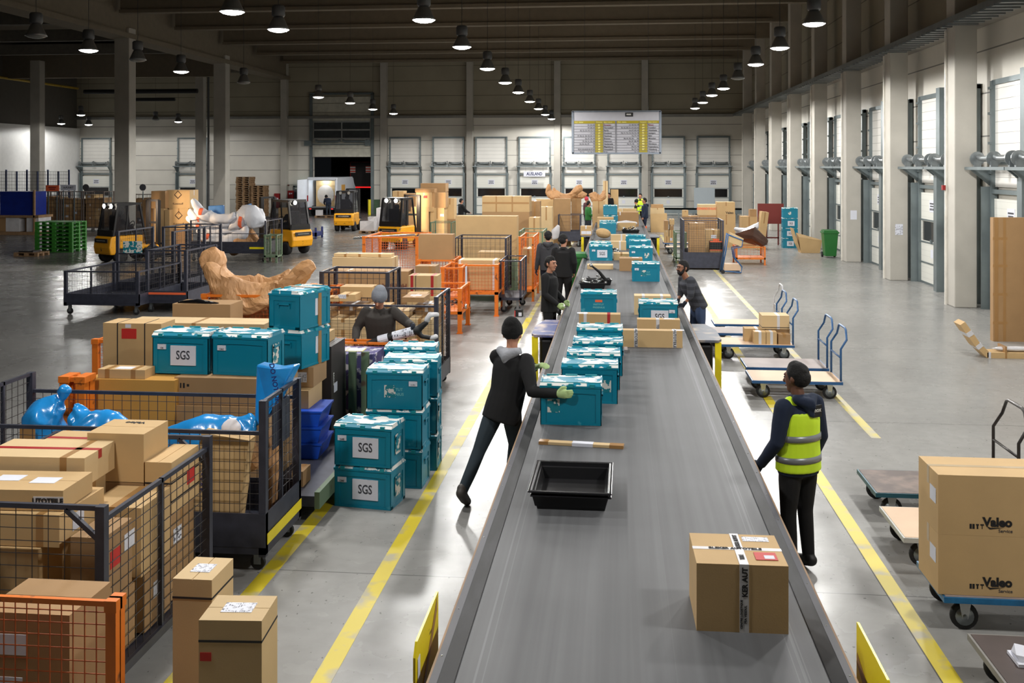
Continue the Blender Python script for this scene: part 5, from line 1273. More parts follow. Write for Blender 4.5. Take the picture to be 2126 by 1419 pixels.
MB().ball((-3.30, 8.42, 1.12), .085, 14, 10, (1, .8, 1.15)).crumple(.02, 14).build('polystyrene_bag', M('white bag red print', (226, 220, 222), .5, var=.1), smooth=True)
o = bpy.data.objects['polystyrene_bag']; o.name = 'white_bag'; tag(o, 'small white bag with red print between the blue bags', 'bag')
paper_part([(-4.1, 8.55, .45), (-3.8, 8.55, .70), (-3.45, 8.52, .84), (-3.14, 8.48, .92)], [.12, .20, .22, .14], .6, (0, 0, 1), 'brown paper-wrapped bumper slanting through the dark cage', 9, amt=.07)
o = carton(-3.62, -3.20, 8.24, 8.40, .23, 1.12, 'tall leaning carton with blue printed letters behind the front mesh', mat='tan', tape='', tilt=(0, .14, 0))
text('A R B R E', .05, M('blue marker print', (46, 52, 110), .7, var=0), o, (-.14, -.082, .5), (PI/2, -PI/2, 0), bold=.02)
paper_part([(-3.08, 8.75, .26), (-3.06, 8.75, .6), (-3.06, 8.78, .95)], [.07, .09, .08], .7, (1, 0, 0), 'paper-wrapped roll standing in the right corner of the dark cage', 12, amt=.04, name='wrapped_tube')
for i_, (a, b__, la) in enumerate(((-5.45, -5.05, 'left'), (-5.0, -4.5, 'second'), (-4.4, -4.1, 'third'))):
    cf(a, b__, 8.3, 8.9, .23, .55, 'carton on the deck of the dark bag cage, %s from the outer end' % la, mat='brown')

# pallet stack behind: teal crates on cartons
st = 'on the long trolley behind the bag cage'
tr = thing('flat_trolley', 'long low steel trolley carrying crates and cartons beside the aisle', 'trolley', (-5.3, 9.35, 0))
MB().box(0, 2.45, 0, 3.0, .16, .26).build('deck', GREYCAGE, tr)
MB().box(2.45, 2.5, 0, 3.0, .14, .30).build('edge_beam', GREENP, tr)
for a in (.2, 2.2):
    for b in (.2, 1.6, 2.8): MB().lathe([(0, -.02), (.08, -.02), (.08, .02), (0, .02)], (a, b, .08), 14, 'X').build('wheel', RUBBER, tr)
xg0, xg1 = PX(180, 9.6), PX(362, 9.6)
cf(xg0, xg1, 9.6, 10.2, .262, PZ(789, 270, 9.6), 'large golden-brown carton under the small flat parcel', mat='gold', tape='')
cpx(203, 301, 768, PZ(789, 270, 9.6)+.001, 9.64, .22, 'small flat taped parcel lying on the golden carton', tape='xt0.2,xt0.75', mat='tan', lab='tp.5:.4')
zc = 1.285
cf(PX(364, 9.65), PX(590, 9.65)-.15, 9.65, 10.35, .262, zc-.27, 'wide brown carton behind the rear mesh, below the printed flat one', mat='brown', tape='')
o = cf(PX(364, 9.72), PX(597, 9.72)-.1, 9.70, 10.35, zc-.265, zc, 'flat wide carton with handling marks carrying two teal crates', mat='brown', tape='')
MB().box(-.47, -.455, -.3265, -.325, .16, .21).box(-.44, -.42, -.3265, -.325, .16, .21).box(-.40, -.375, -.3265, -.325, .175, .20).build('handling_marks', INK, o)
crate(PX(388, 10.0), 10.06, zc+.002, 'teal crate with large SGS sheet, left of the pair on the cartons', 'S.03,N-.2:126', rz=-.04)
crate(PX(508, 10.0)+.03, 10.04, zc+.002, 'teal crate 1262 without sheet, right of the SGS crate on the cartons', 'N-.2:1262,R', rz=-.10)
o = cf(PX(228, 10.75), PX(338, 10.75)+.05, 10.6, 10.95, 1.0, PZ(672, 280, 10.6), 'tall upright carton with black bands and a red pouch', mat='tan', tape='xb0.25,xb0.72', lab='fr.45:.83')
MB().box(-.075, -.01, -.1795, -.1775, .62, .66).build('pouch_slip', PAPER, o)
cf(PX(190, 10.7), PX(330, 10.7), 10.5, 11.1, .262, .995, 'broad carton supporting the tall red-pouch carton', mat='brown')
cf(PX(275, 11.5), PX(560, 11.5), 11.3, 11.75, 1.30, PZ(672, 420, 11.3), 'very long flat carton lying behind the pair of teal crates', mat='pale', tape='xt0.5')
cf(PX(285, 11.5), PX(555, 11.5), 11.32, 11.8, .262, 1.295, 'big carton under the very long flat one', mat='brown')
# strapped, turned crates at the right end
for q, la in ((0, 'lower of two strapped teal crates turned sideways at the stack end'), (1, 'upper of two strapped teal crates turned sideways at the stack end')):
    crate(PX(620, 10.9)-.0, 10.95, 1.20+q*(CRH+.006), la, 'W,K', rz=PI/2-.28 if q else PI/2-.24)
cf(PX(604, 10.9), PX(650, 10.9)+.05, 10.75, 11.25, .98, 1.195, 'carton with brown tape directly under the strapped crates', mat='brown', lab='fs.5:.5')
cf(PX(602, 10.8), PX(652, 10.8), 10.6, 11.1, .78, .975, 'small carton with side label, second below the strapped crates', mat='tan', lab='fs.3:.6')
BC = [0.262, .435, .608]
for q, z in enumerate(BC):
    r = thing('storage_bin', '%s of the three bright blue plastic bins stacked under the cartons' % ('bottom', 'middle', 'top')[q], 'bin', (PX(612, 10.55), 10.5, z), .05)
    MB().hexa([(.02, .02, 0), (.26, .02, 0), (.26, .5, 0), (.02, .5, 0), (0, 0, .155), (.30, 0, .155), (.30, .54, .155), (0, .54, .155)]).build('bin_body', BLUEC, r)
    MB().box(-.01, .31, -.01, .55, .15, .170).build('rim', BLUEC, r)
cf(PX(609, 9.65), PX(632, 9.65), 9.6, 9.85, .262, PZ(980, 620, 9.6), 'small carton on the trolley before the blue bins', mat='brown', tape='top')
cf(PX(664, 11.7)-.12, PX(664, 11.7)+.07, 11.5, 12.1, .262, PZ(700, 660, 11.5), 'tall narrow tan carton left of the black one', mat='tan', tape='')
o = cf(PX(673, 11.7), PX(690, 11.7)+.03, 11.55, 12.15, .262, PZ(722, 682, 11.5), 'tall narrow black printed carton at the end of the trolley', mat='dark', tape='', lab='rs.3:.5')
text('SACHS', .05, WHT, o, (.066, -.2, .62), (PI/2, PI/2, PI/2), bold=.02)
# stake frame with panels, right
r = thing('stake_frame', 'green-grey steel stake frame between the black carton and the teal crates', 'frame', (PX(700, 12.3), 12.2, 0))
MB().box(0, .95, 0, .7, .2, .28).build('deck', GREENP, r)
for a in (.03, .17, .33): MB().box(a, a+.09, 0, .06, .28, 1.1).build('stake', GREENP, r)
o = cf(PX(700, 12.9), PX(760, 12.9)+.25, 12.35, 12.88, .285, 1.05, 'purple and white printed carton with yellow-edged label on top', mat='purple', tape='')
MB().box(-.1, .12, -.1, .1, .766, .768).build('label_border', YEL, o); MB().box(-.09, .11, -.09, .09, .7681, .770).build('shipping_label', PAPER, o)

# floor stacks of teal crates
def stack(x, y, n, labels, decos, rz):
    for q in range(n): crate(x, y, q*CRH, labels[q], decos[q], rz + (q*.012))
stack(PX(765, 9.95), 10.02, 2, ['lower crate of the front pair on the floor, plain SGS sheet', 'upper crate of the front pair on the floor, SGS sheet with red scribble'], ['S.03,N-.22:1243,R', 'S.03,N-.22:1648,R'], -.15)
stack(PX(822, 10.55), 10.68, 3, ['bottom crate of the three-high stack printed FRESENIUS on top', 'middle crate of the three-high stack with FRESENIUS on top', 'top crate numbered 1191 with FRESENIUS print of the floor stack'], ['W', 'W', 'I,T-.05,N.2:1191'], -.03)
stack(PX(861, 11.4), 11.30, 3, ['bottom crate of the dark side-on column right of crate 1191', 'middle crate of the column right of crate 1191', 'top crate with grey patch just right of crate 1191'], ['R', 'R', 'W'], .03)
stack(PX(855, 12.0), 12.02, 3, ['bottom crate of the rearmost teal floor column', 'middle crate of the rearmost teal floor column', 'top crate of the rearmost teal floor column before the worker'], ['R', '', ''], .02)

# orange stillage left of the crates and the one behind
cage(PX(166, 10.9)-.02, PX(166, 10.9)+1.15, 11.2, 12.0, PZ(706, 170, 11.2), 'orange mesh stillage with clear sacks left of the red-pouch carton', ORANGE, WIREO, pitch=.06, base=.12, wheels=False, post=.07, name='mesh_stillage')
blob([(PX(190, 11.5), 11.6, .3), (PX(200, 11.5), 11.6, .6), (PX(205, 11.5), 11.6, .8)], [.25, .25, .12], .8, .06, 6, 21, 'clear_sack', WHITEF, 'crumpled clear plastic sack inside the orange stillage', 'sack')
cage(PX(135, 9.4), PX(186, 9.4), 9.3, 9.5, PZ(780, 135, 9.4), 'low orange mesh frame behind the corner of the bag cage', ORANGE, WIREO, pitch=.06, base=.12, wheels=False, post=.09, name='mesh_stillage')
# orange cage with paper bumpers and open cartons
Yc = 15.4
xa, xb = PX(418, Yc), PX(595, Yc)
cage(xa, xb, Yc, Yc+1.6, 1.36, 'orange mesh stillage holding brown paper-wrapped bumpers', ORANGE, WIREO, pitch=.06, base=.15, wheels=False, post=.08, name='mesh_stillage')
cage(xb+.05, PX(650, Yc)+.15, Yc+.1, Yc+1.2, 1.40, 'small orange mesh stillage right of the bumper one', ORANGE, WIREO, pitch=.06, base=.15, wheels=False, post=.08, name='mesh_stillage')
m_ = MB()
o = MB().hexa([tuple(AT(440, 655, 15.8)), tuple(AT(478, 655, 15.8)), tuple(AT(478, 655, 16.4)), tuple(AT(440, 655, 16.4)), tuple(AT(436, 572, 15.8)), tuple(AT(452, 573, 15.8)), tuple(AT(452, 573, 16.4)), tuple(AT(436, 572, 16.4))]).build('open_carton', CARD['brown']); tag(o, 'open carton end with slanted edge left of the paper bumpers', 'box')
o = MB().hexa([tuple(AT(548, 655, 15.8)), tuple(AT(618, 655, 15.8)), tuple(AT(618, 650, 16.4)), tuple(AT(548, 650, 16.4)), tuple(AT(578, 582, 15.8)), tuple(AT(618, 575, 15.8)), tuple(AT(618, 575, 16.4)), tuple(AT(578, 582, 16.4))]).build('open_carton', CARD['brown']); tag(o, 'open carton end with slanted edge right of the paper bumpers', 'box')
m_ = MB(); prof = [(440, 556), (470, 600), (510, 616), (560, 612), (605, 585), (640, 548)]
for yo, dy, amt, sd, la, nm in ((15.55, 0, .07, 3, 'crumpled brown paper bumper, front one with upturned ends', 0), (16.3, -6, .09, 6, 'crumpled brown paper bumper behind, its left end rising highest', 1)):
    pts = [AT(px-(8 if nm else 0), py+dy-(14 if (nm and px < 480) else 0), yo) for px, py in prof[:(5 if nm else 6)]]
    paper_part(pts, [.16, .24, .26, .26, .2, .1][:len(pts)], .55, (0, .35, 1), la, sd, amt=.10)
paper_part([AT(a_, b__, 15.85) for a_, b__ in ((462, 610), (500, 632), (545, 634), (590, 618))], [.18, .26, .26, .18], .5, (0, .2, 1), 'broad brown paper bumper bulging lowest in the orange stillage', 15, amt=.08)
# carton with black bumper in front
o = cpx(358, 478, 632, .5, 14.2, .5, 'low open carton holding a black bumper, before the orange stillage', mat='brown', tape='')
cf(PX(372, 14.2), PX(560, 14.2), 14.25, 14.8, 0, .495, 'large carton under the black bumper box', mat='brown')
r = MB().limb([AT(372, 628, 14.3), AT(410, 626, 14.3), AT(450, 634, 14.3), AT(480, 655, 14.3)], [.03, .06, .07, .03], .6).build('black_bumper', M('gloss black bumper', (16, 16, 18), .15), smooth=True); tag(r, 'glossy black bumper lying in the low open carton', 'bumper')

# worker's cage: mesh cage full of cartons
wc = cage(-4.75, -2.62, 14.72, 15.85, 1.46, 'dark mesh cage full of small cartons behind the worker in the grey knit hat', pitch=.09, base=.2, low=.18, fh={'f': 1.33}, post=.06)
fill(-4.66, -2.72, 14.80, 15.8, .21, 1.30, 'in the cage behind the grey-hatted worker', 5, cols=(5,), rows=2)
cage(PX(663, 16.0), PX(808, 16.0), 16.0, 16.9, 1.68, 'taller dark cage whose top rail shows above the cartons', pitch=.1, base=.2, post=.06)
zt2 = 1.34
Y = 15.0
for (p0, p1, yt, yy, dep, la, kw) in (
  (677, 703, 626, 14.95, .3, 'small carton on the left front corner of the heap behind the worker', dict()),
  (704, 737, 612, 15.0, .35, 'carton with two stuck-on sheets, left in the heap behind the worker', dict(lab='fs.2:.7')),
  (706, 773, 596, 15.45, .35, 'bigger carton with cut-off lettering left above the grey hat', dict(txt=[('eo', .09, .55, .3, 'f', INK, 0)], lab='rs.3:.4')),
  (835, 880, 618, 15.0, .5, 'flat carton with a white label right of the grey hat', dict(lab='tp.5:.5', mat='brown')),
  (846, 886, 626, 15.52, .28, 'carton behind the flat labelled one right of the worker', dict())):
    cpx(p0, p1, yt, zt2 if yy < 15.3 else 1.345, yy, dep, la, **kw)
cf(PX(622, 15.6), PX(662, 15.6), 15.3, 15.8, 0, PZ(598, 640, 15.3), 'tall carton standing left of the cage behind the worker', mat='tan', tape='')
# green beam frame with orange rail in front of the worker
r = cage(PX(690, 12.95), PX(858, 12.95), 12.93, 13.2, 1.09, 'low orange mesh frame with green top beam before the worker', ORANGE, WIREO, pitch=.05, base=.12, wheels=False, post=.06, name='mesh_stillage')
MB().box(-.05, 1.1, -.06, .0, .93, 1.02).build('green_beam', GREENP, r)
# long cartons behind
o = cpx(668, 848, 563, .9, 18.0, .5, 'very long carton printed HONDA upside down behind the worker cage', mat='brown', tape='xt0.3,xt0.75')
cf(PX(665, 18), PX(850, 18), 17.95, 18.55, 0, .895, 'broad carton carrying the long upside-down printed one', mat='brown')
text('HONDA', .11, M('dark red-brown print', (110, 60, 44), .7, var=0), bpy.data.objects['cardboard_box'] if False else o if hasattr(o, 'name') else wc, (0, 0, 0)) if False else None
hb = [q for q in COL.objects if q.get('label', '').startswith('very long carton printed')][0]
text('HONDA', .12, M('dark red-brown print', (110, 60, 44), .7, var=0), hb, (.55, -.2515, .32), (PI/2, PI, 0), bold=.03)
cpx(693, 812, 541, 1.6, 19.5, .3, 'pale long slender carton with brown bands resting high behind', mat='pale', tape='xt0.2,xt0.45,xt0.8')
cf(PX(690, 19.4), PX(815, 19.4), 19.4, 19.9, 0, 1.595, 'tall carton stack supporting the pale slender carton', mat='pale')
cpx(848, 908, 573, 1.15, 17.2, .4, 'carton with two red tape bands and dark straps', mat='tan', tape='xr0.12,xr0.82,xb0.25')
cf(PX(845, 17.2), PX(912, 17.2), 17.15, 17.7, 0, 1.145, 'carton beneath the red-banded one', mat='tan')
cpx(862, 904, 553, 1.0, 18.2, .4, 'small taped carton behind the red-banded one', mat='brown', tape='xt0.75')
cf(PX(860, 18.2), PX(906, 18.2), 18.15, 18.7, 0, .995, 'carton beneath the small taped one', mat='brown')
# orange stillages right of them, at the aisle
def st_or(p0, p1, Y, D, top, label, **k):
    return cage(PX(p0, Y), PX(p1, Y), Y, Y+D, PZ(top, (p0+p1)/2, Y), label, ORANGE, WIREO, pitch=.07, wheels=False, post=.08, name='mesh_stillage', wr=.006, group='orange mesh stillages', **k)
a = st_or(870, 958, 20.2, 1.2, 600, 'orange stillage with white paper sheet, nearest to the aisle', base=.45)
MB().box(PX(958, 20.2)-PX(870, 20.2)+.001, PX(958, 20.2)-PX(870, 20.2)+.004, .5, .75, .95, 1.3).build('paper_sheet', PAPER, a)
metal_parts(PX(912, 20.8), 20.8, .46, 14, 'tangle of foil-wrapped and dark car parts in the nearest orange stillage', 22, 1.2, .7)
st_or(915, 960, 22.0, 1.2, 556, 'tall orange stillage left behind the sheet-bearing one', base=.5)
st_or(952, 1034, 22.6, 1.3, 550, 'tall orange stillage with empty lower shelf beside the grey trolley', base=.55)
st_or(866, 944, 23.8, 1.0, 540, 'orange stillage under the square brown carton', base=.3)
st_or(752, 868, 27.6, 2.0, 492, 'low orange stillage with chrome bars across it near the forklift', base=.2)
cpx(869, 940, 487, PZ(540, 905, 24.3), 24.0, .35, 'square brown flat carton standing up out of the orange stillage', mat='brown', tape='')
o = MB().bar(AT(734, 495, 27.8), AT(862, 488, 27.9), .1, .06).build('chrome_bar', CHROME); tag(o, 'shiny foil-covered bar lying across the far orange stillage', 'bar')
cf(PX(955, 23.2), PX(1038, 23.2)-.02, 22.9-.0, 23.5, .56, PZ(541, 990, 22.9), 'wide carton with white bands standing inside the tall orange stillage', mat='tan', tape='xw0.05,xw0.9')
cpx(946, 1073, 449, .9, 27.0, .5, 'huge long plain carton standing on edge left of the aisle', mat='tan', tape='')
cf(PX(948, 27), PX(1070, 27), 26.9, 27.6, .0, .895, 'green-grey skid load under the huge long carton', mat=GREENP, tape='', name='green_skid', cat='skid')
cpx(992, 1050, 524, .6, 25.2, .6, 'carton with white printed lid in the grey cage below the huge carton', mat='tan', tape='w')
cage(PX(942, 25.0), PX(1052, 25.0), 25.0, 26.2, PZ(494, 1000, 25), 'grey mesh cage in front of the huge long carton', pitch=.12, base=.3)
cage(PX(1050, 24.6), PX(1094, 24.6), 23.2, 24.6, PZ(535, 1070, 24.0), 'dark grey wheeled cage trolley at the aisle edge behind the walkers', pitch=.12, base=.35)
r = thing('battery_box', 'small black and red battery box on the floor beside the cage trolley', 'battery', (PX(1071, 22.9), 22.6, 0)); MB().box(0, .18, 0, .2, 0, .16).build('case', BLK, r, bevel=.01); MB().box(-.001, .02, -.002, .2, .0, .14).build('red_end', REDST, r); MB().box(.09, .16, -.003, 0, .02, .10).build('label_plate', PAPER, r)
# ================================================================ forklifts, van, far storage
YEL2 = patchy('forklift yellow', (232, 162, 22), (90, 70, 40), .66, 5, .4, .04)
CABG = M('cab black paint', (22, 22, 24), .4, .2)
CABW = bpy.data.materials.new('cab glass'); CABW.use_nodes = True
_b = CABW.node_tree.nodes['Principled BSDF']; _b.inputs['Base Color'].default_value = (.03, .03, .035, 1); _b.inputs['Roughness'].default_value = .05; _b.inputs['Alpha'].default_value = .45
LAMPM = M('work light lens', (255, 244, 226), .3, var=0, emit=60)
def forklift(x, y, rz, label, light=0, lamps=1, warm=0):
    r = thing('forklift', label, 'forklift', (x, y, 0), rz)
    # counterweight: stepped and rounded rear, wheel arches
    MB().prism([(-1.0, .30), (-1.05, .55), (-1.0, .88), (-.92, .95), (.25, .95), (.25, .62), (.9, .55), (.9, .30), (.62, .30), (.5, .48), (.3, .48), (.15, .30), (-.35, .30), (-.45, .50), (-.75, .50), (-.82, .30)], -.52, .52, 'X').build('body', YEL2, r, bevel=.05)
    MB().box(-.40, .40, -1.066, -1.05, .72, .86).build('name_plate', BLK, r)
    MB().box(-.28, .28, -1.070, -1.067, .77, .81).build('plate_print', CHROME, r)
    for s in (-1, 1):
        for (yy, rad) in ((-.60, .25), (.62, .30)):
            o = MB().lathe([(.08, -.1), (rad*.7, -.1), (rad, -.08), (rad, .08), (rad*.7, .1), (.08, .1)], (s*.44, yy, rad), 20, 'X').build('wheel', RUBBER, r, smooth=True)
            MB().lathe([(0, -.09), (rad*.5, -.085), (rad*.5, .085), (0, .09)], (s*.44, yy, rad), 16, 'X').build('hub', YEL2, o)
    fr_ = MB()
    for s in (-1, 1):
        fr_.bar((s*.47, -.88, .95), (s*.44, -.70, 2.02), .07).bar((s*.47, .42, .60), (s*.44, .15, 2.05), .06)
        fr_.bar((s*.44, -.70, 2.02), (s*.44, .15, 2.05), .07)
        fr_.bar((s*.47, -.40, .95), (s*.45, -.30, 2.03), .04)
    fr_.bar((-.44, -.70, 2.02), (.44, -.70, 2.02), .07).bar((-.44, .15, 2.05), (.44, .15, 2.05), .07).bar((-.47, -.87, 1.0), (.47, -.87, 1.0), .10, .3)
    fr_.build('cab_frame', CABG, r)
    MB().box(-.46, .46, -.72, .18, 2.05, 2.09).build('cab_roof', CABG, r)
    MB().hexa([(-.43, -.86, 1.1), (.43, -.86, 1.1), (.43, -.84, 1.1), (-.43, -.84, 1.1), (-.41, -.71, 2.0), (.41, -.71, 2.0), (.41, -.69, 2.0), (-.41, -.69, 2.0)]).build('rear_window', CABW, r)
    for s in (-1, 1): MB().hexa([(s*.47-.005, -.85, 1.0), (s*.47+.005, -.85, 1.0), (s*.47+.005, .35, .95), (s*.47-.005, .35, .95), (s*.44-.005, -.68, 2.0), (s*.44+.005, -.68, 2.0), (s*.44+.005, .14, 2.0), (s*.44-.005, .14, 2.0)]).build('side_window', CABW, r)
    MB().box(-.24, .24, -.55, -.1, .95, 1.10).box(-.24, .24, -.62, -.5, 1.1, 1.65).build('seat', BLK, r, bevel=.04)
    MB().tube([(.15*math.cos(a), .12+.06*math.sin(a), 1.28+.14*math.sin(a)) for a in [2*PI*i_/14 for i_ in range(14)]], .015, 6, closed=True).bar((0, .12, 1.28), (0, .3, .95), .04).build('steering_wheel', BLK, r)
    ms = MB()
    for s in (-1, 1): ms.box(s*.33-.05, s*.33+.05, .92, 1.04, .08, 2.15).box(s*.24-.03, s*.24+.03, .94, 1.02, .1, 2.1)
    for z in (.5, 1.3, 2.1): ms.box(-.36, .36, .95, 1.0, z, z+.08)
    ms.build('mast', CABG, r)
    MB().box(-.45, .45, 1.05, 1.09, .25, .33).box(-.45, .45, 1.05, 1.09, .55, .62).box(-.30, -.20, 1.05, 2.1, .06, .10).box(.20, .30, 1.05, 2.1, .06, .10).build('fork_carriage', CABG, r)
    for i_ in range(lamps):
        sx_ = (-.22, .22)[i_] if lamps == 2 else -.2
        MB().lathe([(0, -.05), (.07, -.05), (.085, .03), (0, .03)], (sx_, -.76, 1.98), 14, 'Y').build('work_light', CABG, r)
        MB().lathe([(0, -.052), (.078, -.052), (.078, -.045), (0, -.045)], (sx_, -.765, 1.98), 14, 'Y').build('work_light_lens', LAMPM if light else GLOFF, r)
        if light:
            l = bpy.data.lights.new('work_light_beam', 'SPOT'); l.energy = light; l.spot_size = 1.9; l.spot_blend = .6; l.color = (1, .92, .82); l.shadow_soft_size = .08
            lo = bpy.data.objects.new('work_light_beam', l); COL.objects.link(lo); lo.parent = r; lo.location = (sx_, -.84, 1.98); lo.rotation_euler = (math.radians(80), 0, PI)
    if warm:
        l = bpy.data.lights.new('head_light_beam', 'SPOT'); l.energy = warm; l.spot_size = 2.0; l.spot_blend = .5; l.color = (1, .74, .5); l.shadow_soft_size = .08
        lo = bpy.data.objects.new('head_light_beam', l); COL.objects.link(lo); lo.parent = r; lo.location = (.3, .22, 1.95); lo.rotation_euler = (math.radians(70), 0, 0)
    # driver
    d_ = MB().limb([(0, -.35, 1.1), (0, -.38, 1.45), (0, -.36, 1.55)], [.16, .19, .10], .7, (1, 0, 0)).ball((0, -.33, 1.72), .11, 14, 10).limb([(-.2, -.36, 1.48), (-.26, -.15, 1.25), (-.12, .08, 1.3)], [.07, .055, .045]).limb([(.2, -.36, 1.48), (.26, -.15, 1.25), (.12, .08, 1.3)], [.07, .055, .045]).limb([(-.1, -.35, 1.13), (-.13, .1, 1.12), (-.13, .2, .8)], [.1, .08, .06]).limb([(.1, -.35, 1.13), (.13, .1, 1.12), (.13, .2, .8)], [.1, .08, .06])
    o = d_.build('person', FABB, voxel=.03, sm=2); o.location = (x, y, 0); o.rotation_euler = (0, 0, rz)
    tag(o, 'dark-clothed person seated in the ' + label.split(',')[0], 'person')
    return r
def fpos(px, py): return GP(px, py)
x, y = fpos(250, 546); forklift(x, y+.6, -.55, 'left yellow forklift by the green pallets, its rear light glaring', 160, 2, 500)
x, y = fpos(717, 480); forklift(x, y+.6, .02, 'middle yellow forklift, unlit, seen from behind near the white van', 0, 2)
x, y = fpos(826, 518); forklift(x, y+.6, -.30, 'right yellow forklift, light glaring, before a heap of cartons', 160, 2, 500)
x, y = fpos(556, 535); forklift(x, y+1.9, 1.05, 'dark cabbed forklift, turned left, behind the foam-wrapped parts', 100, 1, 0)

# van
VX0, VX1, VY = PX(641, 66.3), PX(701, 66.3), 66.0
r = thing('delivery_van', 'white high-roof delivery van with open rear doors loaded with film-wrapped cartons', 'van', ((VX0+VX1)/2, VY, 0))
Wv = (VX1-VX0)/2; Hv = 2.62
VW = M('white van paint', (222, 226, 234), .25, var=.03, coat=.5)
for s in (-1, 1):
    MB().prism([(0, .55), (.02, 2.45), (.12, 2.58), (4.2, 2.56), (4.75, 1.75), (5.7, 1.3), (5.75, .5), (0, .45)], s*Wv-.04, s*Wv+.04, 'X').build('side_panel', VW, r, bevel=.03)
MB().box(-Wv, Wv, .02, 4.2, 2.55, 2.62).build('roof', VW, r, bevel=.03)
MB().box(-Wv, Wv, 3.4, 3.45, .6, 2.55).build('bulkhead', VW, r)
MB().box(-Wv, Wv, 0, 5.6, .50, .62).build('floor_pan', M('van floor', (120, 120, 122), .5), r)
MB().hexa([(-Wv, 4.2, 1.7), (Wv, 4.2, 1.7), (Wv, 5.7, .5), (-Wv, 5.7, .5), (-Wv, 4.2, 2.55), (Wv, 4.2, 2.55), (Wv, 5.7, 1.3), (-Wv, 5.7, 1.3)]).build('nose', VW, r, bevel=.05)
MB().box(-Wv-.02, -Wv+.10, -.03, .02, .6, 2.5).box(Wv-.10, Wv+.02, -.03, .02, .6, 2.5).box(-Wv, Wv, -.03, .02, 2.42, 2.56).build('rear_frame', VW, r, bevel=.02)
MB().box(-Wv-.02, Wv+.02, -.16, .0, .42, .58).build('rear_bumper', BLK, r, bevel=.03)
for s in (-1, 1):
    MB().box(s*(Wv-.02)-.05, s*(Wv-.02)+.05, -.045, -.03, 1.0, 1.4).build('tail_light', M('tail light', (150, 20, 22), .3), r)
    MB().box(s*(Wv-.25)-.06, s*(Wv-.25)+.06, -.17, -.16, .48, .53).build('reflector', M('lit tail lamp', (255, 40, 40), .3, var=0, emit=3), r)
    for yy in (1.0, 4.6): MB().lathe([(.1, -.1), (.3, -.1), (.34, -.06), (.34, .06), (.3, .1), (.1, .1)], (s*(Wv-.12), yy, .34), 20, 'X').build('wheel', RUBBER, r)
MB().hexa([(-Wv-.45, -.85, .6), (-Wv-.38, -.85, .6), (-Wv, -.02, .6), (-Wv-.07, -.02, .6), (-Wv-.45, -.85, 2.45), (-Wv-.38, -.85, 2.45), (-Wv, -.02, 2.5), (-Wv-.07, -.02, 2.5)]).build('rear_door', VW, r, bevel=.02)
MB().box(Wv+.041, Wv+.05, 1.1, 2.0, 1.5, 2.1).build('wooden_side_patch', CARD['gold'], r)
l = bpy.data.lights.new('cargo_light', 'POINT'); l.energy = 25; l.color = (.85, .95, 1); lo = bpy.data.objects.new('cargo_light', l); COL.objects.link(lo); lo.parent = r; lo.location = (0, .7, 2.35); l.shadow_soft_size = .1
xc = (VX0+VX1)/2
k_ = 0
for q in range(5):
    for c_ in range(2):
        carton(xc-.70+c_*.66, xc-.05+c_*.66, VY+1.0, VY+1.6, .63+q*.35, .97+q*.35, 'carton in the white van, %s row from the floor, %s column' % (('first', 'second', 'third', 'fourth', 'fifth')[q], ('left', 'right')[c_]), mat='tan')
o = MB().box(xc-.72, xc+.64, VY+.94, VY+.97, .64, 2.2).crumple(.03, 5).build('stretch_film', WHITEF)
o.modifiers.new('s', 'SUBSURF').levels = 0
f_ = bpy.data.materials.new('clear stretch film'); f_.use_nodes = True; q_ = f_.node_tree.nodes['Principled BSDF']; q_.inputs['Alpha'].default_value = .25; q_.inputs['Roughness'].default_value = .1; q_.inputs['Base Color'].default_value = (.8, .85, .9, 1)
o.data.materials[0] = f_; tag(o, 'clear stretch film round the cartons inside the van', 'film')
o = pallet(PX(655, 64.2), 64.0, 0, 'wooden pallet on the floor behind the open white van', W=1.5, D=.8)
cf(PX(656, 64.3), PX(668, 64.3), 64.2, 64.6, .146, .5, 'white wrapped parcel on the pallet behind the van', mat=WHITEF, tape='')
person(PX(681, 65.0), 65.1, .35, 'person in dark clothes bending into the back of the white van',
       dict(pel=(0, -.05, .92), wai=(-.02, .1, 1.03), che=(-.05, .26, 1.13), nek=(-.08, .40, 1.2), hed=(-.1, .5, 1.30), shL=(-.2, .34, 1.18), shR=(.12, .34, 1.18), elL=(-.25, .45, .95), wrL=(-.2, .6, .8), elR=(.16, .45, .95), wrR=(.1, .6, .8)), H=1.74, vox=.03, coat=NAVY, pants=JEANS, hat=BLKK)
# truck in the night outside
r = thing('lorry_rear', 'dark lorry rear with red and white marker plates outside the open door', 'lorry', (PX(727, 75), 75, .6))
wd = PX(771, 75)-PX(727, 75); hh = PZ(336, 740, 75)-.6
MB().box(0, wd, 0, 6, PZ(388, 740, 75)-.6, hh).build('body', M('dark lorry', (34, 30, 30), .6), r)
MB().box(0, wd, -.04, 0, PZ(390, 740, 75)-.6, PZ(388, 740, 75)-.6).build('light_strip', M('red light strip', (255, 30, 30), .4, var=0, emit=2), r)
MB().box(.0, .05, -.03, 0, PZ(388, 740, 75)-.6, hh).box(wd-.05, wd, -.03, 0, PZ(388, 740, 75)-.6, hh).box(0, wd, -.03, 0, hh-.05, hh).build('edge_trim', M('red lorry trim', (150, 30, 30), .5), r)
for a in (.02, wd-.42):
    z = PZ(359, 740, 75)-.6
    MB().box(a, a+.4, -.08, -.04, z, z+.5).build('marker_plate', stripes('red white diagonal plate', (235, 90, 70), (240, 230, 225), .2, .1, 'Z', .5), r)
for a in (.1, wd-.4): MB().box(a, a+.3, .2, 1.2, -.6, .3).build('wheel', RUBBER, r, bevel=.05)

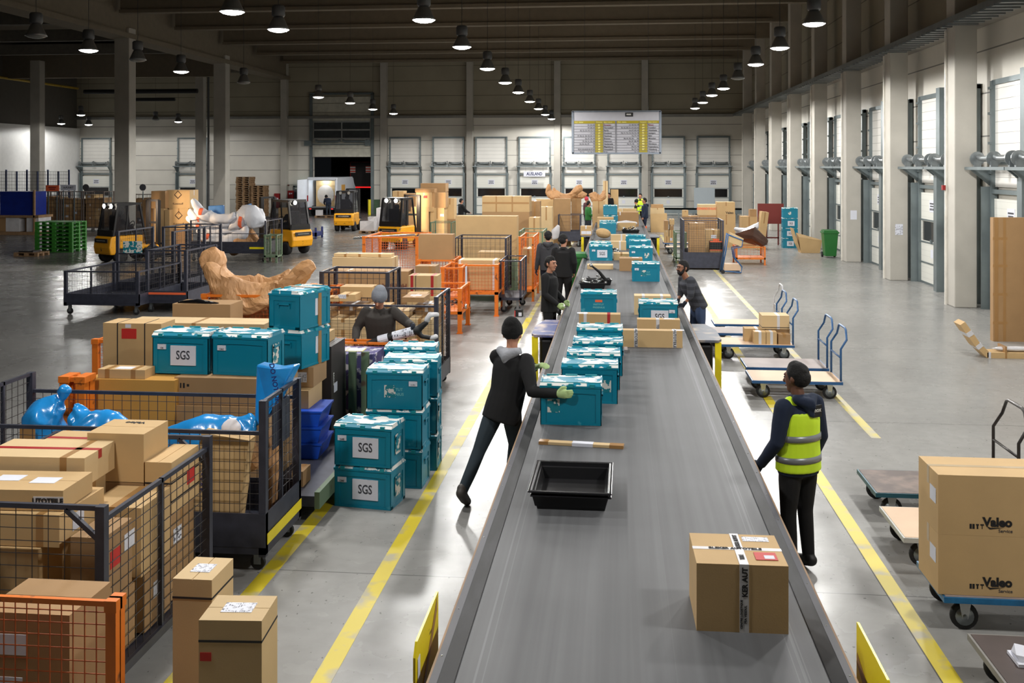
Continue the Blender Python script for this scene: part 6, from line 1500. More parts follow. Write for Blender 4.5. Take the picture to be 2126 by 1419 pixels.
# pallets
def pstack(px, yb, Yv, n, W, D, name, lab, mat, dz=.146, rz=0):
    xx = PX(px, Yv); 
    for q in range(n): pallet(xx+random.uniform(-.02, .02), Yv+random.uniform(-.02, .02), q*dz, lab % (q+1), mat=mat, W=W, D=D, group=name, rz=rz)
def ordinal(n): return ['', 'first', 'second', 'third', 'fourth', 'fifth', 'sixth', 'seventh', 'eighth', 'ninth', 'tenth', 'eleventh', 'twelfth', 'thirteenth', 'fourteenth', 'fifteenth', 'sixteenth', 'seventeenth', 'eighteenth'][n]
GRP = M('green plastic pallets', (56, 130, 44), .55, var=.1)
for q in range(8): pallet(PX(84, 38), 37.6, q*.149, 'green pallet, %s from the floor in the green stack' % ordinal(q+1), mat=GRP, W=1.55, D=1.1, group='green pallets')
for q in range(18): pallet(PX(489, 66)+.02*(q % 3), 66, q*.1465, 'wooden pallet, %s from the floor in the taller far stack' % ordinal(q+1), W=1.05, group='wooden pallets in the taller stack')
for q in range(14): pallet(PX(523, 66)+.02*(q % 2), 65.8, q*.1465, 'wooden pallet, %s from the floor in the lower far stack' % ordinal(q+1), W=.95, group='wooden pallets in the lower stack')
pallet(PX(38, 36), 35.7, 0, 'single wooden pallet lying on the dark floor at the left', W=.95, D=.8)
cf(PX(45, 36), PX(75, 36), 35.8, 36.3, .146, .2, 'flattened carton scraps on the single left pallet', mat='dark', tape='')
# cartons by the left forklift
LY = 37.5
LOGO = M('brown logo print', (70, 52, 40), .7, var=0)
def cz(p0, p1, yt, z0, Y, dep, la, **k): return cpx(p0, p1, yt, z0, Y, dep, la, **k)
z1 = cz(351, 391, 433, .95, LY, .8, 'carton with diamond logo below its twin beside the left forklift', mat='tan', txt=[('Kunststoff', .1, .5, .25, 'f', LOGO, 0)])
cz(357, 385, 490, 0, LY+.05, .7, 'lowest carton under the two logo cartons', mat='brown', z1=.945)
z2 = cz(345, 394, 395, z1+.002, LY, .8, 'carton with diamond logo on top of the pile beside the left forklift', mat='tan', tape='w', txt=[('Kunststoff', .1, .5, .25, 'f', LOGO, 0)], )
for o_ in [q for q in COL.objects if 'diamond logo' in q.get('label', '')]:
    MB().add([(-.16, -.403, .52), (0, -.403, .36), (.16, -.403, .52), (0, -.403, .70), (-.12, -.403, .53), (0, -.403, .41), (.12, -.403, .53), (0, -.403, .65)], [(0, 1, 5, 4), (1, 2, 6, 5), (2, 3, 7, 6), (3, 0, 4, 7)]).build('diamond_logo', LOGO, o_)
z3 = cz(321, 340, 433, 0, LY-.3, .6, 'tall narrow carton glowing in forklift light, left of two', mat='tan', tape='')
cz(342, 352, 436, 0, LY-.3, .6, 'tall narrow carton glowing in forklift light, right of two', mat='tan', tape='')
cz(314, 343, 397, z3+.002, LY-.3, .7, 'dark-sided carton lying on the tall glowing cartons', mat='brown', tape='')
cz(296, 318, 415, 0, LY+.4, .8, 'tall carton farther left behind the forklift mast', mat='brown', tape='')
# foam bumper cage
fc = cage(PX(392, 34.5), PX(550, 34.5), 34.6, 36.4, 1.45, 'dark cage trolley loaded with foam-wrapped bumpers and brown paper', pitch=.16, base=.35, low=.35, fh={'f': 1.0})
MB().box(PX(550, 34.5)-PX(392, 34.5)-.6, PX(550, 34.5)-PX(392, 34.5)-.02, -.012, -.006, .45, .52).build('yellow_strip', YEL, fc)
for q, (pts, rad, fl) in enumerate((
  ([(402, 418), (415, 440), (440, 452), (470, 452), (488, 445)], [.1, .2, .22, .2, .15], .5),
  ([(394, 440), (410, 455), (440, 462), (475, 460), (486, 452)], [.1, .2, .25, .2, .12], .5),
  ([(392, 452), (410, 468), (440, 478), (480, 474), (500, 460)], [.1, .2, .25, .22, .15], .5),
  ([(410, 478), (430, 492), (460, 500), (500, 490), (512, 470)], [.1, .22, .28, .25, .15], .5),
  ([(482, 470), (500, 458), (515, 448), (540, 462)], [.2, .42, .5, .3], .7),
  ([(518, 430), (530, 445), (542, 455)], [.12, .35, .25], .6))):
    o = paper_part([AT(a, b, 35.3+.12*(q % 3)) for a, b in pts], [r__*.85 for r__ in rad], fl, (0, .2, 1), None, q+5, FOAM, .08, 'foam_bumper', 30, 18, True)
    tag(o, 'foam-wrapped part, %s of the pile in the left cage trolley' % ('topmost long one', 'second long one from the top', 'third long one from the top', 'lowest long one', 'bulky right one', 'upright pointed one')[q], 'wrapped part', 'foam-wrapped parts')
    MB().tube([AT(*pts[1], 35.29+.12*(q % 3)), AT(pts[1][0]+6, pts[1][1]+1, 35.29+.12*(q % 3))], rad[1]*.62+.02, 12).build('orange_tape', ORST, o)
paper_part([AT(a, b, 35.4) for a, b in ((420, 500), (460, 512), (500, 508), (530, 490))], [.15, .28, .3, .25], .7, (0, 0, 1), 'brown paper bundle at the bottom of the foam parts cage', 31, amt=.12, name='paper_bundle')
for q, (p0, p1, y0, y1) in enumerate(((432, 463, 448, 424), (487, 514, 440, 420))):
    a, b = AT(p0, y0+16, 36), AT(p1, y1+4, 36)
    o = MB().hexa([(a.x, 36, a.z), (b.x, 36, a.z+q*.2), (b.x, 36.2, a.z+q*.2), (a.x, 36.2, a.z), (a.x+q*.25, 36, b.z-.1*q), (b.x+q*.1, 36, b.z+.02), (b.x+q*.1, 36.2, b.z+.02), (a.x+q*.25, 36.2, b.z-.1*q)]).crumple(.03, 4).build('blue_film_pack', BLUEF, bevel=.03); tag(o, ('square blue film pack standing in the foam parts cage', 'slanted blue film pack at the right of the foam parts')[q], 'pack')
cage(PX(550, 34.4), PX(577, 34.4), 34.3, 34.9, PZ(488, 563, 34.4), 'small pale green mesh frame at the end of the foam parts cage', GREENP, GREENP, pitch=.1, base=.25, wheels=False, post=.06, name='mesh_stillage')
cz(578, 600, 432, 0, 60, .7, 'two-tier carton pile on a pallet right of the dark forklift', mat='tan', tape='h0.5')
bs = thing('blue_rack_base', 'low blue steel stillage base standing alone on the floor', 'stillage', (PX(584, 46), 45.6, 0))
wd = PX(662, 46)-PX(584, 46)
MB().box(0, wd, 0, 1.1, .12, .3).box(.1, .3, -.01, 0, 0, .12).build('deck', M('blue rack steel', (30, 46, 108), .45), bs)
for a, b in ((0, 0), (wd-.08, 0), (0, 1.02), (wd-.08, 1.02)): MB().box(a, a+.08, b, b+.08, 0, .52).build('post', MATS['blue rack steel'], bs)

# dark empty cages on the left floor
E1 = cage(PX(122, 21.7), PX(279, 21.7), 21.9, 24.2, 1.0, 'long empty dark cage nearest on the bare left floor', pitch=.11, base=.28, low=.2, post=.07)
E2 = cage(PX(228, 24.0), PX(350, 24.0), 24.3, 26.3, 1.75, 'second empty dark cage with taller ends behind the long one', pitch=.11, base=.28, low=.2, post=.07, fh={'f': 1.2, 'b': 1.2})
E3 = cage(PX(284, 22.6)+.3, PX(378, 22.6)+.2, 22.4, 24.2, 1.45, 'third empty dark cage right of the long empty one', pitch=.11, base=.28, low=.22, post=.07)
MB().box(.05, PX(372, 22.6)-PX(284, 22.6)-.05, -.012, -.006, .42, .47).build('orange_strip', ORST, E3)
E4 = cage(PX(352, 27.5), PX(430, 27.5), 27.0, 28.6, 1.7, 'dark cage farther back before the foam parts trolley', pitch=.12, base=.3, post=.07)
MB().box(.2, .7, -.012, -.006, 1.2, 1.5).build('torn_notice', TORN, E2)

# far left storage
for q, (p0, p1, yt, zb_, Y, la, mt) in enumerate((
  (0, 70, 398, 2.2, 47, 'large block wrapped in dark blue film on the upper left', M('dark blue film', (14, 40, 130), .3, var=.15)),
  (-20, 12, 448, .15, 47, 'carton block on a pallet at the left edge', 'brown'),
  (12, 40, 452, .15, 47, 'clear film-wrapped drum load on a pallet at the far left', WHITEF),
  (42, 54, 450, .15, 47.5, 'brown carton between the two film-wrapped loads', 'brown'),
  (55, 80, 450, .15, 47, 'second clear film-wrapped load at the far left', WHITEF))):
    zb2 = zb_ if q else PZ(447, 35, 47)
    o = cpx(p0, p1, yt, zb2, Y, 1.1, la, mat=mt, tape='' if not isinstance(mt, str) else 'top')
struct('trim_90', MB().box(PX(-30, 47), PX(82, 47), 46.8, 48.4, 0, .145).box(PX(-30, 47)-.0, PX(82, 47), 46.9, 48.2, PZ(447, 35, 47)-.12, PZ(447, 35, 47)-.002).box(PX(71, 47), PX(74, 47), 46.9, 47.0, 0, 2.2), PALLET)
for c_ in range(3):
    p0 = 80+c_*46; p1 = p0+44
    g_ = cage(PX(p0, 50), PX(p1, 50), 50, 51.1, PZ(398, p0, 50), '%s tall mesh storage cage filled with cartons behind the green pallets' % ('left', 'middle', 'right')[c_], M('brown-grey storage frame', (110, 98, 92), .6), WIREG, pitch=.2, base=.2, wheels=False, wr=.012)
    fill(PX(p0, 50)+.08, PX(p1, 50)-.08, 50.1, 51.0, .21, PZ(402, p0, 50), 'in the %s storage cage behind the green pallets' % ('left', 'middle', 'right')[c_], 30+c_, cols=(2, 3), rows=1, mats=('brown', 'tan', 'brown'))
for (a, b, y0, y1, s_, mt, la) in ((95, 122, 385, 397, 'KEINE RETOUREN', ORST, 'orange sign on the storage cages at the left'), (126, 158, 384, 396, 'A-PUNKT', PAPER, 'white sign reading A-PUNKT on the storage cages')):
    q0 = AT(a, y1, 49.8); q1 = AT(b, y0, 49.8)
    r = thing('hanging_sign', la, 'sign', (q0.x, 49.8, q0.z)); wd = q1.x-q0.x; hh = q1.z-q0.z
    MB().box(.1, .15, .03, .07, -q0.z, hh).box(wd-.15, wd-.1, .03, .07, -q0.z, hh).build('post', STEELD, r)
    MB().box(0, wd, 0, .03, 0, hh).build('sign_panel', mt, r)
    text(s_, hh*.45, INKG, r, (wd/2, -.004, hh/2), sx=.8 if len(s_) > 8 else .95, bold=.02) if s_[0] == 'A' else MB().box(.15, wd-.15, -.003, 0, hh*.55, hh*.7).box(.2, wd-.2, -.003, 0, hh*.25, hh*.4).build('printed_lines', RDI, r)
for (a, b) in ((172, 186), (290, 304)):
    q0 = AT(a, 396, 51.5); r = thing('round_sign', 'round no-entry pictogram sign, %s of two' % ('left' if a < 200 else 'right'), 'sign', tuple(q0+V(.17, 0, .17)))
    MB().lathe([(.13, -.01), (.18, -.01), (.18, .01), (.13, .01)], (0, 0, 0), 20, 'Y').bar((-.1, 0, .1), (.1, 0, -.1), .04, .02).build('ring', INKG, r); MB().bar((0, .03, -.2), (0, .03, -q0.z-.17), .04).build('post', STEELD, r)
for c_ in range(2):
    p0 = 262+c_*62; 
    g_ = cage(PX(p0, 54), PX(p0+58, 54), 54, 55.1, PZ(404, p0, 54), '%s storage cage behind the tall left column' % ('left', 'right')[c_], M('brown-grey storage frame'), WIREG, pitch=.2, base=.2, wheels=False, wr=.012)
    fill(PX(p0, 54)+.08, PX(p0+58, 54)-.08, 54.1, 55.0, .21, PZ(408, p0, 54), 'in the %s storage cage behind the column' % ('left', 'right')[c_], 40+c_, cols=(3,), rows=1, mats=('brown', 'dark', 'brown'))
# wire fence with blue posts at far left
r = thing('mesh_fence', 'tall wire mesh fence with blue posts at the far left', 'fence', (PX(-10, 58), 58, 0))
Wf = PX(142, 58)-PX(-10, 58); zf = PZ(356, 60, 58)
f_ = MB()
for i_ in range(46): f_.bar((Wf*i_/45, 0, 1.2), (Wf*i_/45, 0, zf), .015, cap=False)
for i_ in range(10): f_.bar((0, .01, 1.2+(zf-1.2)*i_/9), (Wf, .01, 1.2+(zf-1.2)*i_/9), .015, cap=False)
f_.build('wire_mesh', WIREG, r)
for i_ in range(8): MB().box(Wf*i_/7-.04, Wf*i_/7+.04, .02, .1, 0, zf+.1*(i_ % 2)).build('post', M('blue fence post', (60, 76, 116), .5), r)
cz(578+0, 579, 432, 0, 61, .1, 'x') if False else None

# heap before the right forklift
HY = 43
hp = [(905, 945, 455, 0, HY+1, 'lower right carton of the big heap', 'brown'), (848, 890, 440, 0, HY, 'big lower carton in the light of the right forklift', 'tan'), (893, 922, 432, 0, HY+.1, 'carton with white label right of the glowing one', 'tan')]
for (p0, p1, yt, zb_, Y, la, mt) in hp: cpx(p0, p1, yt, zb_, Y, .85, la, mat=mt, lab='fs.85:.8' if 'label' in la else None)
zA = PZ(440, 869, HY)
z1 = cpx(853, 900, 430, zA+.002, HY+.02, .8, 'flat carton lid on the glowing carton', mat='tan')
z2 = cpx(864, 896, 400, z1+.002, HY+.05, .7, 'bulging carton with red pouch in the forklift light', mat='tan', lab='fr.6:.7')
cpx(862, 902, 392, z2+.002, HY+.1, .7, 'crushed carton on top of the bulging one', mat='brown')
zB = PZ(432, 907, HY+.1)
z3 = cpx(897, 925, 400, zB+.002, HY+.15, .75, 'carton stacked above the white-labelled one in the heap', mat='brown')
cpx(873, 925, 381, z3+.005, HY+.9, .8, 'wide dark-lidded carton, highest of the heap', mat='brown')
zC = PZ(455, 925, HY+1)
cpx(925, 943, 412, zC+.002, HY+1, .7, 'small carton at the right shoulder of the heap', mat='tan')
cpx(815, 838, 397, 1.4, HY+3, .7, 'carton left behind the glaring forklift light', mat='tan'); cf(PX(812, HY+3), PX(862, HY+3), HY+2.9, HY+3.8, 0, 1.395, 'tall carton block behind the right forklift', mat='brown')
cpx(840, 862, 402, 1.4, HY+3, .7, 'dark carton with clip behind the right forklift', mat='brown')
cage(PX(893, 38), PX(938, 38), 38, 39, PZ(462, 915, 38), 'pale green steel stillage below the heap of cartons', GREENP, GREENP, pitch=.3, base=.2, wheels=False, name='mesh_stillage')
# foil-wrapped low pallet load
pallet(PX(747, 49.5), 49.3, 0, 'pallet under the silver-wrapped low load', W=1.1)
o = MB().box(PX(748, 49.5), PX(778, 49.5), 49.4, 50.0, .146, .62).box(PX(764, 49.5), PX(778, 49.5), 49.45, 49.9, .62, .85).crumple(.04, 5).build('wrapped_load', WHITEF); tag(o, 'silver film-wrapped low load on a pallet left of the right forklift', 'wrapped load')
o = MB().box(PX(781, 50), PX(791, 50), 50, 50.8, 0, 1.25).crumple(.05, 4).build('wrapped_load', WHITEF); tag(o, 'tall silver-wrapped load just left of the right forklift', 'wrapped load')

# between forklift and belt
person(PX(957, 50), 50, -1.0, 'person in black pushing a handle beside the huge carton stack', dict(wrL=(-.15, .42, 1.05), wrR=(.15, .42, 1.05), elL=(-.22, .2, 1.15), elR=(.22, .2, 1.15)), H=1.74, vox=.03)
cf(PX(1001, 33.8), PX(1099, 33.8), 33.8, 34.8, .25, 1.84, 'huge carton below the cross-taped one left of the belt', mat='brown', tape='')
z_ = cpx(1001, 1099, 408, 1.842, 33.8, .9, 'huge carton with crossing brown tapes on the very large stack', mat='tan', tape='xt0.3,xt0.64')
tb_ = [q for q in COL.objects if 'crossing brown tapes' in q.get('label', '')][0]
MB().box(-.78, .78, -.4525, -.451, .27, .33).build('tape', TAPE, tb_)
pallet(PX(1002, 33.8), 33.8, 0, 'wooden pallet under the huge carton stack', W=1.55, D=1.0, H=.25)
def grp(lst, dep=.6):
    for (p0, p1, yt, z0, Y, la, mt) in lst: cpx(p0, p1, yt, z0, Y, dep, la, mat=mt)
grp([(1099, 1121, 418, 0, 36, 'open-fronted carton pile right of the huge carton', 'brown'), (1098, 1120, 452, 0, 33, 'carton with white label low beside the huge stack', 'tan'),
     (1113, 1149, 414, 0, 44, 'broad carton left half of the pair under the paper bumpers', 'tan'), (1150, 1184, 413, 0, 43, 'broad darker carton right half of the pair under the paper bumpers', 'brown'),
     (1122, 1146, 430, 0, 40, 'bag-topped carton before the broad pair', 'pale'), (1186, 1206, 412, 0, 45.15, 'carton beside the red-capped worker', 'brown'), (1083, 1110, 517, 0, 26.0, 'carton with white label inside the small orange gate', 'tan'),
     (1056, 1071, 505, 0, 28.5, 'slim upright carton in the green frame left of the walkers', 'tan'), (1111, 1130, 542, 0, 27.5, 'low carton on the floor left of the walkers', 'pale')])
zq = PZ(414, 1130, 44)
cpx(1230, 1256, 418, 0, 44.75, .6, 'carton under the bumper that leans beside the tall narrow carton', mat='tan')
for q, (pts, rad) in enumerate((([(1136, 384), (1142, 402), (1160, 410), (1180, 409), (1200, 394), (1208, 390)], [.15, .35, .35, .3, .3, .2]), ([(1150, 392), (1156, 402), (1175, 406), (1196, 404)], [.15, .25, .25, .2]), ([(1232, 402), (1240, 412), (1250, 410), (1254, 400)], [.3, .45, .35, .15]), ([(1186, 412), (1200, 405), (1212, 408)], [.3, .4, .3]))):
    paper_part([AT(a, b, 44.2+q*.4) for a, b in pts], [r__*.55 for r__ in rad], .6, (0, .3, 1), amt=.10, seed=q+3, n=24, seg=16, label='brown paper-wrapped bumper, %s far left of the belt' % ('largest, with both ends turned up', 'smaller one inside the largest', 'one leaning beside the tall narrow carton', 'short one above the red-capped worker')[q])
cage(PX(1159, 42.5), PX(1206, 42.5), 42.3, 43.3, PZ(446, 1180, 42.3), 'dark mesh cage left of the far belt under the paper bumpers', pitch=.14, base=.3, low=.35)
cage(PX(1076, 28), PX(1128, 28), 28, 29.5, PZ(481, 1100, 28), 'pale green steel frame behind the walkers', GREENP, GREENP, pitch=.5, base=.3, wheels=False, name='green_rack', cat='rack')
cage(PX(1080, 25.6), PX(1111, 25.6), 25.2, 26.9, PZ(490, 1095, 25.6), 'small orange mesh gate cage left of the walkers', ORANGE, WIREO, pitch=.08, base=.3, wheels=False, name='mesh_stillage')
o = MB().limb([AT(1152, 492, 40), AT(1153, 480, 40), AT(1158, 470, 40)], [.15, .16, .07], .7).crumple(.05, 6).build('silver_sack', WHITEF, smooth=True); tag(o, 'silver plastic sack standing behind the two walkers', 'sack')
cpx(1205, 1228, 470, .885, 36.5, .45, 'carton with white tape pieces on the far left side table', mat='tan', tape='w', lab='fp.3:.3,fp.75:.3')
# green wheelie bins
def bin_(px, Y, label, s=1.0):
    r = thing('wheelie_bin', label, 'bin', (PX(px, Y), Y, 0))
    MB().hexa([(-.2*s, 0, .06), (.2*s, 0, .06), (.2*s, .42*s, .06), (-.2*s, .42*s, .06), (-.26*s, -.06, .92*s), (.26*s, -.06, .92*s), (.26*s, .48*s, .92*s), (-.26*s, .48*s, .92*s)]).build('bin_body', GREENBIN, r, bevel=.02)
    MB().box(-.29*s, .29*s, -.09, .52*s, .90*s, .96*s).prism([(-.05, .96*s), (.5*s, .96*s), (.42*s, 1.03*s), (0, 1.0*s)], -.26*s, .26*s, 'X').build('lid', GREENBIN, r, bevel=.01)
    for q in (-1, 1): MB().lathe([(0, -.03), (.1, -.03), (.1, .03), (0, .03)], (q*.22*s, .46*s, .1), 14, 'X').build('wheel', RUBBER, r)
    return r
bin_(1725, 38.2, 'green wheelie bin standing by a right wall column')
bin_(1196, 27.5, 'green wheelie bin half hidden between the walkers and the belt')
# people round the far belt
person(PX(1236, 45.5), 45.5, -1.3, 'person in dark green jumper working at the left of the far belt', dict(wrL=(-.15, .35, 1.0), wrR=(.15, .35, 1.0)), H=1.76, vox=.03, coat=M('dark green knit', (26, 38, 34), .9), pants=JEANS, look=(-.2, 1, -.3))
person(PX(1222, 48), 47.6, -1.1, 'person in grey-green top reaching behind the man in dark green', dict(wrL=(-.3, .3, .95), wrR=(.2, .35, 1.0)), H=1.72, vox=.03, coat=M('green top', (40, 110, 50), .9), pants=JEANS)
person(PX(1243, 48.5), 48.6, -1.9, 'person in yellow vest half hidden behind the man in dark green', {}, H=1.74, vox=.03, coat=FABB, vest=HIVIS)
person(PX(1217, 52), 52, -1.2, 'person with a red cap beside the paper bumpers', {}, H=1.76, vox=.03, coat=M('maroon jacket', (70, 34, 40), .9), hat=M('red cap', (190, 50, 70), .7), pants=JEANS)
person(PX(1339, 48.6), 48.6, 1.6, 'person in navy hoodie and trousers with orange bands right of the far belt', {}, H=1.84, vox=.03, coat=NAVY, hood=NAVY, pants=M('navy work trousers', (26, 34, 54), .9), hair='short', fat=1.1)
r_ = [q for q in COL.objects if 'orange bands' in q.get('label', '')][0]
for s in (-1, 1): MB().tube([(s*.105, .0, .42), (s*.105, .0, .52)], .085, 12).tube([(s*.105, -.01, .22), (s*.105, -.01, .30)], .075, 12).build('orange_band', ORST, r_)
person(PX(1330, 55), 55.5, 2.8, 'person in yellow vest, taller one behind the man in navy', {}, H=1.86, vox=.03, vest=HIVIS, look=(0, 1, 0))
person(PX(1322, 51.5), 51.6, 1.2, 'person in dark knit hat and yellow vest beside the far belt', {}, H=1.66, vox=.03, vest=HIVIS, hat=BLKK)
person(PX(1265, 58.8), 58.8, 2.6, 'person in black standing before the open tall carton', {}, H=1.8, vox=.03)
cpx(1252, 1262, 376, 0, 58, .4, 'very tall narrow pale carton standing at the belt end', mat='pale')
o = MB().box(PX(1268, 59.4), PX(1284, 59.4), 59.4, 60.0, 0, PZ(394, 1275, 59.4)).build('open_carton', CARD['tan'], bevel=.01); tag(o, 'tall open carton standing behind the far belt beside the person in black', 'box')

# right side beyond the carts
cage(PX(1418, 33.4), PX(1503, 33.4), 33.4, 35.0, 1.62, 'dark grey tall mesh cage right of the belt with cartons and a toolbox', pitch=.075, base=.12, low=.45, wr=.005, fh={'f': 1.62})
X_ = lambda p: PX(p, 34)
cf(PX(1430, 34), PX(1462, 34), 33.8, 34.4, .13, 1.5, 'tall carton standing inside the grey cage, left half', mat='brown')
cf(PX(1467, 34), PX(1500, 34), 34.3, 34.9, .13, 1.25, 'carton with papers inside the grey cage, right half', mat='tan', lab='fs.5:.8')
r = thing('tool_box', 'black toolbox with orange trim inside the grey cage', 'toolbox', (PX(1473, 33.8), 33.6, .62)); MB().box(0, .42, 0, .4, 0, .30).build('case', BLK, r, bevel=.02); MB().box(-.005, .425, -.008, 0, .0, .03).box(-.005, .425, -.008, 0, .27, .31).box(.1, .3, .1, .14, .3, .38).build('orange_trim', ORST, r)
cf(PX(1473, 33.8), PX(1498, 33.8), 33.6, 34.1, .13, .615, 'low carton under the black toolbox', mat='brown')
cage(PX(1401, 36), PX(1424, 36), 35.6, 37.0, PZ(482, 1410, 36), 'pale green mesh stillage left of the grey cage', GREENP, GREENP, pitch=.12, base=.2, wheels=False, name='mesh_stillage')
# blue hand truck carrying a carton
r = thing('hand_truck', 'blue tubular hand truck holding a carton, beside the grey cage', 'hand truck', (PX(1498, 32.4), 32.3, 0))
for yy in (0, .45):
    MB().tube([(0, yy, .05), (.12, yy, .7), (.20, yy, 1.25)], .02, 8).tube([(.22, yy, 1.22), (.65, yy, 1.05), (.62, yy, .85), (.35, yy, .8), (.4, yy, .5), (.62, yy, .22), (.6, yy, .04), (.05, yy, .08)], .02, 8).build('side_frame', BLUEM, r, smooth=True)
MB().hexa([(.22, .02, 1.0), (.6, .02, .85), (.6, .43, .85), (.22, .43, 1.0), (.26, .02, 1.3), (.68, .02, 1.1), (.68, .43, 1.1), (.26, .43, 1.3)]).build('held_box', CARD['pale'], r) 
MB().box(.08, .58, .02, .44, .10, .3).build('lower_board', WOOD, r)
for yy in (-.03, .48): MB().lathe([(0, -.02), (.06, -.02), (.06, .02), (0, .02)], (.03, yy, .06), 12, 'Y').build('wheel', RUBBER, r)
# orange stillage with wrapped exhaust parts
cage(PX(1526, 35.5), PX(1587, 35.5), 35.2, 36.2, .62, 'low orange pallet cage with a wrapped dark part', ORANGE, WIREO, pitch=.2, base=.25, wheels=False, name='mesh_stillage')
o = MB().limb([AT(1535, 490, 35.7), AT(1560, 488, 35.7), AT(1580, 500, 35.7)], [.2, .38, .25], .8).crumple(.08, 3).build('wrapped_part', M('brown plastic wrap', (74, 50, 40), .3, var=.3)); tag(o, 'dark brown wrapped part bulging from the low orange pallet cage', 'wrapped part')
o = MB().limb([AT(1528, 476, 36), AT(1550, 482, 35.9), AT(1572, 470, 35.9), AT(1574, 464, 35.9)], [.1, .22, .18, .06], .6).crumple(.05, 4).build('film_sack', WHITEF, smooth=True); tag(o, 'white film sack on top of the dark wrapped part', 'sack')
# carton piles right
grp([(1375, 1397, 475, .33, 42.2, 'red-labelled carton pile left half on the low cart', 'tan'), (1378, 1397, 455, 1.1, 42.3, 'small carton pair on the low cart', 'brown')], .5) if False else None
cart(PX(1377, 41.5), PX(1377, 41.5)+1.3, 41.4, 42.1, 'low cart right of the far belt carrying small cartons', WOOD, BLUEM, handle='')
z0 = .271
fill(PX(1378, 41.6), PX(1400, 41.6), 41.45, 42.0, .271, 1.5, 'on the low cart right of the far belt', 77, cols=(2,), rows=1)
cart(PX(1382, 39.5), PX(1382, 39.5)+.9, 39.2, 39.9, 'small empty cart in front of the low carton cart', WOOD, STEELD, handle='')
grp([(1351, 1385, 444, 0, 52, 'long low carton behind the man in navy, at the bottom', 'tan')], .7)
zz = PZ(444, 1368, 52)
cpx(1351, 1379, 432, zz+.002, 52, .7, 'slatted pale carton in the pile behind the man in navy', mat='pale'); zz = PZ(432, 1365, 52)
cpx(1352, 1377, 425, zz+.004, 52.05, .6, 'thin carton topping the pile behind the man in navy', mat='brown')
grp([(1451, 1488, 447, 0, 43, 'lower carton under the one with orange print', 'brown'), (1489, 1527, 446, 0, 42.6, 'lower large carton printed in black at the right pile', 'tan'), (1539, 1572, 450, 0, 42, 'broad carton left of the red-brown board', 'tan'), (1418, 1450, 449, 0, 44, 'flat carton left of the orange-print pile', 'brown')], .8)
cpx(1450, 1488, 425, PZ(447, 1470, 43)+.002, 43, .7, 'carton with orange printed band on the right pile', mat='pale', tape='h0.6', txt=[('ZERBRECHLICH', .13, .5, .6, 'f', ORST, 0)])
cpx(1489, 1526, 420, PZ(446, 1508, 42.6)+.002, 42.6, .75, 'large carton with small black print at the top of the right pile', mat='tan', txt=[('Valeo', .14, .7, .15, 'f', INK, 0)])
cpx(1557, 1571, 435, PZ(450, 1555, 42)+.002, 42, .45, 'small carton on the broad one left of the board', mat='brown')
cpx(1417, 1429, 437, PZ(449, 1434, 44)+.002, 44, .4, 'small carton on the flat one at the far right pile', mat='tan')
o = cf(PX(1571, 41.6), PX(1586, 41.6), 41.5, 42.2, 0, PZ(440, 1578, 41.5), 'leaning wooden-look carton right of the broad one', mat='tan', tilt=(0, .12, 0))
r = thing('notice_board', 'plain red-brown board on legs left of the teal crate tower', 'board', (PX(1573, 44.2), 44.2, 0))
wd = PX(1627, 44.2)-PX(1573, 44.2)
MB().box(0, wd, 0, .04, PZ(465, 1600, 44.2), PZ(423, 1600, 44.2)).build('board_panel', M('red-brown board', (112, 32, 22), .5, var=.04), r)
for a in (.35, wd-.25): MB().box(a, a+.06, .0, .06, 0, PZ(465, 1600, 44.2)).build('leg', M('red-brown frame', (96, 36, 30), .5), r)
MB().box(.35, wd-.2, 0, .06, .28, .34).build('rail', MATS['red-brown frame'], r)
for q in range(4): crate(PX(1641, 42.6)+.0, 42.8, q*CRH, 'teal crate by the right wall, %s of the four-high tower' % ('bottom', 'second', 'third', 'top')[q], ['S0', 'S0', 'S0.03', 'T-.03'][q], .0)
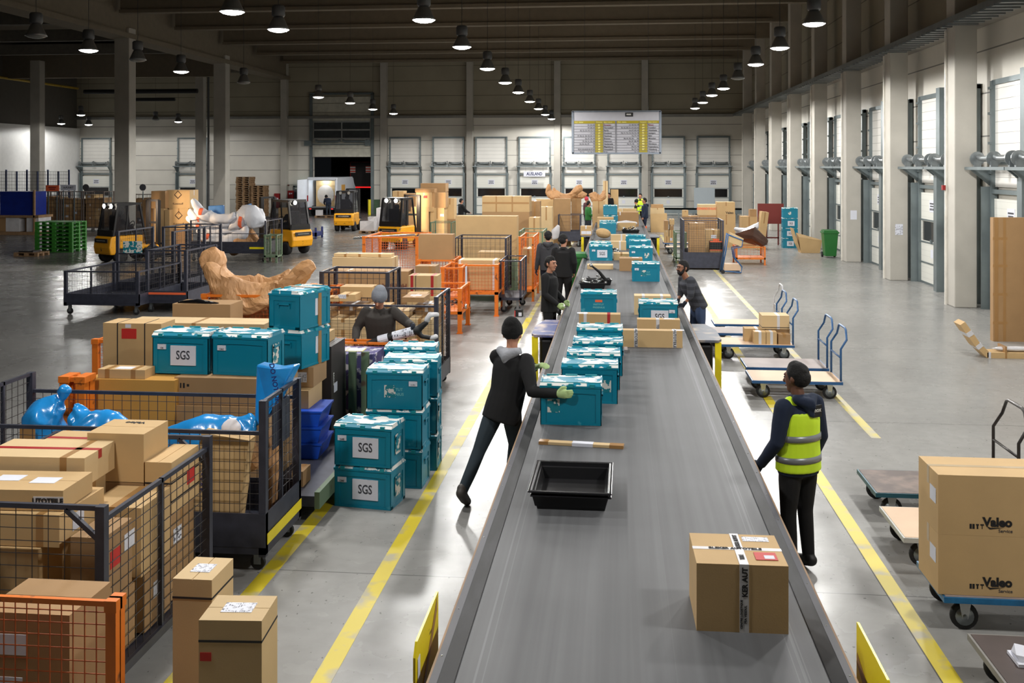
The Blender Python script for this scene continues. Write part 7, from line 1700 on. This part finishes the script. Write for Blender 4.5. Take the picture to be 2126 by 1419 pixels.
# open carton on the floor
r = MB()
r.hexa([(-.3, 0, 0), (.42, 0, 0), (.42, .6, 0), (-.3, .6, 0), (-.38, -.05, .62), (.50, -.05, .50), (.50, .6, .5), (-.38, .6, .75)])
r.hexa([(-.45, .0, .35), (-.3, 0, .05), (-.3, .6, .05), (-.45, .6, .35), (-.62, 0, .95), (-.58, .0, .95), (-.58, .6, .95), (-.62, .6, .95)])
o = r.build('open_carton', CARD['tan']); o.location = (PX(1678, 40.4), 40.3, 0); tag(o, 'large open carton with raised flap on the floor left of the green bin', 'box')
MB().box(.15, .28, -.03, -.028, .30, .42).build('shipping_label', PAPER, o)
# grey panel and roller table at the back wall
r = thing('roller_table', 'low grey roller table along the back wall at the right', 'table', (PX(1380, 66), 66, 0)); wd = PX(1560, 66)-PX(1380, 66)
MB().box(0, wd, 0, .8, .55, .65).box(0, wd, 0, .05, .3, .65).build('table_frame', STEELD, r)
for i_ in range(7): MB().box(wd*i_/6-.05 if i_ else 0, wd*i_/6+.03, .1, .18, 0, .55).build('leg', STEELD, r)
o = MB().box(PX(1441, 66.3), PX(1484, 66.3), 66.3, 66.36, .652, PZ(390, 1460, 66.3)).build('sheet_panel', M('light blue-grey sheet', (170, 180, 186), .5, var=.02)); tag(o, 'plain light blue-grey panel standing on the roller table at the back', 'panel')
# wooden framed things and fire extinguisher details on the wall columns
for (px, py, la) in ((1772, 447, 'white notice sheet on the column beside the green bin'),):
    Yn = RC[2]-.63
# notices on the columns (front faces)
for i_, (Yc_, z, la, mt) in enumerate(((RC[5]-.62, 1.5, 'white notice sheet on a right wall column above the green bin', PAPER), (RC[4]-.62, 1.35, 'small grey notice on the side of a right wall column', SHIP))):
    o = MB().box(XR+.15, XR+.37, Yc_-.006, Yc_-.001, z, z+.32).build('notice_sheet', mt); tag(o, la, 'notice')
o = MB().box(XR-.12, XR-.05, RC[3]-.12, RC[3]-.02, 2.8, 2.92).build('alarm_box', RED); tag(o, 'small red alarm box on the near right wall column', 'alarm')
